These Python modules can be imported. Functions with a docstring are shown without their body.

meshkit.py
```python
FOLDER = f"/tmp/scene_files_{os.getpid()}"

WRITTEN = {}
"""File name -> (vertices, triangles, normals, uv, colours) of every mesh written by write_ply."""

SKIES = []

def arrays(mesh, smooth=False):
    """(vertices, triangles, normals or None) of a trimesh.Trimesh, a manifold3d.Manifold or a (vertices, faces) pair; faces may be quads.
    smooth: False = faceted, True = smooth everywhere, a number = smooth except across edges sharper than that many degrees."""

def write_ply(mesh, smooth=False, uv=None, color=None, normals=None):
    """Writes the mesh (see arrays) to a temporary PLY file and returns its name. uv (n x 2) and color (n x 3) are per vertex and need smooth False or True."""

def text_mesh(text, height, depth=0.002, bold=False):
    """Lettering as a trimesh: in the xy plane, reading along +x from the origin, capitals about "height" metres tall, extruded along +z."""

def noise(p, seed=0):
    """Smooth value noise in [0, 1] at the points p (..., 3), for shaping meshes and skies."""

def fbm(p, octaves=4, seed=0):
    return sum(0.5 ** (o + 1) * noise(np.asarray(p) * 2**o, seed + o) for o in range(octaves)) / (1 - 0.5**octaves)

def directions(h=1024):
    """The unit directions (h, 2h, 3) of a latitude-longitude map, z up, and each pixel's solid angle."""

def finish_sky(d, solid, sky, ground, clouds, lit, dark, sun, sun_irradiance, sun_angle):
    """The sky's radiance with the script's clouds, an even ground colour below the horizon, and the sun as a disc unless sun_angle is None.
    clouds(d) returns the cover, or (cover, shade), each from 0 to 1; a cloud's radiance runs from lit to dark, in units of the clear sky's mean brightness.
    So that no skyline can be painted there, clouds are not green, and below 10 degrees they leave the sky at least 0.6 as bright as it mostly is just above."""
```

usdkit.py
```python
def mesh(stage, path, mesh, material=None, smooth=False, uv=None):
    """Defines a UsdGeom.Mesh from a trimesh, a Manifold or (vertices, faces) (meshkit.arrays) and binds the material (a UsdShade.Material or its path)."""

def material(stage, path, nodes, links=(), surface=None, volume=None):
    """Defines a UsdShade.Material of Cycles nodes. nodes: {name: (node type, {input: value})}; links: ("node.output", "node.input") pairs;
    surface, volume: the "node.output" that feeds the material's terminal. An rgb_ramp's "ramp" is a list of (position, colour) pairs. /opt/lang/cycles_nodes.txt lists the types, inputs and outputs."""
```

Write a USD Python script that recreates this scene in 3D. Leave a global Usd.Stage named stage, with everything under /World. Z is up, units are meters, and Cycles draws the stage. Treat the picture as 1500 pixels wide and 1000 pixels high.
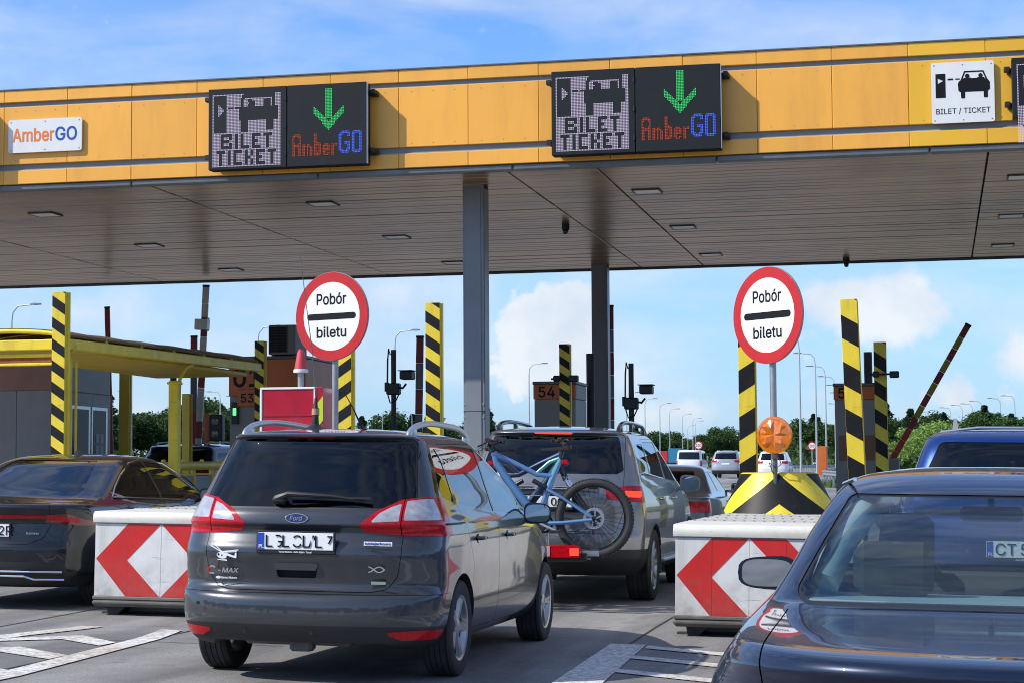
import math, random
import numpy as np
import trimesh, manifold3d, meshkit, usdkit
from manifold3d import Manifold, CrossSection, Mesh as MMesh, JoinType, FillRule
from scipy.interpolate import PchipInterpolator
from scipy.spatial import cKDTree
from shapely.geometry import Polygon, box as sbox, Point, LineString
from shapely import affinity
from shapely.ops import unary_union
from pxr import Usd, UsdGeom, UsdLux, UsdShade, Gf, Sdf, Vt

EXPO = 0.45
SUNI = 1.0
SKYS = 0.115
HAZEC = (2.8, 3.95, 5.35)
SKYT = (0.70, 0.98, 1.36)
CLOUDC = (5.7, 5.95, 6.25)
rng = np.random.default_rng(7)
random.seed(7)
stage = Usd.Stage.CreateInMemory()
UsdGeom.SetStageUpAxis(stage, UsdGeom.Tokens.z)
UsdGeom.SetStageMetersPerUnit(stage, 1.0)
world = UsdGeom.Xform.Define(stage, '/World')
stage.SetDefaultPrim(world.GetPrim())
UsdGeom.Scope.Define(stage, '/World/Looks')

# ---------------------------------------------------------------- camera
EYE = (0.0, 0.0, 1.347)
RIGHT = np.array([0.97694, 0.21301, -0.00655]); BACK = np.array([0.21190, -0.97463, -0.07204])
BACK /= np.linalg.norm(BACK); RIGHT -= BACK * (RIGHT @ BACK); RIGHT /= np.linalg.norm(RIGHT); UP = np.cross(BACK, RIGHT)
cam = UsdGeom.Camera.Define(stage, '/World/camera')
cam.CreateHorizontalApertureAttr(36.0)
cam.CreateVerticalApertureAttr(36.0 * 682 / 1024)
cam.CreateFocalLengthAttr(36.0 * 2850 / 1500)
cam.CreateClippingRangeAttr(Gf.Vec2f(0.1, 5000))
cam.CreateExposureAttr(EXPO)
m4 = Gf.Matrix4d(*RIGHT, 0, *UP, 0, *BACK, 0, *EYE, 1)
cam.AddTransformOp().Set(m4)

# ---------------------------------------------------------------- sky and sun
SUN = np.array([-1.75, -1.0, 1.78]); SUN /= np.linalg.norm(SUN)          # towards the sun
EL, AZ = math.asin(SUN[2]), math.atan2(SUN[0], SUN[1])
sun = UsdLux.DistantLight.Define(stage, '/World/sun')
sun.CreateNormalizeAttr(True)
sun.CreateIntensityAttr(SUNI)
sun.CreateAngleAttr(0.5)
sun.CreateColorAttr(Gf.Vec3f(1.0, 0.95, 0.87))
zx = SUN; xx = np.cross([0, 0, 1.0], zx); xx /= np.linalg.norm(xx); yx = np.cross(zx, xx)
sun.AddTransformOp().Set(Gf.Matrix4d(*xx, 0, *yx, 0, *zx, 0, 0, 0, 50, 1))
dome = UsdLux.DomeLight.Define(stage, '/World/sky')
dome.GetPrim().SetCustomDataByKey('kind', 'structure')


def pdir(px, py):
    v = np.array([px - 750.0, -(py - 500.0), -2850.0]); v = v[0] * RIGHT + v[1] * UP + v[2] * BACK
    return v / np.linalg.norm(v)


sky_nodes = {
    'tc': ('texture_coordinate', {}),
    'sky': ('sky_texture', {'sky_type': 'single_scattering', 'sun_disc': False, 'sun_elevation': EL, 'sun_rotation': AZ, 'air_density': 1.0, 'aerosol_density': 0.6, 'ozone_density': 2.5, 'altitude': 300.0}),
    # thin streaky veil, laid out in direction space
    'mp1': ('mapping', {'mapping_type': 'point', 'rotation': (0, 0.12, 0.0), 'scale': (5.0, 5.0, 17.0), 'location': (3.1, 0.4, 1.7)}),
    'n1': ('noise_texture', {'scale': 1.4, 'detail': 7.0, 'roughness': 0.52, 'distortion': 0.35}),
    'veil': ('map_range', {'from_min': 0.38, 'from_max': 0.76, 'to_min': 0.0, 'to_max': 0.74, 'clamp': True}),
    # heaped clouds low over the horizon all round
    'mp2': ('mapping', {'mapping_type': 'point', 'scale': (9.0, 9.0, 14.0), 'location': (0.3, 2.2, 0.6)}),
    'n2': ('noise_texture', {'scale': 1.25, 'detail': 9.0, 'roughness': 0.56}),
    'sep': ('separate_xyz', {}),
    'band': ('map_range', {'from_min': 0.0, 'from_max': 0.10, 'to_min': 0.02, 'to_max': -0.25, 'clamp': True}),
    'sum2': ('math', {'math_type': 'add'}),
    'heap': ('map_range', {'range_type': 'smoothstep', 'from_min': 0.56, 'from_max': 0.66, 'to_min': 0.0, 'to_max': 0.85, 'clamp': True}),
    'cov': ('math', {'math_type': 'maximum'}),
    'haz': ('map_range', {'from_min': -0.02, 'from_max': 0.15, 'to_min': 0.85, 'to_max': 0.0, 'clamp': True}),
    'hz': ('mix_color', {'b': HAZEC}),
    'tint': ('mix_color', {'blend_type': 'multiply', 'fac': 1.0, 'b': SKYT}),
    'cl': ('mix_color', {'b': CLOUDC}),
    'cn': ('noise_texture', {'scale': 16.0, 'detail': 8.0, 'roughness': 0.6}), 'cr': ('map_range', {'from_min': 0.40, 'from_max': 0.62, 'to_min': 0.0, 'to_max': 0.75, 'clamp': True}), 'cc': ('mix_color', {'a': CLOUDC, 'b': (3.9, 4.55, 5.45)}),
    'bg': ('background_shader', {'strength': SKYS}),
}
sky_links = [('tc.generated', 'mp1.vector'), ('mp1.vector', 'n1.vector'), ('n1.fac', 'veil.value'),
             ('tc.generated', 'mp2.vector'), ('mp2.vector', 'n2.vector'), ('tc.generated', 'sep.vector'),
             ('sep.z', 'band.value'), ('n2.fac', 'sum2.value1'), ('band.result', 'sum2.value2'), ('sum2.value', 'heap.value'),
             ('sep.z', 'haz.value'), ('sky.color', 'tint.a'), ('tint.result', 'hz.a'), ('haz.result', 'hz.fac')]
prev = 'heap.result'
# single heaps: (pixel direction, half width, half height, sharpness)
for i, (px, py, a, b, s0, s1) in enumerate([(790, 505, .050, .042, .26, .46), (1300, 450, .062, .030, .26, .62), (1395, 580, .02, .016, .2, .9), (1000, 600, .05, .02, .2, 1.0), (1510, 520, .035, .03, .2, .9), (560, 430, .12, .04, .1, 1.3), (120, 460, .10, .03, .1, 1.3)]):
    c = pdir(px, py)
    sc = (1 / a, 1 / a, 1 / b)
    sky_nodes['bm%d' % i] = ('mapping', {'mapping_type': 'point', 'scale': sc, 'location': tuple(-c * np.array(sc))})
    sky_nodes['bg%d' % i] = ('gradient_texture', {'gradient_type': 'spherical'})
    sky_nodes['bn%d' % i] = ('noise_texture', {'scale': 2.6 / a * 0.4, 'detail': 10.0, 'roughness': 0.58})
    sky_nodes['bs%d' % i] = ('math', {'math_type': 'multiply_add', 'value2': 2.0, 'value3': -1.0})
    sky_nodes['ba%d' % i] = ('math', {'math_type': 'add'})
    sky_nodes['br%d' % i] = ('map_range', {'range_type': 'smoothstep', 'from_min': s0, 'from_max': s1, 'to_min': 0.0, 'to_max': 0.92, 'clamp': True})
    sky_nodes['bx%d' % i] = ('math', {'math_type': 'maximum'})
    sky_links += [('tc.generated', 'bm%d.vector' % i), ('bm%d.vector' % i, 'bg%d.vector' % i), ('tc.generated', 'bn%d.vector' % i), ('bn%d.fac' % i, 'bs%d.value1' % i),
                  ('bs%d.value' % i, 'ba%d.value1' % i), ('bg%d.fac' % i, 'ba%d.value2' % i), ('ba%d.value' % i, 'br%d.value' % i),
                  (prev, 'bx%d.value1' % i), ('br%d.result' % i, 'bx%d.value2' % i)]
    prev = 'bx%d.value' % i
sky_links += [('veil.result', 'cov.value1'), (prev, 'cov.value2'), ('cov.value', 'cl.fac'), ('tc.generated', 'cn.vector'), ('cn.fac', 'cr.value'), ('cr.result', 'cc.fac'), ('cc.result', 'cl.b'), ('hz.result', 'cl.a'), ('cl.result', 'bg.color')]
sky_mat = usdkit.material(stage, '/World/Looks/sky_air', sky_nodes, sky_links, surface='bg.background')
UsdShade.MaterialBindingAPI.Apply(dome.GetPrim()).Bind(sky_mat)

# ---------------------------------------------------------------- helpers
used = {}


def uniq(parent, name):
    k = (parent, name)
    n = used.get(k, 0)
    used[k] = n + 1
    return f'{parent}/{name}' if n == 0 else f'{parent}/{name}_{n:03d}'


def meta(prim, label=None, cat=None, group=None, kind=None):
    for k, v in (('label', label), ('category', cat), ('group', group), ('kind', kind)):
        if v:
            prim.SetCustomDataByKey(k, v)


def xf(loc=(0, 0, 0), rz=0.0, ry=0.0, rx=0.0, s=1.0):
    """Degrees; rows as USD wants."""
    m = trimesh.transformations.euler_matrix(math.radians(rx), math.radians(ry), math.radians(rz), 'sxyz')
    m[:3, :3] *= np.asarray(s, float)
    m[:3, 3] = loc
    return m


def thing(name, label, cat, loc=(0, 0, 0), rz=0.0, ry=0.0, rx=0.0, group=None, kind=None, parent='/World', s=1.0):
    path = uniq(parent, name)
    x = UsdGeom.Xform.Define(stage, path)
    x.AddTransformOp().Set(Gf.Matrix4d(xf(loc, rz, ry, rx, s).T.tolist()))
    meta(x.GetPrim(), label, cat, group, kind)
    return path


def ref(src, name, label, cat, loc, rz=0.0, ry=0.0, s=1.0, group=None):
    path = thing(name, label, cat, loc, rz, ry, group=group, s=s)
    p = stage.GetPrimAtPath(path)
    p.GetReferences().AddInternalReference(src)
    p.SetInstanceable(True)
    return path


def put(name, mesh, mat, parent='/World', smooth=False, label=None, cat=None, group=None, kind=None):
    path = uniq(parent, name)
    if isinstance(mesh, MB):
        mesh = mesh.mesh()
    if isinstance(mesh, tuple) and len(mesh) == 3:
        v, f, n = mesh
        m = UsdGeom.Mesh.Define(stage, path)
        m.CreatePointsAttr(Vt.Vec3fArray.FromNumpy(np.ascontiguousarray(v, np.float32)))
        m.CreateFaceVertexCountsAttr(Vt.IntArray.FromNumpy(np.full(len(f), 3, np.int32)))
        m.CreateFaceVertexIndicesAttr(Vt.IntArray.FromNumpy(np.ascontiguousarray(f, np.int32).ravel()))
        m.CreateSubdivisionSchemeAttr('none')
        m.CreateNormalsAttr(Vt.Vec3fArray.FromNumpy(np.ascontiguousarray(n, np.float32)))
        m.SetNormalsInterpolation('vertex')
        UsdShade.MaterialBindingAPI.Apply(m.GetPrim()).Bind(mat)
    else:
        m = usdkit.mesh(stage, path, mesh, mat, smooth=smooth)
    meta(m.GetPrim(), label, cat, group, kind)
    return path


class MB:
    """Collects simple solids; becomes ONE mesh."""
    def __init__(self):
        self.v, self.f, self.n = [], [], 0

    def add(self, v, f):
        v = np.asarray(v, float); f = np.asarray(f, int)
        if f.shape[1] == 4:
            f = np.vstack([f[:, [0, 1, 2]], f[:, [0, 2, 3]]])
        self.v.append(v); self.f.append(f + self.n); self.n += len(v)
        return self

    def tm(self, m, M=None):
        v = np.array(m.vertices)
        if M is not None:
            v = v @ M[:3, :3].T + M[:3, 3]
        return self.add(v, m.faces)

    def man(self, m, M=None):
        q = m.to_mesh()
        v = np.array(q.vert_properties[:, :3], float)
        if M is not None:
            v = v @ M[:3, :3].T + M[:3, 3]
        return self.add(v, q.tri_verts)

    def box(self, lo, hi, M=None):
        lo, hi = np.minimum(lo, hi), np.maximum(lo, hi)
        v = np.array([[x, y, z] for x in (lo[0], hi[0]) for y in (lo[1], hi[1]) for z in (lo[2], hi[2])], float)
        if M is not None:
            v = v @ M[:3, :3].T + M[:3, 3]
        return self.add(v, [[0, 1, 3, 2], [4, 6, 7, 5], [0, 4, 5, 1], [2, 3, 7, 6], [0, 2, 6, 4], [1, 5, 7, 3]])

    def cbox(self, lo, hi, b=0.01, M=None):
        """box with chamfered edges"""
        lo, hi = np.array(lo, float), np.array(hi, float)
        P = []
        for x in (0, 1):
            for y in (0, 1):
                for z in (0, 1):
                    c = np.where([x, y, z], hi, lo); s = np.where([x, y, z], -1, 1) * b
                    for k in range(3):
                        q = c + s; q[k] = c[k]; P.append(q)
        return self.man(Manifold.hull_points(np.array(P)), M)

    def tube(self, pts, r, sides=8, cap=True):
        p = np.asarray(pts, float)
        rr = np.broadcast_to(np.asarray(r, float), (len(p),))
        t = np.gradient(p, axis=0); t /= np.linalg.norm(t, axis=1, keepdims=True) + 1e-12
        a = np.cross(t, np.where(np.abs(t[:, 2:]) < 0.9, [0, 0, 1.0], [1.0, 0, 0])); a /= np.linalg.norm(a, axis=1, keepdims=True) + 1e-12
        for i in range(1, len(a)):
            if a[i] @ a[i - 1] < 0:
                a[i] = -a[i]
        b = np.cross(t, a); g = np.arange(sides) * 2 * np.pi / sides
        v = p[:, None] + rr[:, None, None] * (np.cos(g)[None, :, None] * a[:, None] + np.sin(g)[None, :, None] * b[:, None])
        n = len(p); v = v.reshape(-1, 3)
        q = [[i * sides + j, i * sides + (j + 1) % sides, (i + 1) * sides + (j + 1) % sides, (i + 1) * sides + j] for i in range(n - 1) for j in range(sides)]
        self.add(v, q)
        if cap:
            k = self.n
            self.add(np.vstack([p[:1], v[:sides], p[-1:], v[-sides:]]), [[0, 1 + (j + 1) % sides, 1 + j] for j in range(sides)] + [[sides + 1, sides + 2 + j, sides + 2 + (j + 1) % sides] for j in range(sides)])
        return self

    def poly(self, shape, depth, M=None):
        """A shapely polygon in (a, b) extruded by depth along c, then moved by M."""
        for g in getattr(shape, 'geoms', [shape]):
            if g.is_empty or g.area < 1e-9 or g.geom_type != 'Polygon':
                continue
            self.tm(trimesh.creation.extrude_polygon(g, depth, engine='earcut'), M)
        return self

    def quad(self, a, b, c, d):
        return self.add([a, b, c, d], [[0, 1, 2, 3]])

    def lathe(self, prof, n=24, M=None):
        """profile (r, z) pairs turned about z"""
        prof = np.asarray(prof, float); g = np.arange(n) * 2 * np.pi / n
        v = np.stack([prof[:, None, 0] * np.cos(g), prof[:, None, 0] * np.sin(g), np.broadcast_to(prof[:, None, 1], (len(prof), n))], -1).reshape(-1, 3)
        if M is not None:
            v = v @ M[:3, :3].T + M[:3, 3]
        return self.add(v, [[i * n + j, i * n + (j + 1) % n, (i + 1) * n + (j + 1) % n, (i + 1) * n + j] for i in range(len(prof) - 1) for j in range(n)])

    def mesh(self):
        V, F = np.vstack(self.v), np.vstack(self.f)
        keep, inv = np.unique(F, return_inverse=True)
        return trimesh.Trimesh(V[keep], inv.reshape(F.shape), process=False)

    def moved(self, M):
        self.v = [v @ M[:3, :3].T + M[:3, 3] for v in self.v]
        return self


# frames that lay an (a, b) drawing on a plane: facing -y (the traffic side) and so on
def face_rear(x=0, y=0, z=0, s=1.0):     # a -> x, b -> z, depth -> -y
    M = np.eye(4); M[:3, :3] = np.array([[s, 0, 0], [0, 0, -1], [0, s, 0]]); M[:3, 3] = (x, y, z); return M


def text(s, h, bold=False):
    m = meshkit.text_mesh(s, h, 0.002, bold)
    return m, m.bounds


# ground: the plaza falls gently to the right and the road climbs beyond the booths
def rise(Y):
    return np.where(Y < 16, 0, np.where(Y < 130, .012 * (Y - 16), 1.368 + .0083 * (Y - 130)))


def gz(X, Y):
    return float(-.02 * (np.clip(X, -25, 12) + 3.3) + rise(Y))


ROLL = 1.146   # degrees, the cross fall
# ---------------------------------------------------------------- materials
LK = '/World/Looks/'
mats = {}


def lin(c):
    return tuple(((x / 255) / 12.92 if x / 255 < 0.04045 else ((x / 255 + 0.055) / 1.055) ** 2.4) for x in c)


def mat(name, c, rough=0.5, metal=0.0, coat=0.0, var=0.0, vs=3.0, bump=0.0, bs=60.0, spec=0.5, coatr=0.03, rvar=0.0, dirt=0.0, dirtc=(0.12, 0.10, 0.08), ds=1.2, streak=False, rnd=0.0, scuff=None, low=0.0):
    if name in mats:
        return mats[name]
    nodes = {'p': ('principled_bsdf', {'base_color': c, 'roughness': rough, 'metallic': metal, 'coat_weight': coat, 'coat_roughness': coatr, 'specular_ior_level': spec})}
    links = []
    col = None
    if var or bump or dirt or rvar:
        nodes['tc'] = ('texture_coordinate', {})
    if var:
        nodes['n'] = ('noise_texture', {'scale': vs, 'detail': 6.0, 'roughness': 0.6})
        nodes['r'] = ('rgb_ramp', {'ramp': [(0.3, tuple(x * (1 - var) for x in c)), (0.7, tuple(min(1, x * (1 + var)) for x in c))]})
        links += [('tc.object', 'n.vector'), ('n.fac', 'r.fac')]
        col = 'r.color'
    if rnd:
        nodes['oi'] = ('object_info', {})
        nodes['om'] = ('map_range', {'to_min': 1 - rnd, 'to_max': 1 + rnd})
        nodes['oc'] = ('hsv', {'color': c})
        links += [('oi.random', 'om.value'), ('om.result', 'oc.value')]
        if col:
            links += [(col, 'oc.color')]
        col = 'oc.color'
    if dirt:
        nodes['dm'] = ('mapping', {'mapping_type': 'point', 'scale': (1, 1, 0.18) if streak else (1, 1, 1)})
        nodes['dn'] = ('noise_texture', {'scale': ds, 'detail': 9.0, 'roughness': 0.68})
        nodes['dr'] = ('map_range', {'from_min': 0.48, 'from_max': 0.75, 'to_min': 0.0, 'to_max': dirt, 'clamp': True})
        nodes['dx'] = ('mix_color', {'a': c, 'b': dirtc})
        links += [('tc.object', 'dm.vector'), ('dm.vector', 'dn.vector'), ('dn.fac', 'dr.value'), ('dr.result', 'dx.fac')]
        if col:
            links += [(col, 'dx.a')]
        col = 'dx.result'
    if low:        # road spray and soot towards the foot
        nodes['tc'] = ('texture_coordinate', {})
        nodes['lz'] = ('separate_xyz', {})
        nodes['ln'] = ('noise_texture', {'scale': 5.0, 'detail': 8.0, 'roughness': 0.7})
        nodes['lh'] = ('map_range', {'from_min': 0.12, 'from_max': 0.62, 'to_min': 1.0, 'to_max': 0.12, 'clamp': True})
        nodes['lk'] = ('map_range', {'from_min': 0.35, 'from_max': 0.68, 'to_min': 0.0, 'to_max': low, 'clamp': True})
        nodes['lm'] = ('math', {'math_type': 'multiply'})
        nodes['lx'] = ('mix_color', {'a': c, 'b': (0.20, 0.18, 0.15)})
        links += [('tc.object', 'lz.vector'), ('lz.z', 'lh.value'), ('tc.object', 'ln.vector'), ('ln.fac', 'lk.value'), ('lh.result', 'lm.value1'), ('lk.result', 'lm.value2'), ('lm.value', 'lx.fac')]
        if col:
            links += [(col, 'lx.a')]
        col = 'lx.result'
    if scuff:
        nodes['tc'] = ('texture_coordinate', {})
        nodes['sm'] = ('mapping', {'mapping_type': 'point', 'scale': (1.3, 1.3, 15.0), 'rotation': (0.0, 0.12, 0.0)})
        nodes['sn'] = ('noise_texture', {'scale': 2.6, 'detail': 6.0, 'roughness': 0.7, 'distortion': 0.4})
        nodes['sr'] = ('map_range', {'from_min': 0.63, 'from_max': 0.70, 'to_min': 0.0, 'to_max': 0.75, 'clamp': True})
        nodes['sx'] = ('mix_color', {'a': c, 'b': scuff})
        links += [('tc.object', 'sm.vector'), ('sm.vector', 'sn.vector'), ('sn.fac', 'sr.value'), ('sr.result', 'sx.fac')]
        if col:
            links += [(col, 'sx.a')]
        col = 'sx.result'
    if col:
        links += [(col, 'p.base_color')]
    if rvar:
        nodes['rn'] = ('noise_texture', {'scale': 2.2, 'detail': 6.0, 'roughness': 0.65})
        nodes['rr'] = ('map_range', {'from_min': 0.3, 'from_max': 0.7, 'to_min': max(0.02, rough - rvar), 'to_max': rough + rvar})
        links += [('tc.object', 'rn.vector'), ('rn.fac', 'rr.value'), ('rr.result', 'p.roughness')]
    if bump:
        nodes['bn'] = ('noise_texture', {'scale': bs, 'detail': 5.0, 'roughness': 0.6})
        nodes['b'] = ('bump', {'strength': bump, 'distance': 0.01})
        links += [('tc.object', 'bn.vector'), ('bn.fac', 'b.height'), ('b.normal', 'p.normal')]
    mats[name] = usdkit.material(stage, LK + name, nodes, links, surface='p.BSDF')
    return mats[name]


def paint(name, c, metal=0.5, rough=0.32, dust=0.25):
    """Car paint: flake-flecked base under clear coat, with a little road dust low down."""
    if name in mats:
        return mats[name]
    nodes = {'tc': ('texture_coordinate', {}),
             'fl': ('noise_texture', {'scale': 900.0, 'detail': 1.0}),
             'fr': ('rgb_ramp', {'ramp': [(0.3, tuple(x * 0.75 for x in c)), (0.7, tuple(min(1, x * 1.25) for x in c))]}),
             'sp': ('separate_xyz', {}),
             'dn': ('noise_texture', {'scale': 3.0, 'detail': 8.0, 'roughness': 0.7}),
             'dh': ('map_range', {'from_min': 0.15, 'from_max': 0.95, 'to_min': 0.9, 'to_max': 0.12, 'clamp': True}),
             'dmul': ('math', {'math_type': 'multiply'}),
             'dfac': ('math', {'math_type': 'multiply', 'value2': dust}),
             'mx': ('mix_color', {'b': (0.20, 0.18, 0.15)}),
             'rg': ('map_range', {'from_min': 0.0, 'from_max': 0.5, 'to_min': 0.02, 'to_max': 0.3, 'clamp': True}),
             'p': ('principled_bsdf', {'metallic': metal, 'roughness': rough, 'coat_weight': 1.0, 'coat_roughness': 0.02, 'specular_ior_level': 0.2})}
    links = [('tc.object', 'fl.vector'), ('fl.fac', 'fr.fac'), ('tc.object', 'sp.vector'), ('tc.object', 'dn.vector'), ('sp.z', 'dh.value'), ('dn.fac', 'dmul.value1'), ('dh.result', 'dmul.value2'),
             ('dmul.value', 'dfac.value1'), ('dfac.value', 'mx.fac'), ('fr.color', 'mx.a'), ('mx.result', 'p.base_color'), ('dfac.value', 'rg.value'), ('rg.result', 'p.coat_roughness')]
    mats[name] = usdkit.material(stage, LK + name, nodes, links, surface='p.BSDF')
    return mats[name]


def pane(name, tint, ior=1.5, gloss=(1, 1, 1), rough=0.0):
    """see-through sheet: tint at each face, mirror share by angle (same from both sides)"""
    if name in mats:
        return mats[name]
    f0 = ((ior - 1) / (ior + 1)) ** 2
    mats[name] = usdkit.material(stage, LK + name, {'t': ('transparent_bsdf', {'color': tint}), 'g': ('glossy_bsdf', {'color': gloss, 'roughness': rough}), 'w': ('layer_weight', {'blend': 0.5}),
                                                    'pw': ('math', {'math_type': 'power', 'value2': 4.5}), 'f': ('math', {'math_type': 'multiply_add', 'value2': 1 - f0, 'value3': f0}), 'm': ('mix_closure', {})},
                                 [('w.facing', 'pw.value1'), ('pw.value', 'f.value1'), ('f.value', 'm.fac'), ('t.BSDF', 'm.closure1'), ('g.BSDF', 'm.closure2')], surface='m.closure')
    return mats[name]


def emit(name, c, s):
    if name in mats:
        return mats[name]
    mats[name] = usdkit.material(stage, LK + name, {'e': ('emission', {'color': c, 'strength': s})}, [], surface='e.emission')
    return mats[name]


M_asphalt = None
def make_asphalt(name, a, b, patch=0.35):
    nodes = {'g': ('geometry', {}), 'n1': ('noise_texture', {'scale': 0.35, 'detail': 9.0, 'roughness': 0.62}), 'n2': ('noise_texture', {'scale': 70.0, 'detail': 4.0, 'roughness': 0.7}),
             'mp': ('mapping', {'mapping_type': 'point', 'scale': (1.6, 0.12, 1.0)}), 'n3': ('noise_texture', {'scale': 1.0, 'detail': 6.0, 'roughness': 0.6}),
             'n4': ('noise_texture', {'scale': 1.9, 'detail': 3.0, 'roughness': 0.55}), 'r4': ('map_range', {'from_min': 0.60, 'from_max': 0.72, 'to_min': 0.0, 'to_max': 0.6, 'clamp': True}), 'm4': ('mix_color', {'b': tuple(x * 0.35 for x in a)}), 'r1': ('rgb_ramp', {'ramp': [(0.3, a), (0.7, b)]}), 'r3': ('map_range', {'from_min': 0.42, 'from_max': 0.68, 'to_min': 0.0, 'to_max': patch, 'clamp': True}),
             'mx': ('mix_color', {'b': tuple(x * 0.5 for x in a)}), 'r2': ('map_range', {'from_min': 0.3, 'from_max': 0.7, 'to_min': 0.58, 'to_max': 1.45}),
             'vm': ('hsv', {}), 'sx': ('separate_xyz', {}), 'wv': ('math', {'math_type': 'multiply_add', 'value2': 4.05, 'value3': 17.0}), 'sn': ('math', {'math_type': 'sine'}), 'tr': ('map_range', {'from_min': 0.2, 'from_max': 1.0, 'to_min': 0.0, 'to_max': 0.55, 'clamp': True}), 'tm': ('math', {'math_type': 'multiply'}), 'm5': ('mix_color', {'b': tuple(x * 0.45 for x in a)}),
             'vo': ('voronoi_texture', {'feature': 'distance_to_edge', 'scale': 0.42, 'randomness': 1.0}), 'wn': ('noise_texture', {'scale': 1.6, 'detail': 6.0}), 'wa': ('mix_vector', {'fac': 0.22}), 'vr': ('map_range', {'from_min': 0.0, 'from_max': 0.006, 'to_min': 0.75, 'to_max': 0.0, 'clamp': True}), 'vk': ('math', {'math_type': 'multiply'}), 'vm2': ('map_range', {'from_min': 0.50, 'from_max': 0.62, 'to_min': 0.0, 'to_max': 1.0, 'clamp': True}), 'm6': ('mix_color', {'b': (0.03, 0.03, 0.03)}),
             'bp': ('bump', {'strength': 0.5, 'distance': 0.006}), 'p': ('principled_bsdf', {'roughness': 0.85, 'specular_ior_level': 0.3})}
    links = [('g.position', 'n1.vector'), ('g.position', 'n2.vector'), ('g.position', 'mp.vector'), ('mp.vector', 'n3.vector'), ('n1.fac', 'r1.fac'), ('n3.fac', 'r3.value'), ('r3.result', 'mx.fac'), ('r1.color', 'mx.a'),
             ('n2.fac', 'r2.value'), ('r2.result', 'vm.value'), ('mx.result', 'm4.a'), ('g.position', 'n4.vector'), ('n4.fac', 'r4.value'), ('r4.result', 'm4.fac'), ('m4.result', 'm5.a'), ('g.position', 'sx.vector'), ('sx.x', 'wv.value1'), ('wv.value', 'sn.value1'), ('sn.value', 'tr.value'), ('tr.result', 'tm.value1'), ('n3.fac', 'tm.value2'), ('tm.value', 'm5.fac'), ('m5.result', 'm6.a'), ('g.position', 'wn.vector'), ('g.position', 'wa.a'), ('wn.color', 'wa.b'), ('wa.result', 'vo.vector'), ('vo.distance', 'vr.value'), ('vr.result', 'vk.value1'), ('n1.fac', 'vm2.value'), ('vm2.result', 'vk.value2'), ('vk.value', 'm6.fac'), ('m6.result', 'vm.color'), ('vm.color', 'p.base_color'), ('n2.fac', 'bp.height'), ('bp.normal', 'p.normal')]
    mats[name] = usdkit.material(stage, LK + name, nodes, links, surface='p.BSDF')
    return mats[name]


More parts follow.
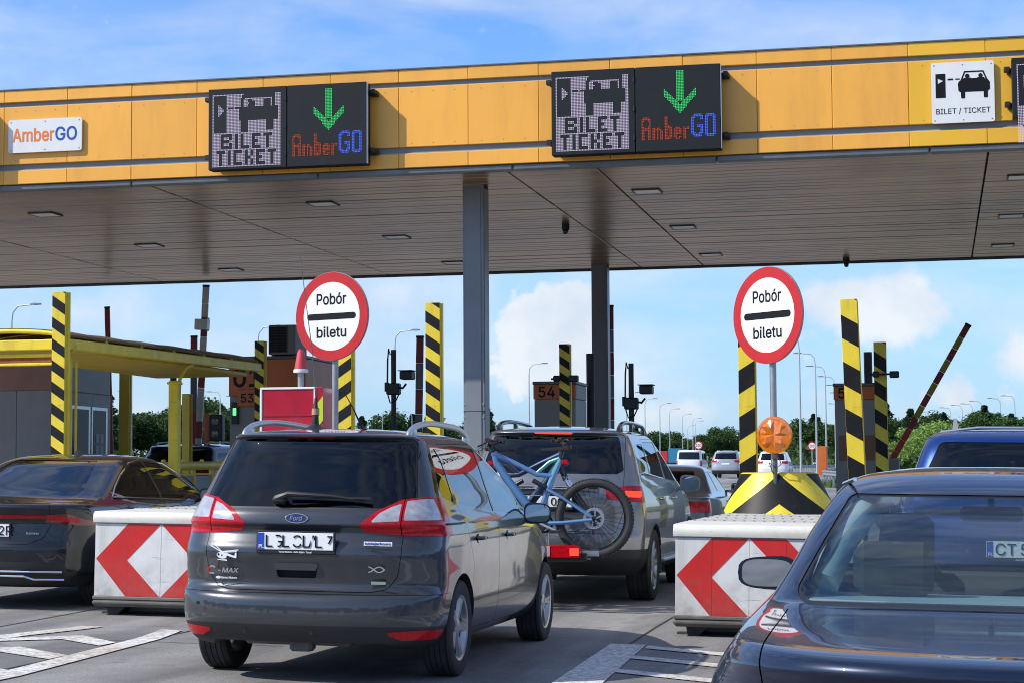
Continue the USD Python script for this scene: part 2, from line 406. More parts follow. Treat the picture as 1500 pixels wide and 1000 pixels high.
def make_marking():
    """Road paint, worn through in places and stained with sand."""
    nodes = {'g': ('geometry', {}), 'n': ('noise_texture', {'scale': 22.0, 'detail': 8.0, 'roughness': 0.72}), 'w': ('map_range', {'from_min': 0.46, 'from_max': 0.62, 'to_min': 0.0, 'to_max': 0.9, 'clamp': True}),
             's': ('noise_texture', {'scale': 0.9, 'detail': 5.0}), 'sr': ('map_range', {'from_min': 0.45, 'from_max': 0.62, 'to_min': 0.0, 'to_max': 0.55, 'clamp': True}),
             'm1': ('mix_color', {'a': (0.72, 0.71, 0.67), 'b': (0.50, 0.36, 0.22)}), 'm2': ('mix_color', {'b': (0.16, 0.15, 0.14)}), 'p': ('principled_bsdf', {'roughness': 0.7})}
    links = [('g.position', 'n.vector'), ('n.fac', 'w.value'), ('g.position', 's.vector'), ('s.fac', 'sr.value'), ('sr.result', 'm1.fac'), ('m1.result', 'm2.a'), ('w.result', 'm2.fac'), ('m2.result', 'p.base_color')]
    mats['road_paint'] = usdkit.material(stage, LK + 'road_paint', nodes, links, surface='p.BSDF')
    return mats['road_paint']


def leafmat(name, dark, light):
    nodes = {'g': ('geometry', {}), 'oi': ('object_info', {}), 'r': ('rgb_ramp', {'ramp': [(0.0, dark), (1.0, light)]}), 'om': ('map_range', {'to_min': 0.75, 'to_max': 1.25}), 'h': ('hsv', {}),
             'd': ('principled_bsdf', {'roughness': 0.6, 'specular_ior_level': 0.25}), 't': ('translucent_bsdf', {}), 'm': ('mix_closure', {'fac': 0.25})}
    links = [('g.random_per_island', 'r.fac'), ('oi.random', 'om.value'), ('om.result', 'h.value'), ('r.color', 'h.color'), ('h.color', 'd.base_color'), ('h.color', 't.color'), ('d.BSDF', 'm.closure1'), ('t.BSDF', 'm.closure2')]
    mats[name] = usdkit.material(stage, LK + name, nodes, links, surface='m.closure')
    return mats[name]


ASPHALT = make_asphalt('asphalt', (0.160, 0.155, 0.148), (0.325, 0.313, 0.297), 0.6)
ROADPAINT = make_marking()
GRASSG = make_asphalt('meadow', (0.055, 0.085, 0.03), (0.11, 0.13, 0.05), 0.2)
FASCIA = mat('fascia_yellow', (0.88, 0.41, 0.05), rough=0.38, var=0.04, vs=0.6, coat=0.15, coatr=0.25, dirt=0.34, dirtc=(0.40, 0.19, 0.045), ds=2.2, streak=True, rnd=0.07)
FASCIA2 = mat('fascia_yellow_new', (0.80, 0.43, 0.02), rough=0.38, var=0.04, vs=0.6, coat=0.15, coatr=0.25, rnd=0.04)
STEEL_D = mat('dark_trim', (0.11, 0.115, 0.12), rough=0.45, metal=0.3, var=0.2, vs=4)
STEEL_G = mat('column_grey', (0.20, 0.215, 0.24), rough=0.42, var=0.08, vs=2, dirt=0.3, dirtc=(0.15, 0.14, 0.13), ds=2.0, streak=True)
SLAT = mat('soffit_slat', (0.45, 0.275, 0.125), rough=0.27, metal=0.6, var=0.16, vs=0.6, rnd=0.14, dirt=0.75, dirtc=(0.10, 0.082, 0.066), ds=0.38)
BLACKP = mat('black_plastic', (0.011, 0.011, 0.012), rough=0.5, bump=0.05, bs=200)
BLACKG = mat('black_gloss', (0.008, 0.008, 0.009), rough=0.12, coat=0.6)
RUBBER = mat('tyre_rubber', (0.022, 0.022, 0.023), rough=0.8, var=0.25, vs=8, bump=0.1, bs=120)
LINER = mat('cabin_dark', (0.016, 0.016, 0.018), rough=0.9)
CHROME = mat('chrome', (0.75, 0.76, 0.78), rough=0.12, metal=1.0)
ALLOY = mat('alloy', (0.42, 0.43, 0.45), rough=0.3, metal=0.9, dirt=0.3, dirtc=(0.1, 0.09, 0.08), ds=6)
ALU = mat('aluminium', (0.55, 0.56, 0.58), rough=0.35, metal=0.9)
YPAINT = mat('post_yellow', (0.80, 0.60, 0.035), rough=0.45, var=0.08, vs=3, dirt=0.5, dirtc=(0.30, 0.21, 0.05), ds=5.5, streak=True, scuff=(0.24, 0.18, 0.06))
YOLD = mat('old_yellow', (0.66, 0.48, 0.04), rough=0.45, var=0.1, vs=3, dirt=0.5, dirtc=(0.22, 0.17, 0.06), ds=2.5, streak=True)
BPAINT = mat('post_black', (0.009, 0.009, 0.010), rough=0.5, var=0.2, vs=5, spec=0.25, dirt=0.18, dirtc=(0.05, 0.045, 0.035), ds=4, scuff=(0.10, 0.09, 0.06))
WHITEP = mat('sign_white', (0.74, 0.74, 0.72), rough=0.4, var=0.03, vs=4, dirt=0.15, dirtc=(0.45, 0.42, 0.36), ds=3, streak=True)
REDP = mat('sign_red', (0.45, 0.010, 0.010), rough=0.38, var=0.08, vs=3)
REDBAR = mat('barrier_red', (0.56, 0.012, 0.010), rough=0.4, var=0.14, vs=3, dirt=0.35, dirtc=(0.26, 0.05, 0.04), ds=7, scuff=(0.22, 0.09, 0.08), low=0.5)
WHITEB = mat('barrier_white', (0.70, 0.70, 0.68), rough=0.45, var=0.05, vs=3, dirt=0.55, dirtc=(0.36, 0.32, 0.26), ds=4.5, streak=True, scuff=(0.20, 0.18, 0.16), low=0.75)
CREAM = mat('barrier_cap', (0.66, 0.64, 0.56), rough=0.5, var=0.06, vs=3, dirt=0.5, dirtc=(0.28, 0.24, 0.18), ds=3.0, scuff=(0.24, 0.21, 0.17))
GALV = mat('galvanised', (0.36, 0.37, 0.38), rough=0.42, metal=0.7, var=0.15, vs=5)
LAMPPOST = mat('lamp_post_grey', (0.42, 0.44, 0.46), rough=0.5, metal=0.3)
CONCRETE = mat('concrete', (0.33, 0.32, 0.30), rough=0.9, var=0.15, vs=2, bump=0.2, bs=40, dirt=0.4, dirtc=(0.16, 0.15, 0.13), ds=1.5)
ORANGE = mat('booth_orange', (0.56, 0.13, 0.02), rough=0.45, var=0.08, vs=2, dirt=0.3, dirtc=(0.25, 0.08, 0.03), ds=2, streak=True)
BOOTHG = mat('booth_grey', (0.24, 0.235, 0.23), rough=0.5, var=0.06, vs=2, dirt=0.3, dirtc=(0.13, 0.12, 0.11), ds=1.6, streak=True)
INK = mat('print_black', (0.007, 0.007, 0.008), rough=0.5, spec=0.2)
ORANGEP = mat('print_orange', (0.78, 0.20, 0.03), rough=0.45)
BLUEP = mat('print_blue', (0.012, 0.075, 0.36), rough=0.45)
EUBLUE = mat('plate_blue', (0.01, 0.06, 0.42), rough=0.4)
PLATEW = mat('plate_white', (0.78, 0.79, 0.78), rough=0.35)
REDLENS = mat('red_lens', (0.40, 0.003, 0.008), rough=0.16, coat=0.25, spec=0.3, var=0.35, vs=40)
REDDARK = mat('red_lens_dark', (0.11, 0.004, 0.007), rough=0.10, coat=1.0)
CLEARLENS = mat('clear_lens', (0.42, 0.42, 0.44), rough=0.14, coat=0.6, metal=0.25, var=0.25, vs=25)
MIRROR = mat('mirror_glass', (0.55, 0.60, 0.66), rough=0.02, metal=1.0)
GLASS_P = pane('privacy_glass', (0.15, 0.16, 0.18), 1.55)
GLASS_T = pane('tinted_glass', (0.42, 0.46, 0.47), 1.55)
GLASS_N = pane('rear_glass', (0.74, 0.84, 0.86), 1.55)
GLASS_C = pane('clear_glass', (0.94, 0.96, 0.95), 1.45)
GLOWRED = emit('brake_glow', (1.0, 0.05, 0.03), 1.6)
SEATM = mat('seat_cloth', (0.035, 0.037, 0.04), rough=0.9)
SEATL = mat('seat_grey', (0.16, 0.18, 0.18), rough=0.75, var=0.1)
TRIML = mat('cabin_grey', (0.30, 0.34, 0.33), rough=0.85)
# ---------------------------------------------------------------- vehicle bodies
def loft(K, ns=120, nc=26, nm=30, taper=(0.0, 0.0), grow=0.0, ztrim=0.0):
    """Body from horizontal outlines. K rows: z, y_rear, y_front, half width, rear corner length, rear power, front corner length, front power.
    Returns the ring grid (ns, n, 3)."""
    K = np.asarray(K, float).copy()
    if grow:
        z0, zt = K[0, 0], K[-1, 0]
        K[:, 0] = z0 + (K[:, 0] - z0) * (zt + grow - z0) / (zt - z0)
        K[:, 1] -= grow; K[:, 2] += grow; K[:, 3] = np.maximum(K[:, 3] + grow, 0.01)
    d = np.abs(np.diff(K[:, :4], axis=0)); s = np.concatenate([[0], np.cumsum(np.sqrt((d ** 2).sum(1)) + 0.01)])
    # denser where the outline turns
    u = np.interp(np.linspace(0, len(s) - 1, ns), np.arange(len(s)), s) * 0.5 + np.linspace(0, s[-1], ns) * 0.5
    I = PchipInterpolator(s, K, axis=0)(u)
    th = np.linspace(0, math.pi / 2, nc)
    rings = []
    for z, yr, yf, w, rr, rp, fr, fp in I:
        L = max(yf - yr, 0.02); rr = min(rr, L * .45); fr = min(fr, L * .45)
        # spread the corner points evenly along the corner
        def corner(p):
            t = np.linspace(0, 1, 200) * math.pi / 2
            x, y = np.sin(t) ** (2 / p), 1 - np.cos(t) ** (2 / p)
            q = np.concatenate([[0], np.cumsum(np.hypot(np.diff(x), np.diff(y)))])
            q /= q[-1]
            k = np.linspace(0, 1, nc)
            return np.interp(k, q, x), np.interp(k, q, y)
        xa, ya = corner(rp); xb, yb = corner(fp)
        ym = np.linspace(yr + rr, yf - fr, nm)[1:-1]
        x = np.concatenate([xa * w, np.full(len(ym), w), (xb * w)[::-1]])
        y = np.concatenate([yr + rr * ya, ym, (yf - fr * yb)[::-1]])
        half = np.stack([x, y, np.full(len(x), z)], 1)
        rings.append(half)
    P = np.array(rings)
    yc = (K[:, 1].min() + K[:, 2].max()) / 2; hl = (K[:, 2].max() - K[:, 1].min()) / 2
    t = (P[..., 1] - yc) / hl
    P[..., 0] *= 1 - np.where(t > 0, taper[1], taper[0]) * np.abs(t) ** 2.5
    M = P[:, ::-1][:, 1:-1].copy(); M[..., 0] *= -1
    return np.concatenate([P, M], 1)


def ring_faces(ns, n):
    i, j = np.meshgrid(np.arange(ns - 1), np.arange(n), indexing='ij')
    a, b, c, d = i * n + j, i * n + (j + 1) % n, (i + 1) * n + (j + 1) % n, (i + 1) * n + j
    return np.vstack([np.stack([a, b, c], -1).reshape(-1, 3), np.stack([a, c, d], -1).reshape(-1, 3)])


def ring_solid(G):
    ns, n = G.shape[:2]
    V = G.reshape(-1, 3); F = ring_faces(ns, n)
    V = np.vstack([V, G[0].mean(0), G[-1].mean(0)]); k = ns * n
    j = np.arange(n)
    F = np.vstack([F, np.stack([(j + 1) % n, j, np.full(n, k)], 1), np.stack([(ns - 1) * n + j, (ns - 1) * n + (j + 1) % n, np.full(n, k + 1)], 1)])
    m = Manifold(MMesh(vert_properties=V.astype(np.float32), tri_verts=F.astype(np.uint32)))
    return m


def grid_normals(G):
    ns, n = G.shape[:2]
    V = G.reshape(-1, 3); F = ring_faces(ns, n)
    N = np.zeros_like(V); c = np.cross(V[F[:, 1]] - V[F[:, 0]], V[F[:, 2]] - V[F[:, 0]])
    for k in range(3):
        np.add.at(N, F[:, k], c)
    N /= np.linalg.norm(N, axis=1, keepdims=True) + 1e-12
    return N.reshape(ns, n, 3)


def rnd(poly, r):
    c = CrossSection([np.asarray(poly, float)], FillRule.NonZero) if not isinstance(poly, CrossSection) else poly
    return c.offset(-r, JoinType.Round, 2, 24).offset(r, JoinType.Round, 2, 24) if r > 0 else c


def mirror_poly(p):
    return [(-a, b) for a, b in p][::-1]


def prism(cs, axis, lo, hi):
    """cs in (x, z) for axis y; (y, z) for axis x; (x, y) for axis z."""
    e = cs.extrude(hi - lo)
    T = {'y': [[1, 0, 0, 0], [0, 0, 1, lo], [0, 1, 0, 0]], 'x': [[0, 0, 1, lo], [1, 0, 0, 0], [0, 1, 0, 0]], 'z': [[1, 0, 0, 0], [0, 1, 0, 0], [0, 0, 1, lo]]}[axis]
    return e.transform(np.array(T, float))


class Car:
    def __init__(self, path, K, wheels, r, ns=120, nc=26, nm=30, taper=(0, 0), skin=0.045, floor=0.42, arch=0.045, track=0.8):
        self.path = path
        a = dict(ns=ns, nc=nc, nm=nm, taper=taper)
        G = loft(K, **a); self.G = G
        N = grid_normals(G)
        mid = [(G, N), ((G[1:] + G[:-1]) / 2, N[1:] + N[:-1])]
        mid += [((g + np.roll(g, -1, 1)) / 2, q + np.roll(q, -1, 1)) for g, q in mid]
        self.kp = np.vstack([g.reshape(-1, 3) for g, _ in mid]); self.kn = np.vstack([q.reshape(-1, 3) for _, q in mid]); self.kn /= np.linalg.norm(self.kn, axis=1, keepdims=True) + 1e-12
        self.tree = cKDTree(self.kp)
        self.K, self.a, self.r, self.wheels = K, a, r, wheels
        self.outer = ring_solid(G)
        self.plus = ring_solid(G + N * 0.004)
        self.minus = ring_solid(G - N * 0.004)
        self.deep = ring_solid(loft(K, grow=-0.03, **a))
        cav = ring_solid(loft(K, grow=-skin, **a))
        big = Manifold.cube((6, 12, 6)).translate((-3, -3, floor))
        cav = cav ^ big
        W = Manifold()
        A = Manifold()
        for y in wheels:
            for s in (-1, 1):
                cyl = Manifold.cylinder(1.0, r + arch, r + arch, 64).rotate((0, 90, 0))
                A = A + cyl.translate((track - .17 if s > 0 else -(track - .17) - 1.0, y, r))
            W = W + Manifold.cylinder(3.0, r + arch + .05, r + arch + .05, 48).rotate((0, 90, 0)).translate((-1.5, y, r))
        self.cav = cav - W
        self.arches = A
        self.body = self.outer - self.cav - A

    def rear(self, poly, r=0.02, lo=-0.3, hi=0.9, both=False):
        p = prism(rnd(poly, r), 'y', lo, hi)
        return p + prism(rnd(mirror_poly(poly), r), 'y', lo, hi) if both else p

    def side(self, poly, r=0.02, lo=0.35, hi=1.4, s=0):
        c = rnd(poly, r)
        P, Q = prism(c, 'x', lo, hi), prism(c, 'x', -hi, -lo)
        return P if s > 0 else Q if s < 0 else P + Q

    def shaded(self, man):
        """(v, f, n) with the normals of the smooth body where a face lies on it."""
        q = man.to_mesh()
        V = np.asarray(q.vert_properties[:, :3], float); F = np.asarray(q.tri_verts, int)
        if len(F) == 0:
            return None
        fn = np.cross(V[F[:, 1]] - V[F[:, 0]], V[F[:, 2]] - V[F[:, 0]]); L = np.linalg.norm(fn, axis=1, keepdims=True)
        ok = L[:, 0] > 1e-12
        F, fn = F[ok], (fn / np.maximum(L, 1e-20))[ok]
        d, i = self.tree.query(V, k=4)
        w = 1 / (d + 1e-4) ** 2
        vn = (self.kn[i] * w[..., None]).sum(1); vn /= np.linalg.norm(vn, axis=1, keepdims=True) + 1e-12
        off = np.abs(((V - self.kp[i[:, 0]]) * self.kn[i[:, 0]]).sum(1))
        on = (off < 0.009) & (d[:, 0] < 0.12)
        cn = vn[F]
        dot = (cn * fn[:, None]).sum(-1)
        use = on[F].all(1) & (dot.min(1) > 0.55)
        n = np.where(use[:, None, None], cn, np.repeat(fn[:, None], 3, 1))
        v = V[F].reshape(-1, 3)
        return v, np.arange(len(v)).reshape(-1, 3), n.reshape(-1, 3)

    def put(self, name, man, mat, parent=None, label=None, kind=None):
        sh = self.shaded(man)
        return put(name, sh, mat, parent or self.path, label=label, kind=kind) if sh else None

    def cut(self, pr, gap=0.0):
        """takes the region out of the body and returns it as a skin piece (with a joint all round)"""
        piece = self.body ^ pr
        self.body = self.body - pr
        return piece

    def lens(self, pr, proud=True):
        self.body = self.body - pr
        return ((self.plus if proud else self.minus) - self.deep) ^ pr

    def glass(self, pr, t=0.012):
        self.body = self.body - pr
        return (self.minus - self.deep) ^ pr


def wheel(parent, loc, r, w, rim_r, spokes, matrim, side, style='twin', n=48):
    """wheel > tyre, rim; side +1: outer face towards +x"""
    wp = uniq(parent, 'wheel')
    x = UsdGeom.Xform.Define(stage, wp)
    M = xf(loc, rz=0) @ (np.diag([side, 1, 1, 1.0]) if side < 0 else np.eye(4))
    # modelled about the x axis: lathe about z then turned z -> x
    T = np.eye(4); T[:3, :3] = np.array([[0, 0, 1], [1, 0, 0], [0, 1, 0]])
    x.AddTransformOp().Set(Gf.Matrix4d(xf(loc).T.tolist()))
    h = w / 2
    b = MB()
    prof = [(rim_r - .005, -h * .8), (rim_r + .012, -h * .95), (r - .035, -h * 1.0), (r - .012, -h * .93), (r - .002, -h * .78)]
    for k in range(4):
        z0 = -h * .6 + k * h * .36
        prof += [(r, z0 - .02), (r, z0 + h * .1), (r - .008, z0 + h * .12), (r - .008, z0 + h * .17)]
    prof += [(r, h * .75), (r - .012, h * .93), (r - .035, h), (rim_r + .012, h * .95), (rim_r - .005, h * .8)]
    b.lathe(prof, n)
    t = MB().tm(b.mesh(), T)
    put('tyre', t, RUBBER, wp, smooth=40)
    d = MB()
    d.lathe([(rim_r, -h * .8), (rim_r - .015, -h * .5), (rim_r - .03, h * .5), (rim_r - .012, h * .86), (rim_r + .006, h * .92), (rim_r + .004, h * .8)], n)
    for k in range(spokes):
        a = 2 * math.pi * k / spokes
        for da in ((-.11, .11) if style == 'twin' else (0,)):
            c0, c1 = a + da * .55, a + da
            wd = .028 if style == 'twin' else .05
            R0, R1 = .045, rim_r - .006
            def pt(R, ang, off, z):
                return (R * math.cos(ang) - off * math.sin(ang), R * math.sin(ang) + off * math.cos(ang), z)
            d.man(Manifold.hull_points(np.array([pt(R0, c0, -wd * .8, h * .52), pt(R0, c0, wd * .8, h * .52), pt(R0, c0, -wd * .5, h * .72), pt(R0, c0, wd * .5, h * .72),
                                                 pt(R1, c1, -wd * .6, h * .62), pt(R1, c1, wd * .6, h * .62), pt(R1, c1, -wd * .35, h * .86), pt(R1, c1, wd * .35, h * .86)])))
    d.lathe([(0, h * .5), (.07, h * .5), (.07, h * .68), (.055, h * .76), (0, h * .77)], 20)
    rim = MB().tm(d.mesh(), T)
    if side < 0:
        for q in (t, rim):
            pass
        rim.moved(np.diag([-1, 1, 1, 1.0])); rim.f = [f[:, ::-1] for f in rim.f]
    rp = put('rim', rim, matrim, wp, smooth=30)
    e = MB().lathe([(0, h * .1), (rim_r * .78, h * .1), (rim_r * .78, h * .2), (0, h * .2)], 28)
    bd = MB().tm(e.mesh(), T)
    if side < 0:
        bd.moved(np.diag([-1, 1, 1, 1.0])); bd.f = [f[:, ::-1] for f in bd.f]
    put('brake_disc', bd, mat('brake_steel', (0.2, 0.2, 0.2), rough=0.4, metal=0.8), wp, smooth=30)


def plate(parent, x, y, z, chars, w=0.52, h=0.114, cell=None, tilt=0.0, frame=True, foot=None, yellowish=False):
    """number plate on the rear of a vehicle, facing -y: plate > frame, band, characters; chars = [(text, x offset from left, height, cut)]"""
    P = thing('number_plate', None, None, (x, y, z), rx=tilt, parent=parent)
    put('plate_frame', MB().cbox((-w / 2 - .012, 0.004, -h / 2 - .026), (w / 2 + .012, .02, h / 2 + .010), .004), BLACKP, P)
    put('plate_sheet', MB().cbox((-w / 2, -.001, -h / 2), (w / 2, .006, h / 2), .002), PLATEW, P)
    put('country_band', MB().box((-w / 2 + .002, -.004, -h / 2 + .002), (-w / 2 + .044, 0.0, h / 2 - .002)), EUBLUE, P)
    m, bb = text('PL', .022, True)
    put('country_code', MB().tm(m, face_rear(-w / 2 + .008, -.0045, -h / 2 + .012)), PLATEW, P)
    b = MB()
    for s, cx, hh, keep in chars:
        m, bb = text(s, hh)
        m.apply_translation((-bb[0][0], -bb[0][1], 0))
        m.apply_scale((0.9, 1, 1)) if False else None
        if keep is not None:       # characters partly painted over in the photograph
            q = Manifold(MMesh(vert_properties=np.array(m.vertices, np.float32), tri_verts=np.array(m.faces, np.uint32)))
            wq, hq = bb[1][0] - bb[0][0], bb[1][1] - bb[0][1]
            for kx0, kz0, kx1, kz1 in keep:
                qq = q ^ Manifold.cube(((kx1 - kx0) * wq, (kz1 - kz0) * hq, 1)).translate((kx0 * wq, kz0 * hq, -.5))
                if qq.num_tri():
                    b.man(qq, face_rear(-w / 2 + cx, -.0045, -hh / 2))
        else:
            b.tm(m, face_rear(-w / 2 + cx, -.0045, -hh / 2))
    put('characters', b, INK, P)
    if foot:
        m, bb = text(foot, .011, True)
        put('frame_lettering', MB().tm(m, face_rear(-(bb[0][0] + bb[1][0]) / 2, .002, -h / 2 - .020)), PLATEW, P)
    return P


def mirror_pair(path, x, y, z, mat_cap, w=.2, h=.14, d=.1, sides=(-1, 1), glass=MIRROR):
    for s in sides:
        x0 = s * x
        pts = []
        for a in np.linspace(0, 2 * math.pi, 20, endpoint=False):
            c, q = math.cos(a), math.sin(a)
            ex = np.sign(c) * abs(c) ** .6; ez = np.sign(q) * abs(q) ** .6
            pts += [(x0 + s * w / 2 + ex * w / 2, y, z + ez * h / 2 * (1 - .12 * ex * s)), (x0 + s * w / 2 + ex * w * .42, y + d * .6, z + ez * h * .42), (x0 + s * w / 2 + ex * w * .25, y + d, z + ez * h * .26)]
        cap = Manifold.hull_points(np.array(pts))
        b = MB().man(cap)
        b.cbox((x0 - .07 * s - .03, y + .03, z - h * .42), (x0 + .03 * s + .03, y + .075, z - h * .2), .008)
        mp = put('mirror', b, mat_cap, path, smooth=35)
        g = [(s * w / 2 + math.copysign(abs(math.cos(a)) ** .6, math.cos(a)) * w * .43, math.copysign(abs(math.sin(a)) ** .6, math.sin(a)) * h * .41) for a in np.linspace(0, 2 * math.pi, 28, endpoint=False)]
        if s < 0: g = g[::-1]
        put('mirror_glass', MB().poly(Polygon(g), .003, face_rear(x0, y - .001, z)), glass, mp)


def seats(path, rows, z=0.5, wd=1.2, m=None, hz=.62, head=True):
    for y in rows:
        for s in (-1, 1):
            b = MB()
            M = xf((s * wd / 4 + s * .06, y, z), rx=14)
            b.cbox((-.24, -.08, 0), (.24, .06, hz), .04, M)
            b.cbox((-.24, .0, -.08), (.24, .5, .1), .04, xf((s * wd / 4 + s * .06, y, z)))
            sp = put('seat', b, m or SEATM, path, smooth=30)
            if head:
                h = MB().cbox((-.13, -.06, hz + .05), (.13, .05, hz + .23), .035, M)
                h.tube(np.array([[-.06, 0, hz - .02], [-.06, 0, hz + .08]]) @ M[:3, :3].T + M[:3, 3], .007).tube(np.array([[.06, 0, hz - .02], [.06, 0, hz + .08]]) @ M[:3, :3].T + M[:3, 3], .007)
                put('headrest', h, m or SEATM, sp, smooth=30)


def rail(path, pts, r, mat_, name='roof_rail', feet=()):
    for s in (-1, 1):
        b = MB()
        p = np.array(pts, float) * [s, 1, 1]
        t = np.linspace(0, 1, 30)
        c = PchipInterpolator(np.linspace(0, 1, len(p)), p)(t)
        b.tube(c, r, 10)
        for y, zb in feet:
            i = np.argmin(abs(c[:, 1] - y))
            b.cbox((c[i, 0] - .02, c[i, 1] - .05, zb), (c[i, 0] + .02, c[i, 1] + .05, c[i, 2]), .008)
        put(name, b, mat_, path, smooth=50)
# ---------------------------------------------------------------- grey people carrier in the middle
def build_people_carrier():
    P_ = thing('car', 'dark grey people carrier with roof rails and a tall whip aerial on its roof', 'car', (-4.205, 12.42, gz(-4.205, 13)), ry=ROLL)
    PA = paint('paint_grey', (0.046, 0.049, 0.055), metal=0.5, rough=0.30, dust=0.10)
    L = 4.86
    K = [  # z, yr, yf, w, rr, rp, fr, fp
        (.235, .16, 4.55, .80, .40, 2.6, .5, 2.4),
        (.27, .07, 4.70, .855, .42, 2.6, .6, 2.4),
        (.36, .015, 4.82, .905, .46, 2.7, .7, 2.4),
        (.44, .0, 4.85, .922, .48, 2.8, .75, 2.4),
        (.53, .005, 4.86, .930, .48, 2.8, .8, 2.4),
        (.585, .03, 4.86, .932, .46, 2.9, .8, 2.4),
        (.62, .085, 4.85, .932, .44, 2.9, .8, 2.4),
        (.66, .108, 4.83, .933, .44, 2.9, .8, 2.4),
        (.76, .094, 4.76, .936, .44, 2.9, .8, 2.4),
        (.855, .076, 4.62, .935, .45, 2.9, .8, 2.4),
        (.885, .080, 4.57, .934, .45, 2.9, .8, 2.4),
        (.95, .112, 4.35, .930, .45, 2.9, .75, 2.4),
        (1.005, .135, 4.13, .926, .45, 2.9, .7, 2.4),
        (1.035, .128, 4.0, .920, .45, 2.9, .65, 2.4),
        (1.06, .108, 3.85, .915, .44, 2.9, .6, 2.5),
        (1.12, .125, 3.62, .895, .42, 2.9, .5, 2.6),
        (1.18, .165, 3.45, .870, .40, 2.9, .45, 2.7),
        (1.30, .25, 3.22, .828, .38, 2.9, .4, 2.7),
        (1.45, .345, 2.85, .775, .36, 2.9, .4, 2.7),
        (1.58, .43, 2.50, .722, .34, 2.9, .4, 2.7),
        (1.63, .45, 2.36, .694, .32, 2.9, .4, 2.7),
        (1.655, .40, 2.27, .672, .30, 2.9, .4, 2.7),
        (1.672, .42, 2.18, .64, .30, 2.8, .4, 2.7),
        (1.692, .56, 2.04, .56, .30, 2.6, .35, 2.6),
        (1.712, .80, 1.88, .42, .28, 2.4, .30, 2.4),
        (1.722, 1.05, 1.70, .20, .22, 2.2, .22, 2.2),
        (1.724, 1.25, 1.55, .02, .1, 2, .1, 2)]
    wy = (.93, 3.98)
    c = Car(P_, K, wy, .335, ns=150, nc=30, nm=44, taper=(0.015, .10), track=.80)
    # rear screen: dark surround then the glass itself
    scr = [(-.655, 1.630), (.655, 1.630), (.742, 1.205), (.60, 1.172), (-.60, 1.172), (-.742, 1.205)]
    rw_ = c.put('rear_window', c.glass(c.rear(scr, .03, -.2, 1.0)), GLASS_P)
    seal = prism(rnd(scr, .03).offset(.012, JoinType.Round, 2, 16), 'y', -.2, 1.0) - prism(rnd(scr, .03), 'y', -.2, 1.0)
    c.put('window_seal', c.lens(seal, False), BLACKP, rw_)
    # side windows
    w1 = [(.50, 1.265), (.93, 1.205), (.93, 1.50), (.86, 1.585), (.66, 1.545)]
    w2 = [(.985, 1.198), (2.03, 1.130), (2.03, 1.60), (1.40, 1.612), (.985, 1.592)]
    w3 = [(2.105, 1.125), (3.36, 1.075), (3.02, 1.31), (2.62, 1.535), (2.105, 1.598)]
    for q, r in ((w1, .03), (w2, .025), (w3, .03)):
        c.put('side_window', c.glass(c.side(q, r)), GLASS_T)
    ws = [(-.62, 1.60), (.62, 1.60), (.78, 1.15), (-.78, 1.15)]
    c.put('windscreen', c.glass(c.rear(ws, .05, 1.9, 3.9)), GLASS_T)
    # tail lamps wrap round the corners
    lampo = [(.400, 1.058), (.435, 1.010), (.60, .995), (.93, .985), (.95, 1.235), (.80, 1.250), (.66, 1.232), (.50, 1.150)]
    for s in (1, -1):
        pr = c.rear(lampo if s > 0 else mirror_poly(lampo), .012, -.2, .62)
        skin = c.lens(pr)
        inner = [(.475, 1.078), (.66, 1.088), (.66, 1.205), (.60, 1.183), (.53, 1.14)]
        outerw = [(.69, 1.094), (.95, 1.098), (.95, 1.225), (.80, 1.238), (.69, 1.222)]
        a = c.rear(inner if s > 0 else mirror_poly(inner), .008, -.2, .62)
        b = c.rear(outerw if s > 0 else mirror_poly(outerw), .008, -.2, .45)
        slit = c.rear([(.672, .9), (.678, .9), (.678, 1.3), (.672, 1.3)] if s > 0 else mirror_poly([(.672, .9), (.678, .9), (.678, 1.3), (.672, 1.3)]), 0, -.2, .4)
        lp = c.put('tail_lamp', skin - a - b - slit, REDLENS)
        c.put('clear_lens', (skin ^ a), CLEARLENS, lp)
        c.put('clear_lens', (skin ^ b), CLEARLENS, lp)
        band = c.rear([(.44, 1.018), (.93, 1.0), (.93, 1.05), (.42, 1.058)] if s > 0 else mirror_poly([(.44, 1.018), (.93, 1.0), (.93, 1.05), (.42, 1.058)]), .005, -.2, .4)
        c.put('lamp_core', ((c.outer - c.deep) ^ band), REDDARK, lp) if False else None
    # high brake light in the spoiler edge
    c.put('high_brake_light', c.lens(c.rear([(-.22, 1.640), (.14, 1.640), (.14, 1.656), (-.22, 1.656)], .004, -.2, .8)), REDDARK)
    # tailgate
    gate = [(-.685, 1.16), (-.690, .86), (-.665, .72), (-.60, .635), (-.50, .612), (.50, .612), (.60, .635), (.665, .72), (.690, .86), (.685, 1.16), (.70, 1.66), (-.70, 1.66)]
    g = rnd(gate, .05)
    hatch = c.cut(prism(g, 'y', -.2, .60))
    inner = prism(g.offset(-.0045, JoinType.Round, 2, 16), 'y', -.2, .60)
    hatch = hatch ^ inner
    # recessed handle
    hr = [(-.17, .79), (.13, .79), (.115, .70), (-.155, .70)]
    hatch = hatch - c.rear(hr, .02, -.2, .3)
    tg = c.put('tailgate', hatch, PA)
    put('handle_recess', MB().poly(Polygon(hr).buffer(.01), .01, face_rear(0, .165, 0)), PA, tg)
    b = MB().man(Manifold.hull_points(np.array([(x, y, z) for x, z in ((-.175, .79), (.135, .79), (.12, .752), (-.16, .752), (-.15, .80), (.11, .80)) for y in (.075, .115)])))
    put('handle', b, PA, tg, smooth=30)
    # wiper
    w = MB().tube([(-.19, .16, 1.225), (-.10, .125, 1.262), (.2, .16, 1.248), (.43, .19, 1.218)], [.03, .02, .012, .006], 8)
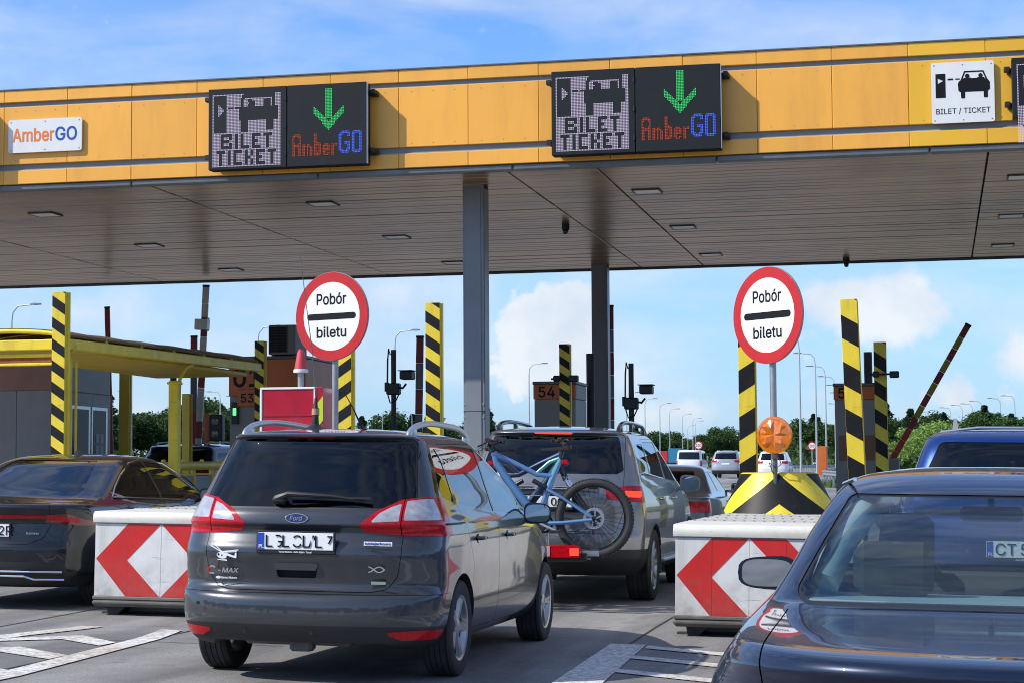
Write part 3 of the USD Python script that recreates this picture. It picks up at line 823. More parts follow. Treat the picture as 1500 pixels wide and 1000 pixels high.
    w.cbox((-.22, .13, 1.19), (-.12, .2, 1.25), .02)
    w.box((-.1, .17, 1.232), (.47, .19, 1.246))
    put('rear_wiper', w, BLACKP, tg, smooth=40)
    # badge, plate, lettering
    b = MB().lathe([(0, 0), (.0835, 0), (.0835, .006), (.078, .011), (0, .011)], 40, xf(s=(1, .43, 1)))
    bdg = put('badge_rim', b.moved(face_rear(-.032, .116, 1.098)), CHROME, tg, smooth=40)
    put('badge_field', MB().poly(affinity.scale(Point(0, 0).buffer(1, 32), .073, .029), .003, face_rear(-.032, .105, 1.098)), mat('badge_blue', (.008, .03, .16), rough=.15, coat=1.0), tg)
    m, bb = text('Ford', .03)
    m.apply_translation((-(bb[0][0] + bb[1][0]) / 2, -.014, 0)); m.apply_transform(np.array([[1, .25, 0, 0], [0, 1, 0, 0], [0, 0, 1, 0], [0, 0, 0, 1.]]))
    put('badge_lettering', MB().tm(m, face_rear(-.034, .1015, 1.098)), CHROME, tg)
    ch = [('L', .058, .08, None), ('G', .108, .08, [(.5, 0, 1, .55), (.3, .8, .9, 1)]), ('L', .175, .08, None), ('S', .250, .08, [(0, .0, 1, .3), (.0, .75, 1, 1)]), ('L', .318, .08, None), ('A', .358, .08, [(.0, .0, .25, 1), (.4, .6, 1, 1)]), ('L', .405, .08, None), ('7', .475, .08, [(.3, .35, 1, 1)])]
    plate(P_, -.022, .062, .945, ch, foot='Toruń Motors  Auto Salon  Toruń', w=.53)
    # helicopter sticker and model lettering
    b = MB()
    heli = unary_union([affinity.rotate(affinity.scale(Point(.085, .03).buffer(1, 16), .036, .021), -12, origin=(.085, .03)), Polygon([(.10, .035), (.185, .012), (.19, .02), (.19, .05), (.18, .05), (.176, .027), (.11, .05)]),
                        LineString([(.085, .052), (.005, .095)]).buffer(.0035), LineString([(.085, .056), (.015, .12)]).buffer(.003), LineString([(.085, .055), (.20, .068)]).buffer(.0035), LineString([(.085, .05), (.19, .058)]).buffer(.003),
                        Polygon([(.05, .005), (.12, .003), (.125, -.008), (.10, -.004), (.06, .0)]), Polygon([(.075, .045), (.095, .045), (.092, .06), (.08, .06)])])
    heli = heli.difference(Point(.062, .036).buffer(.009)).difference(Point(.086, .03).buffer(.006))
    put('helicopter_sticker', b.poly(heli, .002, face_rear(-.635, .088, .81)), PLATEW, tg)
    m, bb = text('-MAX', .030, True); m.apply_transform(np.array([[1.25, .22, 0, .058], [0, 1, 0, 0.004], [0, 0, 1, 0], [0, 0, 0, 1.]]))
    put('model_lettering', MB().tm(m, face_rear(-.645, .096, .722)), CHROME, tg)
    arc = LineString([(.03 + .028 * math.cos(a), .02 + .024 * math.sin(a)) for a in np.linspace(.7, 5.3, 24)]).buffer(.006, cap_style=2)
    put('model_letter', MB().poly(arc.intersection(sbox(.015, -1, 1, 1)), .002, face_rear(-.65, .096, .722)), CHROME, tg)
    put('model_letter_edge', MB().poly(arc.intersection(sbox(-1, -1, .015, 1)), .002, face_rear(-.65, .096, .722)), REDP, tg)
    m, bb = text('Bemo Motors', .013, True)
    d = MB().tm(m, face_rear(-.555, .10, .685)); d.poly(affinity.scale(Point(-.02, .007).buffer(1), .018, .009), .002, face_rear(-.555, .10, .685))
    put('dealer_lettering', d, PLATEW, tg)
    m, bb = text('lubiejarkowo', .020, True)
    b = MB().poly(sbox(.45, .925, .645, .952), .001, face_rear(0, .084, 0)); put('sticker', b, PLATEW, tg)
    m.apply_scale((.18 / (bb[1][0] - bb[0][0]), .8, 1)); m.apply_translation((.455, .932, 0))
    put('sticker_lettering', MB().tm(m, face_rear(0, .0822, 0)), EUBLUE, tg)
    fish = LineString([(.51 + .055 * t, .767 + .018 * math.sin(math.pi * t * 1.25)) for t in np.linspace(0, 1.15, 20)] ).buffer(.003).union(LineString([(.51 + .055 * t, .767 - .018 * math.sin(math.pi * t * 1.25)) for t in np.linspace(0, 1.15, 20)]).buffer(.003))
    fish = affinity.scale(fish, -1.7, 1, origin=(.54, .767))
    put('fish_sign', MB().poly(fish, .002, face_rear(0, .10, 0)), CHROME, tg)
    put('engine_badge', MB().poly(sbox(.50, .668, .60, .688), .002, face_rear(0, .10, 0)), mat('badge_green', (.3, .42, .36), rough=.3, metal=.6), tg)
    # bumper: painted shell over a black skirt, with reflectors and sensors
    sk = [(-1, .2), (1, .2), (1, .385), (.62, .392), (-.62, .392), (-1, .385)]
    skirt = c.cut(c.rear(sk, 0, -.2, .75))
    skirt = skirt - c.rear([(-.70, .19), (.70, .19), (.60, .275), (-.60, .275)], .03, -.3, .55)
    for s in (1, -1):
        rf = [(.585, .352), (.80, .366), (.90, .362), (.90, .300), (.70, .297)]
        pr = c.rear(rf if s > 0 else mirror_poly(rf), .012, -.2, .5)
        c.put('reflector', ((c.plus - c.deep) ^ pr), REDLENS)
        skirt = skirt - pr
    c.put('bumper_skirt', skirt, BLACKP)
    bp = [(-1.0, .383), (1.0, .383), (1.0, .60), (-1.0, .60)]
    bump = c.cut(c.rear(bp, 0, -.2, .58)) ^ c.rear([(-1, .386), (1, .386), (1, .597), (-1, .597)], 0, -.2, .576)
    bm = c.put('rear_bumper', bump, PA)
    for x in (-.35, .12, -.70, .55):
        put('parking_sensor', MB().lathe([(0, 0), (.013, 0), (.013, .004), (0, .004)], 14, face_rear(x, .012 if abs(x) < .5 else .06, .345 if abs(x) < .5 else .52)), BLACKG, bm)
    # door joints and flank
    for s in (1, -1):
        rd = [(1.02, .30), (2.055, .30), (2.055, 1.64), (.97, 1.62), (.965, 1.20), (1.25, .75), (1.20, .52)]
        fd = [(2.062, .30), (3.42, .30), (3.44, .80), (3.42, 1.07), (2.70, 1.54), (2.062, 1.64)]
        for nm, q in (('rear_door', rd), ('front_door', fd)):
            cs = rnd(q, .04)
            full = prism(cs, 'x', .35 if s > 0 else -1.4, 1.4 if s > 0 else -.35)
            inn = prism(cs.offset(-.004, JoinType.Round, 2, 16), 'x', .35 if s > 0 else -1.4, 1.4 if s > 0 else -.35)
            piece = c.cut(full) ^ inn
            dp = c.put(nm, piece, PA)
            y0 = 1.30 if nm == 'rear_door' else 2.28
            xs = np.interp(.93, [k[0] for k in K], [k[3] for k in K])
            h = MB()
            pts = np.array([(s * (xs + .004), y0, .945), (s * (xs + .034), y0 + .04, .95), (s * (xs + .036), y0 + .14, .95), (s * (xs + .006), y0 + .20, .945)])
            h.tube(pts, [.012, .016, .016, .012], 8)
            h.poly(affinity.scale(Point(0, 0).buffer(1), .07, .035), .003, np.array([[0, 0, s, s * (xs + .001)], [1, 0, 0, y0 + .1], [0, 1, 0, .945], [0, 0, 0, 1.]]))
            put('door_handle', h, BLACKG, dp, smooth=50)
        sill = c.cut(prism(rnd([(1.30, .19), (3.50, .19), (3.50, .292), (1.30, .292)], 0), 'x', .35 if s > 0 else -1.4, 1.4 if s > 0 else -.35))
        c.put('sill', sill, PA)
    # sliding door track line and window trim strip
    for s in (1, -1):
        put('door_rail', MB().box((s * .905, .50, 1.062), (s * .928, .98, 1.072)), BLACKP, P_)
    c.put('body', c.body, PA)
    put('cabin_lining', (c.cav - Manifold.cube((6, 8, 3)).translate((-3, -2, 1.0))) - ring_solid(loft(K, grow=-.07, **c.a)), LINER, P_)
    # black pillars between the side windows
    rail(P_, [(.60, .62, 1.665), (.60, .80, 1.735), (.60, 1.3, 1.768), (.60, 2.0, 1.752), (.60, 2.35, 1.66)], .022, ALU, feet=((.72, 1.65), (2.28, 1.62)))
    a = MB().lathe([(0, 0), (.10, 0), (.10, .012), (.05, .03), (.026, .05), (.022, .11), (.026, .115), (.026, .16), (.016, .17), (.010, .24), (0, .24)], 20)
    ap = put('aerial_base', a.moved(xf((-.21, 1.02, 1.705))), BLACKP, P_, smooth=40)
    put('aerial_collar', MB().lathe([(.027, .115), (.027, .16)], 16, xf((-.21, 1.02, 1.705))), mat('collar_brown', (.45, .28, .16), rough=.4), ap)
    put('aerial_whip', MB().tube([(-.21, 1.02, 1.93), (-.24, 1.02, 2.25), (-.30, 1.01, 2.65), (-.345, 1.0, 2.98)], [.004, .0035, .003, .002], 6), STEEL_D, ap)
    put('roof_aerial', MB().tube([(.19, .90, 1.70), (.155, .75, 1.86), (.12, .62, 1.98)], [.008, .005, .003], 6).lathe([(0, 0), (.04, 0), (.025, .03), (0, .045)], 14, xf((.19, .90, 1.69))), BLACKP, P_, smooth=40)
    mirror_pair(P_, .90, 3.08, 1.10, BLACKG, w=.23, h=.17, d=.15)
    seats(P_, (1.0, 1.75, 2.6), .55)
    put('exhaust_box', MB().cbox((-.45, .22, .24), (.35, .40, .33), .04).cbox((-.1, .2, .2), (.06, .32, .30), .02), STEEL_D, P_)
    for y in wy:
        for s in (1, -1):
            wheel(P_, (s * .815, y, .335), .335, .215, .222, 5, ALLOY, s, 'twin')
    put('underbody', MB().box((-.72, .5, .26), (.72, 4.5, .42)), LINER, P_)
    return P_


build_people_carrier()
# ---------------------------------------------------------------- ground
def sheet(poly, lift, step=4.0, ymax=None):
    """a shapely polygon laid on the ground, lift metres above it"""
    x0, y0, x1, y1 = poly.bounds
    cuts = sorted({16.0, 130.0, *np.arange(math.floor(y0 / step) * step, y1 + step, step if y1 - y0 < 200 else 20.0)})
    b = MB()
    for a, c in zip(cuts[:-1], cuts[1:]):
        p = poly.intersection(sbox(-500, a, 500, c))
        for xa, xb in ((-500, -25), (-25, 12), (12, 500)):
            q = p.intersection(sbox(xa, a, xb, c))
            for g in getattr(q, 'geoms', [q]):
                if g.geom_type != 'Polygon' or g.area < 1e-7:
                    continue
                v, f = trimesh.creation.triangulate_polygon(g, engine='earcut')
                z = np.array([gz(*w) for w in v]) + lift
                V = np.column_stack([v, z])
                n = np.cross(V[f[:, 1]] - V[f[:, 0]], V[f[:, 2]] - V[f[:, 0]])[:, 2]
                f = np.where((n < 0)[:, None], f[:, ::-1], f)
                b.add(V, f)
    return b


put('ground', sheet(sbox(-480, -60, 480, 1200), -.03, step=20), GRASSG, kind='structure')
plaza = Polygon([(-70, -40), (14, -40), (14, 70), (2, 84), (-6.6, 98), (-6.6, 135), (-9, 260), (-9, 1100), (-38, 1100), (-38, 130), (-60, 90), (-70, 70)])
put('road', sheet(plaza, 0.0, step=8), ASPHALT, kind='structure')
# joints between the poured lanes: shallow dark lines of sealant
SEAL = mat('joint_sealant', (0.03, 0.03, 0.03), rough=0.7)
for x in (-2.545, -6.42, -8.15, -12.0, .9):
    wob = [(x + .012 * math.sin(k * 1.7 + x), 2 + k * 2.0) for k in range(20)]
    put('road_joint', sheet(LineString(wob).buffer(.011), .0045), SEAL, kind='structure')
for y, xa, xb in ((15.1, -14, -5.2), (9.0, -5, 2), (23.0, -6.4, -2.6)):
    put('road_joint', sheet(LineString([(xa + k * (xb - xa) / 8, y + .015 * math.sin(2.3 * k)) for k in range(9)]).buffer(.010), .0045), SEAL, kind='structure')


def mark(pts, w=None):
    p = Polygon(pts) if w is None else LineString(pts).buffer(w / 2, cap_style=2)
    put('road_marking', sheet(p, .008), ROADPAINT, kind='structure')


# arrow-shaped hatching in front of the two island noses
mark([(-6.10, 9.0), (-6.10, 12.3), (-6.34, 15.3), (-6.50, 16.2), (-6.70, 16.2), (-6.55, 15.3), (-6.32, 12.3), (-6.32, 9.0)])
mark([(-8.28, 9.0), (-8.02, 12.3), (-7.72, 15.3), (-7.50, 16.3), (-7.28, 16.3), (-7.50, 15.3), (-7.80, 12.3), (-8.05, 9.0)])
for y in (15.0, 13.85, 12.7, 11.5):
    h = (16.6 - y) * .13 + .5
    mark([(-7.08, y + .42), (-7.08 - h * .75, y - .1), (-7.08 - h * .75, y - .42), (-7.08, y + .02), (-7.08 + h * .75, y - .42), (-7.08 + h * .75, y - .1)])
mark([(-2.12, 9.0), (-2.22, 12.6), (-2.40, 16.2), (-2.70, 16.2), (-2.56, 12.6), (-2.46, 9.0)])
mark([(-.75, 9.0), (-.9, 14.0), (-1.2, 16.2), (-1.4, 16.2), (-1.1, 14.0), (-1.0, 9.0)])
for y in (15.75, 14.85, 13.8, 12.6):
    mark([(-2.37, y + .16), (-1.25, y - .55), (-1.15, y - .34), (-2.37, y + .40)])
for x in (-27, -31, -18, -22.5, -13.2):   # lines on the carriageway beyond
    mark([(x, 75), (x, 130), (x, 400)], .16)

# ---------------------------------------------------------------- islands
for xc, w, nm in ((-7.05, 1.25, 'concrete island with kerbs under the middle booth'), (-1.55, 1.25, 'concrete island with kerbs under the right-hand booth'), (-12.7, 1.45, 'concrete island with kerbs under the booth with the big number board'), (-18.6, 2.4, 'broad concrete island under the grey booth at the far left')):
    b = MB()
    n = 20
    ys = np.linspace(22.6, 48, n)
    V = []
    for y in ys:
        for x, dz in ((xc - w / 2, -.05), (xc - w / 2, .13), (xc - w / 2 + .03, .15), (xc + w / 2 - .03, .15), (xc + w / 2, .13), (xc + w / 2, -.05)):
            V.append((x, y, gz(x, y) + dz))
    b.add(V, [[i * 6 + j, i * 6 + j + 1, (i + 1) * 6 + j + 1, (i + 1) * 6 + j] for i in range(n - 1) for j in range(5)])
    b.add(V[:6], [[0, 1, 4, 5], [1, 2, 3, 4]])
    put('island', b, CONCRETE, label=nm, cat='traffic island')

# ---------------------------------------------------------------- canopy
YF, YB, ZS = 27.88, 41.65, 5.95
BAYS = [-24.0, -17.15, -11.8, -6.155, -4.805, .811, 7.6]
can = thing('canopy', 'long yellow-edged toll canopy on two grey steel columns spanning every lane', 'canopy')
PITCH = .30
prof = Polygon([(0.006, 0), (PITCH - .006, 0), (PITCH - .006, .012), (PITCH - .018, .03), (.018, .03), (.006, .012)])
for a, c in zip(BAYS[:-1], BAYS[1:]):
    bay = put('soffit_bay', MB().box((a, YF + .01, ZS + .035), (c, YB - .01, ZS + .07)), LINER, can)
    k = 0
    y = YF + .02
    while y + PITCH < YB:
        jog = rng.normal(0, .0022)
        put('slat', MB().cbox((a + .014, y + .009, ZS + jog), (c - .014, y + PITCH - .009, ZS + .03), .009), SLAT, bay)
        y += PITCH
roof = put('roof', MB().box((-24, 27.75, 7.40), (7.6, YB + .02, 7.47)).box((-24, YB, ZS - .03), (7.6, YB + .06, 7.4)).box((-24, YF, ZS + .08), (7.6, YF + .05, 7.35)), STEEL_D, can)
put('roof_core', MB().box((-24, YF + .1, ZS + .09), (7.6, YB - .1, 7.38)), LINER, can)
PX = [.79 + 1.065 * k for k in range(-23, 7)]
for i, (xa, xb) in enumerate(zip(PX[:-1], PX[1:])):
    for nm, z0, z1, y0 in (('top_panel', 7.305, 7.49, 27.70), ('fascia_panel', 6.325, 7.225, 27.70), ('lower_panel', 6.012, 6.222, 27.69)):
        t = rng.normal(0, .004, 2)
        new = xa > -.4
        b = MB().cbox((xa + .003, y0 + t[0] * .4, z0), (xb - .003, y0 + .05, z1), .006)
        put(nm, b, FASCIA2 if new else FASCIA, can)
put('top_flashing', MB().cbox((-24, 27.685, 7.488), (7.6, 27.9, 7.512), .004), STEEL_D, can)
put('shadow_gap', MB().box((-24, 27.745, 6.0), (7.6, 27.78, 7.48)), mat('gap_grey', (.20, .205, .20), rough=.5), can)
put('groove_lip', MB().box((-23, 27.715, 6.222), (7.5, 27.747, 6.237)), mat('lip_grey', (.34, .34, .33), rough=.5), can)
put('groove_lip', MB().box((-23, 27.715, 7.225), (7.5, 27.747, 7.235)), mat('lip_grey', (.34, .34, .33), rough=.5), can)
x = -24.0
while x < 7.6:
    put('gutter', MB().cbox((x + .004, 27.72, 5.915), (min(x + 3.0, 7.6) - .004, 27.875, 6.008), .02), mat('gutter_grey', (.15, .155, .155), rough=.4, metal=.3, var=.2, vs=2), can)
    x += 3.0
# screws on the panels
b = MB()
for i, xa in enumerate(PX[:-1]):
    for dx in (.2, .53, .86):
        for z in (6.38, 7.16):
            b.lathe([(0, 0), (.006, 0), (.006, .003), (0, .004)], 6, face_rear(xa + dx, 27.699, z))
put('panel_screws', b, STEEL_D, can, kind='stuff')
for yc in (29.35, 40.9):
    col = put('column', MB().box((-7.115, yc - .165, gz(-7, yc)), (-6.785, yc - .143, ZS)).box((-7.115, yc + .143, gz(-7, yc)), (-6.785, yc + .165, ZS)).box((-6.99, yc - .143, gz(-7, yc)), (-6.91, yc + .143, ZS)), STEEL_G, can,
              label='grey steel column at the near edge of the canopy' if yc < 35 else 'dark grey steel column at the far edge of the canopy')
    put('cover_plate', MB().cbox((-7.085, yc - .181, gz(-7, yc) + .5), (-6.83, yc - .167, ZS - .05), .004), STEEL_G, col)
    put('side_plate', MB().cbox((-6.783, yc - .15, gz(-7, yc) + .5), (-6.775, yc + .15, ZS - .05), .003), STEEL_G, col)
    for x in (-7.102, -6.80):
        for z in (2.35, 2.55):
            put('bolt', MB().lathe([(0, 0), (.016, 0), (.016, .012), (0, .014)], 6, face_rear(x, yc - .167, z)), GALV, col)
    put('splice', MB().box((-7.116, yc - .184, 2.44), (-6.784, yc - .1665, 2.447)), LINER, col)
for i, y in enumerate((30.5, 35.0, 39.45)):
    for j, x in enumerate((-14.76, -9.81, -4.41, 1.37)):
        row = ('first', 'second', 'third')[i]
        t = thing('ceiling_light', f'flush ceiling light, {row} from the canopy front in the ' + ('leftmost row', 'row left of the column', 'row right of the column', 'rightmost row')[j], 'ceiling light', (x, y, ZS), group='flush lights in the canopy ceiling')
        b = MB()
        for k in range(4):
            b.cbox((-.225, -.225, -.02), (.225, -.20, -.002), .004, xf(rz=90 * k))
        put('frame', b, STEEL_D, t)
        put('diffuser', MB().cbox((-.198, -.198, -.016), (.198, .198, -.004), .004), mat('diffuser', (.85, .86, .82), rough=.25), t)
for x, y, l in ((-6.41, 34.07, 'small dark dome camera under the canopy, right of the near column'), (-1.75, 40.94, 'small dark dome camera at the far edge of the canopy')):
    t = thing('dome_camera', l, 'camera', (x, y, ZS))
    put('mount', MB().lathe([(0, -.002), (.07, -.002), (.07, -.10), (.05, -.12), (0, -.12)], 18), BLACKP, t, smooth=40)
    put('lens', trimesh.creation.icosphere(2, .05).apply_translation((0, -.02, -.14)), BLACKG, t, smooth=True)

# ---------------------------------------------------------------- message signs with lamps
def paste(A, g, r, c, v):
    for i in range(g.shape[0]):
        for j in range(g.shape[1]):
            if g[i, j] and 0 <= r + i < A.shape[0] and 0 <= c + j < A.shape[1]:
                A[r + i, c + j] = v


def left_panel():
    A = np.ones((49, 48), int)
    A[:, 0] = 1
    A[1:26, 1:10] = 0                       # ticket machine
    for k in range(7):
        A[7 + k:14 - k + 1 - 0, 4 + k // 1:5 + k] = 1 if k < 4 else A[7 + k:14 - k + 1, 4 + k:5 + k]
    A[9:12, 10:20:2] = A[9:12, 10:20:2]
    A[9, 11:15] = 0; A[9, 16:20] = 0        # the arm
    # car seen from the front
    A[0:3, 22:44] = 0; A[3, 24:42] = 1
    A[3:9, 20:22] = 0; A[1:4, 21:23] = 0; A[0:12, 44:46] = A[0:12, 44:46]
    A[2:9, 42:44] = 0
    A[4:9, 25:30] = 0; A[4:9, 36:41] = 0    # heads
    A[4, 28:30] = 1; A[6, 24:26] = 1; A[6, 30] = 1; A[6, 35] = 1
    A[9:18, 19:46] = 0
    A[18:26, 20:25] = 0; A[18:25, 38:43] = 0
    A[26, :] = 1
    F5 = {'B': '1111 1001 1110 1001 1111', 'I': '1 1 1 1 1', 'L': '100 100 100 100 111', 'E': '111 100 110 100 111', 'T': '111 010 010 010 010', 'C': '111 100 100 100 111', 'K': '101 101 110 101 101'}
    for word, r0, x in (('BILET', 27, 6), ('TICKET', 38, 3)):
        for ch in word:
            q = np.kron(np.array([[int(w) for w in r] for r in F5[ch].split()]), np.ones((2, 2), int))
            paste(A, q, r0, x, 0); x += q.shape[1] + 2
    return A


def led_sign(label, x0, x1, z0=6.05, z1=7.28, y=27.40, right=True, small=False):
    T = thing('message_sign', label, 'message sign')
    xm = (x0 + x1) / 2
    BX = mat('sign_case', (.011, .013, .016), rough=.6, spec=.25, var=.1, vs=5, bump=.06, bs=90)
    put('left_cabinet', MB().cbox((x0, y, z0), (xm - .004, y + .20, z1), .008), BX, T)
    put('right_cabinet', MB().cbox((xm + .004, y, z0), (x1, y + .20, z1), .008), BX, T)
    put('side_edge', MB().box((x1 + .002, y + .004, z0 + .005), (x1 + .012, y + .05, z1 - .005)), ALU, T)
    for z in (z1 - .13, z0 + .22):
        for xx in (x0, x1):
            q = MB().cbox((xx - .06, y + .19, z - .05), (xx + .11 if xx == x1 else xx + .06, y + .30, z + .03), .01)
            q.cbox((xx + (.02 if xx == x1 else -.1), y + .10, z - .035), (xx + (.10 if xx == x1 else -.02), y + .22, z + .035), .01)
            put('bracket', q, BLACKP, T)
    for k in range(3):
        put('latch', MB().cbox((xm - .035, y - .012, z1 - .22 - k * .42), (xm - .012, y, z1 - .14 - k * .42), .004), BLACKG, T)
    # lamp dots
    W = (x1 - x0)
    p = (W / 2 - .16) / 48
    r = p * .31

    def dots(cells, m, nm, ox, oz):
        b = MB()
        V, F = [], []
        for i, (rr, cc) in enumerate(cells):
            cx, cz = ox + cc * p, oz - rr * p
            V += [(cx - r, y - .003, cz - r), (cx + r, y - .003, cz - r), (cx + r, y - .003, cz + r), (cx - r, y - .003, cz + r)]
            F.append([4 * i, 4 * i + 1, 4 * i + 2, 4 * i + 3])
        if V:
            b.add(V, F)
            put(nm, b, m, T, kind='stuff')
    A = left_panel()
    dots(np.argwhere(A == 1), emit('led_white', (.80, .72, 1.0), .62), 'white_lamp_dots', x0 + .075, z1 - .10)
    # arrow
    R = np.zeros((49, 48), int)
    ax = 26
    R[1:21, ax - 2:ax + 3] = 1
    for k in range(11):
        for d in range(-1, 4):
            for sg in (-1, 1):
                rr, cc = 26 - k + d - 2, ax + sg * k
                if 0 <= rr < 29: R[rr, cc] = 1
    R[24:29, ax - 4:ax + 5] = [[1 if abs(c - 4) <= 4 - q else 0 for c in range(9)] for q in range(5)]
    dots(np.argwhere(R == 1), emit('led_green', (.06, .85, .22), .75), 'green_lamp_dots', xm + .07, z1 - .06)
    O = np.zeros((49, 54), int)
    c = 3
    q = np.array([[0, 1, 1, 1, 0]] + [[1, 0, 0, 0, 1]] * 1 + [[1, 0, 0, 0, 1]] * 5 + [[1, 1, 1, 1, 1]] * 2 + [[1, 0, 0, 0, 1]] * 6)
    def tall(pat, r0, c0, v=1):
        for i, row in enumerate(pat):
            for j, e in enumerate(row):
                if e == '1': O[r0 + i, c0 + j] = v
    tall(['011110', '111111', '110011', '100001', '100001', '100001', '110011', '111111', '111111', '110011', '110011', '110011', '110011', '110011', '110011'], 31, 2)
    tall(['0000000', '1101100', '1111110', '1101011', '1101011', '1101011', '1101011', '1101011', '1101011'], 37, 9)
    tall(['11000', '11000', '11000', '11000', '11000', '11000', '11110', '11111', '11011', '11011', '11011', '11011', '11011', '11111', '11110'], 31, 17)
    tall(['00000', '01110', '11111', '11011', '11111', '11111', '11000', '11011', '01110'], 37, 23)
    tall(['0000', '1011', '1111', '1100', '1100', '1100', '1100', '1100', '1100'], 37, 29)
    dots(np.argwhere(O == 1), emit('led_orange', (.78, .11, .035), .55), 'orange_lamp_dots', xm + .055, z1 - .055)
    O[:] = 0
    tall(['00111110', '01111111', '11100011', '11000011', '11000000', '11000000', '11000000', '11001111', '11001111', '11000011', '11000011', '11000011', '11100111', '01111110', '00111110'], 30, 34)
    tall(['0111110', '1111111', '1100011'] + ['1100011'] * 9 + ['1100011', '1111111', '0111110'], 30, 43)
    dots(np.argwhere(O == 1), emit('led_blue', (.07, .16, 1.0), 1.0), 'blue_lamp_dots', xm + .055, z1 - .055)
    return T


led_sign('black lamp message sign on the canopy, left of the grey column', -10.62, -8.14)
led_sign('black lamp message sign on the canopy above the gap between the columns', -5.35, -2.895)
led_sign('black lamp message sign just off the left end of the photo', -16.85, -14.38)
led_sign('black lamp message sign cut off by the right edge of the photo', 1.13, 3.6, z0=6.30, z1=7.14)


def letters(parent, s, h, M, m, name='letter', bold=False, center=True, width=None, depth=None):
    """lettering with every character a part of its own"""
    t, bb = text(s, h, bold)
    w = bb[1][0] - bb[0][0]
    k = 1.0 if width is None else width / w
    t.apply_translation((-(bb[0][0] + bb[1][0]) / 2 if center else -bb[0][0], 0, 0)); t.apply_scale((k, 1, 1))
    comps = sorted(t.split(only_watertight=False), key=lambda q: q.bounds[0][0])
    groups = []
    for q in comps:
        a, b = q.bounds[0][0], q.bounds[1][0]
        if groups and a < groups[-1][1] - .25 * (b - a):
            groups[-1][0].append(q); groups[-1][1] = max(groups[-1][1], b)
        else:
            groups.append([[q], b])
    for qs, _ in groups:
        b = MB()
        for q in qs: b.tm(q, M)
        put(name, b, m, parent)


# flat signs on the fascia
T = thing('lane_sign', 'white sign with orange and blue lettering at the left end of the canopy', 'sign', (-13.405, 27.645, 6.755))
put('sheet', MB().poly(sbox(-.615, -.26, .615, .26).buffer(-.04).buffer(.04), .025, face_rear(0, .03, 0)), WHITEP, T)
for x in (-.57, 0, .57):
    for z in (-.22, .22):
        put('screw', MB().lathe([(0, 0), (.011, 0), (.011, .004), (0, .005)], 8, face_rear(x, .005, z)), GALV, T)
letters(T, 'Amber', .20, face_rear(-.545, .004, -.085), ORANGEP, bold=True, center=False, width=.70)
letters(T, 'GO', .20, face_rear(.175, .004, -.085), BLUEP, bold=True, center=False, width=.36)
T = thing('ticket_sign', 'white sign with ticket machine and car pictogram at the right of the canopy', 'sign', (.47, 27.645, 6.745))
put('sheet', MB().poly(sbox(-.43, -.43, .43, .43).buffer(-.03).buffer(.03), .025, face_rear(0, .03, 0)), WHITEP, T)
for x in (-.39, 0, .39):
    for z in (-.39, .39):
        put('screw', MB().lathe([(0, 0), (.010, 0), (.010, .004), (0, .005)], 8, face_rear(x, .005, z)), GALV, T)
put('machine_symbol', MB().poly(sbox(-.37, -.07, -.235, .27).difference(Polygon([(-.34, .205), (-.34, .13), (-.265, .17)])), .002, face_rear(0, .004, 0)), INK, T)
put('arm_symbol', MB().poly(sbox(-.205, .175, -.13, .198), .002, face_rear(0, .004, 0)), INK, T)
put('arm_symbol', MB().poly(sbox(-.10, .178, -.04, .195), .002, face_rear(0, .004, 0)), INK, T)
carp = unary_union([Polygon([(-.06, .02), (-.04, .0), (.34, 0), (.37, .03), (.37, .13), (.34, .17), (.27, .19), (.0, .19), (-.05, .15), (-.065, .12)]), sbox(-.025, -.09, .03, .05).buffer(-.015).buffer(.015), sbox(.285, -.09, .34, .05).buffer(-.015).buffer(.015),
                    LineString([(-.02, .16), (.03, .285), (.28, .285), (.33, .16)]).buffer(.010), Point(.065, .225).buffer(.03), Point(.245, .225).buffer(.03), sbox(.02, .15, .115, .195).buffer(-.01).buffer(.015), sbox(.20, .15, .295, .195).buffer(-.01).buffer(.015)])
put('car_symbol', MB().poly(carp, .002, face_rear(0, .004, 0)), INK, T)
letters(T, 'BILET / TICKET', .075, face_rear(0, .004, -.30), INK, width=.74)

# ---------------------------------------------------------------- ticket signs on posts
def round_sign(label, x, y, zc, rot, d, cone=None):
    T = thing('round_sign', label, 'road sign', (x, y, 0))
    g = gz(x, y)
    R = xf((0, 0, zc), rz=-rot) @ face_rear(0, 0, 0)
    put('post', MB().tube([(.075 * math.sin(math.radians(-rot)) * -1, .075 * math.cos(math.radians(rot)), g), (.075 * math.sin(math.radians(rot)), .075 * math.cos(math.radians(rot)), zc + d * .3)], .038, 14), GALV, T, smooth=50)
    q = MB().poly(Point(0, 0).buffer(d / 2, 48), .02, R @ xf((0, 0, -.022)))
    disc = put('disc', q, GALV, T)
    put('red_ring', MB().poly(Point(0, 0).buffer(d / 2 - .004, 48).difference(Point(0, 0).buffer(d * .385, 48)), .003, R), REDP, T)
    put('white_field', MB().poly(Point(0, 0).buffer(d * .385, 48), .003, R), WHITEP, T)
    put('black_bar', MB().poly(LineString([(-d * .30, -.004), (d * .30, -.004)]).buffer(d * .036), .0045, R), INK, T)
    letters(T, 'Pobór', d * .12, R @ xf((0, d * .135, .003)), INK, bold=True, width=d * .41)
    letters(T, 'biletu', d * .115, R @ xf((0, -d * .235, .003)), INK, bold=True, width=d * .41)
    for z in (-.25, .25):
        put('clamp', MB().box((-.06, .024, z - .02), (.06, .12, z + .02)).moved(xf((0, 0, zc), rz=-rot)), GALV, T)


round_sign('round red-ringed ticket sign left of the grey column, behind the grey people carrier', -6.97, 22.0, 3.32, 18, 1.05)
round_sign('round red-ringed ticket sign above the orange warning lamp on the right', -1.84, 22.1, 3.215, 40, 1.10)
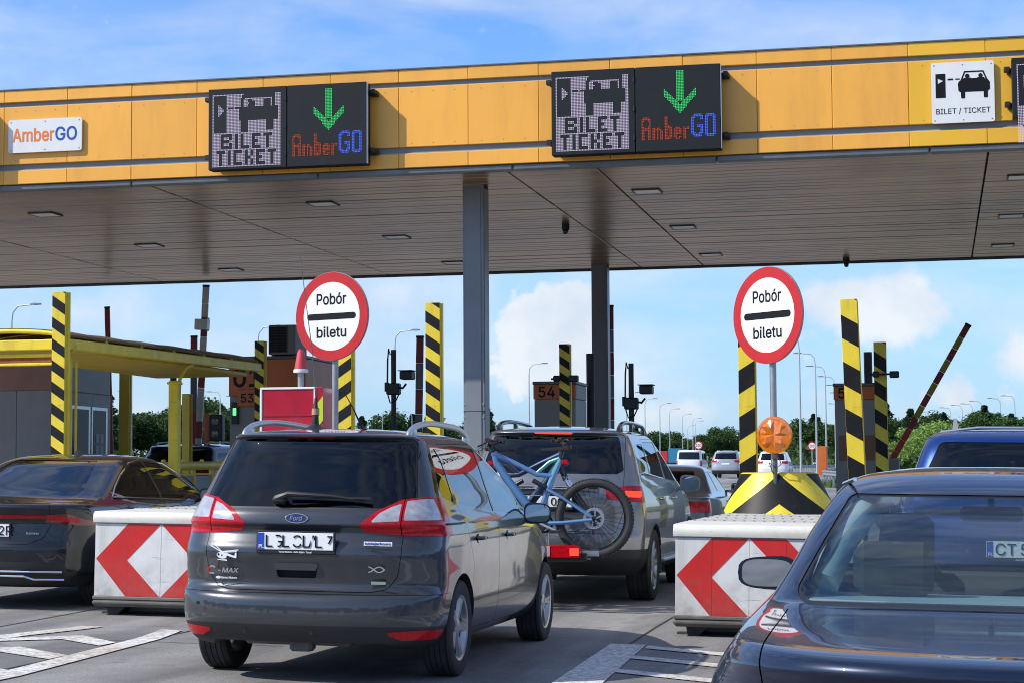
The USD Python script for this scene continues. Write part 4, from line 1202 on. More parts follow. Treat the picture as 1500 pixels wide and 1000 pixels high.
# ---------------------------------------------------------------- crash boxes with red chevrons
def crash_box(label, xc, y0, width, length, zt):
    g = gz(xc, y0)
    T = thing('crash_barrier', label, 'crash barrier', (xc, y0, g), ry=ROLL)
    h = zt; w = width / 2
    # body with rounded shoulders, drawn across and run back
    shape = Polygon([(-w, .14), (w, .14), (w, h - .07)] + [(w - .07 + .07 * math.cos(a), h - .07 + .07 * math.sin(a)) for a in np.linspace(0, math.pi / 2, 8)] + [(-w + .07 + .07 * math.cos(a), h - .07 + .07 * math.sin(a)) for a in np.linspace(math.pi / 2, math.pi, 8)] + [(-w, h - .07)])
    M = np.array([[1, 0, 0, 0], [0, 0, 1, .03], [0, 1, 0, 0], [0, 0, 0, 1.0]])
    b = MB().tm(trimesh.creation.extrude_polygon(shape.buffer(-.006), length, engine='earcut'), M); b.f = [f[:, ::-1] for f in b.f]
    put('casing', b, WHITEB, T, smooth=25)
    # cap: a rounded lid over the front edge, then ribbed lids further back
    lid = [(.02, h - .105), (-.005, h - .10), (-.012, h - .06), (.0, h - .02), (.03, h + .004), (.9, h + .012), (.9, h - .03), (.3, h - .05)]
    M2 = np.array([[0, 0, 1, -w - .012], [1, 0, 0, 0], [0, 1, 0, 0], [0, 0, 0, 1.0]])
    b = MB().tm(trimesh.creation.extrude_polygon(Polygon(lid), width + .024, engine='earcut'), M2)
    put('front_lid', b, CREAM, T, smooth=35)
    k = 0
    y = .91
    while y < length - .3:
        l = min(1.05, length - y)
        put('lid', MB().cbox((-w - .008, y + .01, h - .06), (w + .008, y + l - .01, h + .018 + .003 * k), .012), mat('lid_grey', (.46, .45, .41), rough=.6, var=.15, vs=4, dirt=.5, ds=4), T)
        b = MB()
        for q in range(14):
            b.lathe([(0, 0), (.012, 0), (.012, .008), (0, .01)], 6, xf((-w + .06 + q * (width - .12) / 13, y + .06, h + .018 + .003 * k)))
        put('rivets', b, GALV, T, kind='stuff')
        y += l; k += 1
    put('base_lip', MB().cbox((-w - .012, -.012, .085), (w + .012, length, .158), .03), mat('lip_dark', (.085, .08, .07), rough=.6, var=.3, vs=5), T)
    put('lip_rail', MB().cbox((-w - .004, -.004, .152), (w + .004, .05, .183), .006), mat('rail_dark', (.17, .16, .145), rough=.5, metal=.4, var=.3, vs=6), T)
    for s in (-1, 1):
        for yy in (.12, 1.6, 3.2):
            if yy < length:
                put('foot', MB().man(Manifold.hull_points(np.array([(s * (w - .11), yy, 0), (s * (w - .11), yy + .5, 0), (s * (w - .20), yy, 0), (s * (w - .16), yy + .5, 0), (s * (w - .09), yy, .09), (s * (w - .09), yy + .5, .09), (s * (w - .3), yy, .09), (s * (w - .3), yy + .5, .09)]))).box((s * (w - .02) - .02, yy + .1, 0), (s * (w - .1), yy + .2, .02)), mat('foot_dark', (.06, .06, .06), rough=.6, metal=.3, var=.4, vs=6), T)
    put('inner_beam', MB().cbox((-w + .22, .3, .01), (w - .22, length, .12), .02), STEEL_D, T)
    # the faces: four sheets with narrow seams and the red chevrons laid on them
    z0, z1 = .185, h - .112
    zm = (z0 + z1) / 2
    c = lambda s: [(s * w * .97, zm + .01), (s * w * .50, z1), (0 + s * .006, z1), (s * w * .505, zm), (s * .006, z0), (s * w * .52, z0)]
    for k in range(4):
        xa, xb = -w + .006 + k * (width - .012) / 4, -w + .006 + (k + 1) * (width - .012) / 4
        cell = sbox(xa + .0015, z0, xb - .0015, z1)
        t = rng.normal(0, .001)
        fp = put('face_sheet', MB().poly(cell, .012, face_rear(0, .026 + t, 0)), WHITEB, T)
        for s in (-1, 1):
            q = Polygon(c(s)).intersection(cell)
            if q.area > .002:
                put('red_chevron', MB().poly(q, .0025, face_rear(0, .0138 + t, 0)), REDBAR, fp)
    return T


crash_box('white crash barrier with red chevrons beside the black fastback', -7.24, 17.45, 1.36, 4.6, .985)
crash_box('white crash barrier with red chevrons beside the near dark blue car', -1.63, 17.1, 1.31, 4.9, .975)

# conical concrete bollard painted in bent stripes
def bell(label, x, y):
    T = thing('bell_bollard', label, 'bollard', (x, y, gz(x, y)))
    n = 64
    prof = [(.94, .0), (.92, .22), (.79, .62), (.62, .98), (.455, 1.32), (.43, 1.385), (.405, 1.40)]
    b = MB().lathe(prof + [(0, 1.402)], n)
    put('core', b, YPAINT, T, smooth=35)
    P = np.array(prof[:6])
    R = lambda z: np.interp(z, P[:, 1], P[:, 0]) + .003
    c0, k, bw = math.radians(4), .44, .33      # nested bent stripes: apex towards the traffic
    for i in (-2, 0, 2):
        ang = np.linspace(-2.4, 2.4, 97)
        V, F = [], []
        for a in ang:
            hi = np.clip(1.384 - (k * abs(a) + i * bw), .02, 1.384); lo = np.clip(1.384 - (k * abs(a) + (i + 1) * bw), .02, 1.384)
            for t in np.linspace(0, 1, 7):
                z = lo + (hi - lo) * t
                V.append((R(z) * math.sin(c0 + a), -R(z) * math.cos(c0 + a), z))
        for q in range(96):
            for j in range(6):
                f = [q * 7 + j, (q + 1) * 7 + j, (q + 1) * 7 + j + 1, q * 7 + j + 1]
                pts = np.array([V[w] for w in f])
                if np.ptp(pts[:, 2]) > .004 and np.ptp(pts[[0, 3], 2]) + np.ptp(pts[[1, 2], 2]) > 2e-4:
                    F.append(f)
        if F:
            for piece in MB().add(V, F).mesh().split(only_watertight=False):
                put('black_stripe', piece, BPAINT, T, smooth=True)
    return T


bell('concrete cone bollard in yellow and black bent stripes behind the right crash barrier', -1.73, 22.0)

# orange warning lamp on its own stalk
T = thing('warning_lamp', 'round orange warning lamp on a stalk in front of the right ticket sign', 'warning lamp', (-1.735, 21.5, 0))
zc = 1.845
A_ = emit  # (unlit lamp: reflecting plastic only)
AMB = mat('amber_lens', (.60, .15, .006), rough=.12, coat=1.0, var=.25, vs=30)
R = xf((0, 0, zc), rz=-14) @ face_rear(0, 0, 0)
b = MB().lathe([(.165, -.10), (.195, -.04), (.205, 0), (.20, .012), (.172, .016)], 48, R)
put('housing', b, AMB, T, smooth=40)
for k in range(4):       # four moulded quarters, each with its own facets
    V = [(0, 0, .026)]
    a0 = math.pi / 2 * k
    for j in range(9):
        V.append((.176 * math.cos(a0 + math.pi / 16 * j), .176 * math.sin(a0 + math.pi / 16 * j), .010))
    V += [(.085 * math.cos(a0 + .30), .085 * math.sin(a0 + .30), .050), (.085 * math.cos(a0 + 1.27), .085 * math.sin(a0 + 1.27), .028), (.13 * math.cos(a0 + .785), .13 * math.sin(a0 + .785), .046)]
    F = [[0, 1, 10], [0, 10, 12], [0, 12, 11], [0, 11, 9]] + [[10, j, j + 1] for j in range(1, 4)] + [[10, 4, 12], [12, 4, 5], [12, 5, 6], [12, 6, 11]] + [[11, j, j + 1] for j in range(6, 9)]
    put('lens_quarter', MB().add(np.array(V) @ R[:3, :3].T + R[:3, 3], F), AMB, T)
put('stalk', MB().tube([(.0, .04, gz(-1.73, 21.5) + .8), (.0, .04, zc - .16)], .022, 10).cbox((-.035, .0, zc - .26), (.035, .07, zc - .14), .01), STEEL_D, T, smooth=50)
put('cable', MB().tube([(.03, .02, zc - .2), (.07, 0, zc - .32), (.02, -.01, zc - .36), (-.06, 0, zc - .30), (-.02, .02, zc - .42)], .006, 6), BLACKP, T)

# ---------------------------------------------------------------- striped posts
def striped_post(label, x, y, top, up=1, period=.30, w=.195, d=.165, lean=0.0, phase=0.0, tilt=.68, group=None, solid=False, left=False):
    g = gz(x, y)
    h = top - g
    T = thing('striped_post' if not solid else 'yellow_post', label, 'post', (x, y, g), ry=lean, group=group)
    b = MB().cbox((-w / 2, 0, 0), (w / 2, .012, h), .003).box((-w / 2, .012, 0), (-w / 2 + .01, d, h - .002)).box((w / 2 - .022, .012, 0), (w / 2 - .012, d * .55, h - .002)).box((w / 2 - .014, d * .55, 0), (w / 2 + .006, d, h - .002)).box((-w / 2 + .01, d - .012, 0), (w / 2 - .012, d - .002, h - .004))
    put('channel', b, YPAINT if not solid else YOLD, T)
    if solid:
        return T
    face = sbox(-w / 2 + .001, 0.0, w / 2 - .001, h - .004)
    z = -1.0 + phase
    while z < h + 1:
        s = -up * tilt
        q = Polygon([(-w, z - s * w * -1 if False else z + s * -w * -1), (w, z - s * w), (w, z - s * w + period / 2), (-w, z + s * w + period / 2)]).intersection(face)
        if q.area > 1e-4:
            put('black_stripe', MB().poly(q, .002, face_rear(0, -.0005, 0)), BPAINT, T)
        z += period
    return T


striped_post('yellow and black striped post right behind the black fastback', -11.98, 25.2, 4.05, up=-1, group=None)
striped_post('yellow and black striped post just left of the grey column', -6.36, 24.4, 3.68, up=-1)
striped_post('yellow and black striped post partly hidden by the left ticket sign', -7.62, 24.6, 3.40, up=1)
striped_post('yellow and black striped post partly hidden by the right ticket sign', -2.235, 23.7, 3.10, up=1, period=.565, w=.20, tilt=.62)
striped_post('tall leaning striped post at the right between sign and barrier arm', -.905, 23.8, 3.53, up=-1, period=.565, w=.20, lean=-1.6, tilt=.62)
striped_post('striped post in front of the orange booth with the big number board', -12.88, 36.0, 4.13, up=-1, w=.19)
striped_post('striped post with camera bracket in front of the middle booth', -6.82, 36.0, 3.94, up=-1, w=.20)
striped_post('striped post at the right with a small camera, below the barrier arm', -.97, 36.0, 3.85, up=-1, period=.52, w=.22)
striped_post('plain dull yellow post beside the grey booth at the far left', -17.88, 41.0, 3.94, solid=True, w=.24)
striped_post('plain dull yellow post behind the shelter support', -14.6, 36.5, 3.15, solid=True, w=.16)

# camera brackets on the posts and slim camera masts
def camera_mast(label, x, y, top, r=.05, cam_=True, red=False):
    g = gz(x, y)
    T = thing('camera_mast', label, 'mast', (x, y, 0))
    put('mast', MB().tube([(0, 0, g), (0, 0, top)], r, 12), mat('mast_dark', (.02, .022, .028), rough=.5), T, smooth=50)
    if cam_:
        put('clamp', MB().cbox((-.13, -.09, top - .86), (.13, .09, top - .64), .02).cbox((-.17, -.05, top - .80), (-.1, .05, top - .62), .01), BLACKP, T)
        put('bracket', MB().tube([(.1, -.02, top - .72), (.2, -.06, top - .74), (.27, -.08, top - .66)], .022, 8), BLACKP, T)
        put('camera', MB().cbox((.18, -.24, top - .58), (.42, .06, top - .42), .02, None).box((.16, -.28, top - .42), (.44, .08, top - .405)), BLACKP, T)
        put('cable', MB().tube([(-.05, -.05, top - .1), (-.08, -.06, top + .02), (-.1, -.06, top - .2), (-.11, -.05, top - .65)], .016, 6).tube([(-.1, -.05, top - .86), (-.05, -.07, top - 1.02), (.06, -.06, top - .98), (.12, -.05, top - .85)], .014, 6), BLACKP, T)
    return T


camera_mast('dark camera mast left of the striped post, with a camera on its right', -10.16, 36.0, 3.9)
camera_mast('dark camera mast with looped cable right of the far column', -5.55, 36.0, 3.55)
camera_mast('slim black mast behind the middle booth', -6.78, 38.6, 3.92, r=.085, cam_=False)
camera_mast('slim black mast behind the right-hand booth', -1.27, 38.6, 3.84, r=.08, cam_=False)
camera_mast('slim black mast behind the yellow shelter support', -16.9, 41.5, 3.95, r=.075, cam_=False)
for lab, x, y, z in (('small camera on the rear striped post at the right', -.80, 35.9, 3.25), ('small camera pair on the striped post before the middle booth', -6.70, 35.9, 3.28)):
    T = thing('bracket_camera', lab, 'camera', (x, y, z))
    put('arm', MB().tube([(-.35, -.03, 0), (0, -.03, .01)], .018, 8), BLACKP, T)
    put('camera_body', MB().cbox((0, -.12, -.06), (.17, .04, .06), .015), BLACKP, T)
    put('small_camera', MB().cbox((-.30, -.12, -.05), (-.18, 0, .06), .02), BLACKP, T)
# ---------------------------------------------------------------- the other vehicles near the camera
def simple_windows(c, rear, sides, screen, glass_r=None, glass_s=None, ylo=1.5, yhi=4.5, rear_hi=1.2, r=.03):
    if rear: c.put('rear_window', c.glass(c.rear(rear, r, -.2, rear_hi)), glass_r or GLASS_P)
    for q in sides: c.put('side_window', c.glass(c.side(q, .03)), glass_s or GLASS_T)
    if screen: c.put('windscreen', c.glass(c.rear(screen, .04, ylo, yhi)), glass_s or GLASS_T)


def door_lines(c, doors, PA, K, hz, handle_mat=None):
    for s in (1, -1):
        for nm, q in doors:
            cs = rnd(q, .04)
            full = prism(cs, 'x', .35 if s > 0 else -1.4, 1.4 if s > 0 else -.35)
            inn = prism(cs.offset(-.004, JoinType.Round, 2, 16), 'x', .35 if s > 0 else -1.4, 1.4 if s > 0 else -.35)
            dp = c.put(nm, c.cut(full) ^ inn, PA)
            y0 = min(p[0] for p in q) + .16
            xs = np.interp(hz, [k[0] for k in K], [k[3] for k in K])
            pts = np.array([(s * (xs - .002), y0, hz), (s * (xs + .03), y0 + .04, hz + .005), (s * (xs + .03), y0 + .15, hz + .005), (s * (xs - .002), y0 + .2, hz)])
            put('door_handle', MB().tube(pts, [.012, .016, .016, .012], 8), handle_mat or PA, dp, smooth=50)


def panel(c, name, poly, PA, r=.05, lo=-.2, hi=.6, gap=.0045):
    g = rnd(poly, r)
    piece = c.cut(prism(g, 'y', lo, hi)) ^ prism(g.offset(-gap, JoinType.Round, 2, 16), 'y', lo, hi)
    return c.put(name, piece, PA)


def tubes(b, pts_list, r):
    for p in pts_list: b.tube(p, r, 6)
    return b


# silver sport utility vehicle
def build_suv():
    P_ = thing('car', 'silver sport utility vehicle carrying two bicycles on a rear rack', 'car', (-4.03, 20.1, gz(-4.03, 21)), ry=ROLL)
    PA = paint('paint_silver', (0.22, 0.222, 0.225), metal=0.8, rough=0.30, dust=0.05)
    K = [(.30, .18, 4.85, .86, .4, 2.6, .5, 2.4), (.36, .07, 5.05, .93, .42, 2.7, .6, 2.4), (.50, .0, 5.16, .985, .42, 2.8, .7, 2.4), (.70, .0, 5.2, .998, .42, 2.9, .8, 2.4), (.78, .03, 5.2, 1.0, .42, 2.9, .8, 2.4),
         (.90, .05, 5.15, 1.002, .42, 2.9, .8, 2.4), (1.0, .05, 5.0, .998, .42, 2.9, .8, 2.4), (1.10, .06, 4.6, .986, .40, 2.9, .6, 2.5), (1.2, .085, 4.1, .965, .38, 2.9, .5, 2.6), (1.3, .12, 3.75, .935, .36, 2.9, .45, 2.7),
         (1.38, .17, 3.55, .905, .36, 2.9, .4, 2.7), (1.55, .27, 3.15, .855, .36, 2.9, .4, 2.7), (1.72, .37, 2.75, .79, .34, 2.9, .4, 2.7), (1.77, .37, 2.6, .765, .32, 2.9, .4, 2.7), (1.80, .30, 2.5, .74, .30, 2.9, .4, 2.7),
         (1.82, .33, 2.4, .70, .30, 2.8, .4, 2.7), (1.85, .58, 2.2, .6, .3, 2.6, .35, 2.6), (1.875, .9, 2.0, .42, .28, 2.4, .3, 2.4), (1.89, 1.2, 1.8, .15, .2, 2.2, .2, 2.2), (1.892, 1.4, 1.6, .02, .1, 2, .1, 2)]
    wy = (1.12, 4.2)
    c = Car(P_, K, wy, .39, ns=120, nc=26, nm=36, taper=(.015, .08), track=.86, floor=.5)
    simple_windows(c, [(-.68, 1.765), (.68, 1.765), (.77, 1.40), (.70, 1.365), (-.70, 1.365), (-.77, 1.40)],
                   [[(.72, 1.40), (1.28, 1.36), (1.34, 1.70), (.98, 1.70)], [(1.36, 1.355), (2.30, 1.32), (2.30, 1.745), (1.42, 1.73)], [(2.38, 1.318), (3.42, 1.29), (3.0, 1.62), (2.80, 1.72), (2.38, 1.745)]],
                   [(-.68, 1.74), (.68, 1.74), (.82, 1.36), (-.82, 1.36)], ylo=2.3, yhi=4.2, rear_hi=1.0)
    c.put('high_brake_light', c.lens(c.rear([(-.20, 1.786), (.20, 1.786), (.20, 1.806), (-.20, 1.806)], .004, -.2, .8)), GLOWRED)
    lamp = [(.60, 1.215), (.62, 1.10), (.98, 1.07), (1.1, 1.12), (1.1, 1.24), (.85, 1.25)]
    for s in (1, -1):
        q = lamp if s > 0 else mirror_poly(lamp)
        skin = c.lens(c.rear(q, .03, -.2, .42))
        core = [(.80, 1.13), (.955, 1.125), (.955, 1.19), (.80, 1.195)]
        g = c.rear(core if s > 0 else mirror_poly(core), .012, -.2, .4)
        lp = c.put('tail_lamp', skin - g, REDLENS)
        c.put('lamp_core', skin ^ g, GLOWRED, lp)
    sk = c.cut(c.rear([(-1.2, .2), (1.2, .2), (1.2, .58), (-1.2, .58)], 0, -.2, .65))
    c.put('bumper_skirt', sk, BLACKP)
    tg = panel(c, 'tailgate', [(-.78, 1.36), (-.80, 1.0), (-.72, .74), (.72, .74), (.80, 1.0), (.78, 1.36), (.74, 1.80), (-.74, 1.80)], PA, .06, -.2, .62)
    put('chrome_strip', MB().cbox((-.55, .03, 1.205), (.55, .07, 1.235), .006), CHROME, tg)
    put('plate_recess', MB().cbox((-.34, .048, .96), (.34, .06, 1.15), .006), BLACKG, tg)
    plate(P_, 0, .03, 1.07, [('00', .30, .08, None), ('B', .07, .08, None)])
    doors = [('rear_door', [(1.40, .45), (2.33, .45), (2.33, 1.78), (1.36, 1.76), (1.34, 1.3), (1.66, .85)]), ('front_door', [(2.345, .45), (3.66, .45), (3.66, 1.28), (2.95, 1.74), (2.345, 1.78)])]
    door_lines(c, doors, PA, K, 1.10, CHROME)
    for s in (1, -1):
        # black arch trims and the running board
        for y in wy:
            a = np.linspace(-.25, math.pi + .25, 26)
            w_ = .975
            pts = np.stack([np.full(26, s * w_), y + .445 * np.cos(a), .39 + .445 * np.sin(a)], 1)
            put('arch_trim', MB().tube(pts, .028, 6), BLACKP, P_, smooth=60)
        put('running_board', MB().cbox((s * .86, 1.6, .40), (s * 1.03, 3.7, .44), .012), ALU, P_)
        put('window_trim', MB().tube([(s * .92, .70, 1.385), (s * .915, 1.9, 1.335), (s * .91, 3.45, 1.285)], .010, 6), CHROME, P_)
    c.put('body', c.body, PA)
    put('cabin_lining', (c.cav - Manifold.cube((6, 8, 3)).translate((-3, -2, 1.2))) - ring_solid(loft(K, grow=-.07, **c.a)), LINER, P_)
    rail(P_, [(.66, .55, 1.80), (.665, .72, 1.90), (.66, 1.3, 1.935), (.66, 2.2, 1.92), (.66, 2.55, 1.80)], .024, BLACKG, feet=((.72, 1.80), (1.45, 1.84), (2.42, 1.78)))
    mirror_pair(P_, .98, 3.25, 1.27, PA, w=.25, h=.2, d=.16)
    seats(P_, (1.5, 2.5), .7)
    put('underbody', MB().box((-.75, .5, .32), (.75, 4.8, .5)), LINER, P_)
    for y in wy:
        for s in (1, -1): wheel(P_, (s * .86, y, .39), .39, .27, .265, 10, ALLOY, s, 'single')
    # rack
    T = thing('bicycle_rack', 'silver tow-bar rack with red lamp board holding two bicycles behind the silver car', 'bicycle rack', (-4.03, 19.3, gz(-4.03, 20)))
    put('frame', MB().tube([(-.55, 0, .52), (.55, 0, .52)], .03, 10).tube([(-.55, .42, .52), (.55, .42, .52)], .03, 10).tube([(0, -.05, .5), (0, .85, .48)], .035, 10).tube([(-.12, .35, .52), (-.12, .30, 1.15), (.12, .30, 1.15), (.12, .35, .52)], .018, 8), ALU, T, smooth=50)
    for y in (-.02, .36):
        put('wheel_tray', MB().cbox((-.72, y - .05, .545), (.72, y + .05, .565), .005).box((-.72, y - .055, .56), (.72, y - .045, .60)).box((-.72, y + .045, .56), (.72, y + .055, .60)), ALU, T)
    lb = put('lamp_board', MB().cbox((-.62, -.20, .50), (.62, -.15, .58), .01), BLACKP, T)
    for s in (1, -1):
        lp = put('rack_lamp', MB().man(Manifold.hull_points(np.array([(s * x, y, z) for x, z in ((.14, .66), (.14, .54), (.56, .54), (.56, .64), (.50, .66)) for y in (-.25, -.19)]))), REDLENS, T)
        put('clear_part', MB().cbox((s * .15, -.258, .55), (s * .26, -.25, .65), .003), CLEARLENS, lp)
        put('lit_part', MB().cbox((s * .46, -.258, .555), (s * .55, -.25, .63), .003), GLOWRED, lp)


build_suv()


def bicycle(label, loc, flip, main, second, y_off=0.0):
    """full-suspension bicycle standing across the road; local x runs from the front wheel (-) to the rear wheel (+)"""
    T = thing('bicycle', label, 'bicycle', loc, s=(-1.08, -1, 1.08) if flip else (1.08, 1, 1.08))
    def tyre(x, z, R=.365):
        M = np.array([[1, 0, 0, x], [0, 0, 1, 0], [0, 1, 0, z], [0, 0, 0, 1.0]])
        wp = uniq(T, 'bicycle_wheel')
        UsdGeom.Xform.Define(stage, wp)
        a = np.linspace(0, 2 * math.pi, 13)[:-1]
        b = MB().lathe([(R - .034 + .034 * math.cos(q), .036 * math.sin(q)) for q in np.linspace(0, 2 * math.pi, 13)], 60, M)
        for k in range(70):
            g = 2 * math.pi * k / 70
            for off, dz in ((0, -.014), (.5, .014)):
                h = g + off * 2 * math.pi / 70
                q = np.array([[math.cos(h), -math.sin(h), 0, 0], [math.sin(h), math.cos(h), 0, 0], [0, 0, 1, 0], [0, 0, 0, 1.0]])
                b.box((R - .008, -.008, dz - .009), (R + .006, .008, dz + .009), M @ q)
        f = b.mesh(); f.fix_normals() if False else None
        put('tyre', b, RUBBER, wp)
        put('rim', MB().lathe([(R - .056, -.012), (R - .05, -.015), (R - .072, -.013), (R - .075, 0), (R - .072, .013), (R - .05, .015), (R - .056, .012)], 48, M), BLACKG, wp, smooth=40)
        s = MB()
        for k in range(32):
            g = 2 * math.pi * k / 32; d = .35 * (1 if k % 2 else -1)
            p0 = M @ np.array([.022 * math.cos(g + d), .022 * math.sin(g + d), .03 * (1 if k % 4 < 2 else -1), 1]); p1 = M @ np.array([(R - .07) * math.cos(g), (R - .07) * math.sin(g), 0, 1])
            s.tube([p0[:3], p1[:3]], .0013, 4, cap=False)
        put('spokes', s, BLACKP, wp, kind='stuff')
        put('hub', MB().lathe([(0, -.06), (.02, -.055), (.028, -.035), (.018, -.02), (.018, .02), (.028, .035), (.02, .055), (0, .06)], 16, M), BLACKG, wp, smooth=40)
        d = MB()
        ring = Point(0, 0).buffer(.098, 32).difference(Point(0, 0).buffer(.074, 32))
        for k in range(6):
            ring = ring.union(affinity.rotate(LineString([(.02, 0), (.08, .03)]).buffer(.006), 60 * k, origin=(0, 0)))
        for k in range(18):
            ring = ring.difference(affinity.rotate(Point(.086, 0).buffer(.004), 20 * k, origin=(0, 0)))
        put('brake_disc', d.poly(ring, .003, np.array([[1, 0, 0, x], [0, 0, 1, -.045], [0, 1, 0, z], [0, 0, 0, 1.0]])), ALU, wp)
    zc = .975
    RX, FX = .60, -.66
    tyre(RX, zc); tyre(FX, zc)
    bb = (.10, .0, .94)
    f = MB()
    f.tube([(-.355, 0, 1.60), (-.325, 0, 1.48)], .030, 12)                                   # head tube
    f.tube([(-.33, 0, 1.49), (-.22, 0, 1.33), (-.02, 0, 1.08), (.06, 0, .97)], [.036, .04, .042, .04], 12)   # down tube
    fr = put('frame', f, main, T, smooth=50)
    put('top_tube', MB().tube([(-.345, 0, 1.575), (-.15, 0, 1.49), (.06, 0, 1.385), (.20, 0, 1.37)], [.028, .025, .024, .022], 10), main, T, smooth=50)
    put('seat_tube', MB().tube([(.285, 0, 1.52), (.20, 0, 1.33), (.12, 0, 1.12), (.10, 0, .96)], [.020, .026, .03, .032], 10), second if False else main, T, smooth=50)
    put('seat_brace', MB().tube([(.05, 0, 1.39), (.18, 0, 1.50), (.275, 0, 1.535)], [.018, .019, .018], 8).tube([(.17, 0, 1.28), (.225, 0, 1.42), (.28, 0, 1.53)], [.022, .02, .018], 8), second, T, smooth=50)
    st = MB()
    for yy in (-.055, .055):
        st.tube([(.155, yy * .6, 1.245), (.30, yy, 1.17), (.585, yy * 1.25, .985)], [.016, .014, .013], 8)
        st.tube([(.15, yy * .6, .93), (.30, yy, .935), (.59, yy * 1.25, .965)], [.020, .018, .016], 8)
    put('swing_arm', st, main, T, smooth=50)
    put('shock', MB().tube([(.16, 0, 1.25), (.02, 0, 1.33)], .022, 10).lathe([(.03, -.03), (.03, .03)], 12, xf((.155, 0, 1.245), rx=90)), BLACKG, T, smooth=50)
    put('motor', MB().man(Manifold.hull_points(np.array([(x, y, z) for x, z in ((-.06, 1.0), (.02, 1.06), (.15, 1.0), (.17, .92), (.10, .85), (.0, .87)) for y in (-.055, .055)]))), BLACKP, T, smooth=30)
    put('fork', MB().tube([(-.325, 0, 1.47), (-.36, 0, 1.43), (-.36, -.07, 1.42), (-.40, -.075, 1.33)], .02, 8).tube([(-.36, 0, 1.42), (-.36, .07, 1.42), (-.40, .075, 1.33)], .02, 8), BLACKG, T, smooth=50)
    for yy in (-.075, .075):
        put('stanchion', MB().tube([(-.385, yy, 1.36), (-.475, yy, 1.22)], .017, 10), CHROME, T, smooth=50)
        put('fork_leg', MB().tube([(-.46, yy, 1.24), (-.57, yy, 1.08), (FX, yy, zc)], [.024, .022, .02], 10), BLACKG, T, smooth=50)
    hb = MB().tube([(-.36, -.02, 1.60), (-.40, 0, 1.65), (-.40, 0, 1.67)], .022, 8).tube([(-.33, -.37, 1.70), (-.37, -.2, 1.695), (-.40, -.06, 1.67), (-.40, .06, 1.67), (-.37, .2, 1.695), (-.33, .37, 1.70)], .016, 8)
    hbp = put('handlebar', hb, BLACKG, T, smooth=50)
    for yy in (-.32, .32):
        put('grip', MB().tube([(-.335, yy - .05, 1.70), (-.335, yy + .05, 1.70)], .02, 8), RUBBER, hbp, smooth=50)
        put('brake_lever', MB().tube([(-.36, yy * .75, 1.70), (-.42, yy * .8, 1.66), (-.43, yy * 1.1, 1.645)], .009, 6).cbox((-.40, yy * .62 - .02, 1.68), (-.35, yy * .62 + .02, 1.73), .01), BLACKP, hbp)
    put('display', MB().cbox((-.42, -.045, 1.69), (-.34, .045, 1.715), .008), BLACKG, hbp)
    put('brake_hose', MB().tube([(-.40, -.1, 1.68), (-.5, -.05, 1.62), (-.44, 0, 1.48), (-.36, .02, 1.45)], .004, 6).tube([(-.40, .1, 1.68), (-.52, .05, 1.6), (-.45, 0, 1.44)], .004, 6), BLACKP, hbp)
    put('seat_post', MB().tube([(.28, 0, 1.5), (.305, 0, 1.60)], .015, 10), BLACKG, T, smooth=50)
    sd = Manifold.hull_points(np.array([(x, y, z) for x, w, z0, z1 in ((.10, .015, 1.605, 1.625), (.20, .025, 1.605, 1.63), (.30, .05, 1.605, 1.64), (.37, .07, 1.615, 1.645), (.385, .05, 1.62, 1.64)) for y in (-w, w) for z in (z0, z1)]))
    put('saddle', MB().man(sd), BLACKP, T, smooth=40)
    put('rear_light', MB().cbox((.30, -.03, 1.47), (.36, .03, 1.52), .012), REDLENS, T)
    put('crank', MB().tube([(.10, -.09, .93), (.26, -.1, .86)], .012, 8).tube([(.10, .09, .93), (-.06, .1, 1.0)], .012, 8), ALU, T, smooth=50)
    put('pedal', MB().cbox((.21, -.20, .85), (.31, -.11, .87), .006), BLACKP, T)
    put('pedal', MB().cbox((-.11, .11, .99), (-.01, .20, 1.01), .006), BLACKP, T)
    put('chainring', MB().lathe([(.075, -.004), (.095, -.004), (.095, .004), (.075, .004), (.075, -.004)], 32, xf((.10, .08, .93), rx=90)), BLACKG, T, smooth=40)
    put('chain', MB().tube([(.10, .08, 1.02), (.60, .07, 1.01)], .005, 6).tube([(.10, .08, .84), (.55, .07, .86), (.60, .07, .94)], .005, 6), STEEL_D, T)
    put('derailleur', MB().tube([(.60, .07, .95), (.575, .075, .88), (.56, .075, .82)], .015, 8), BLACKP, T)
    put('cassette', MB().lathe([(.06, 0), (.06, .004), (.045, .012), (.03, .03)], 24, xf((.60, .03, .975), rx=-90)), STEEL_D, T, smooth=30)
    return T


BLUEF = mat('frame_blue', (.10, .22, .40), rough=.3, metal=.4, coat=.6)
TEALF = mat('frame_teal', (.10, .36, .33), rough=.3, metal=.3, coat=.6)
DARKF = mat('frame_dark_blue', (.02, .04, .085), rough=.3, metal=.4, coat=.6)
bicycle('blue mountain bicycle with a teal seat brace, outermost on the silver car’s rack', (-4.01, 19.30, -.07), False, BLUEF, TEALF)
bicycle('dark mountain bicycle on the rack between the blue bicycle and the silver car', (-4.15, 19.68, -.07), True, DARKF, DARKF)


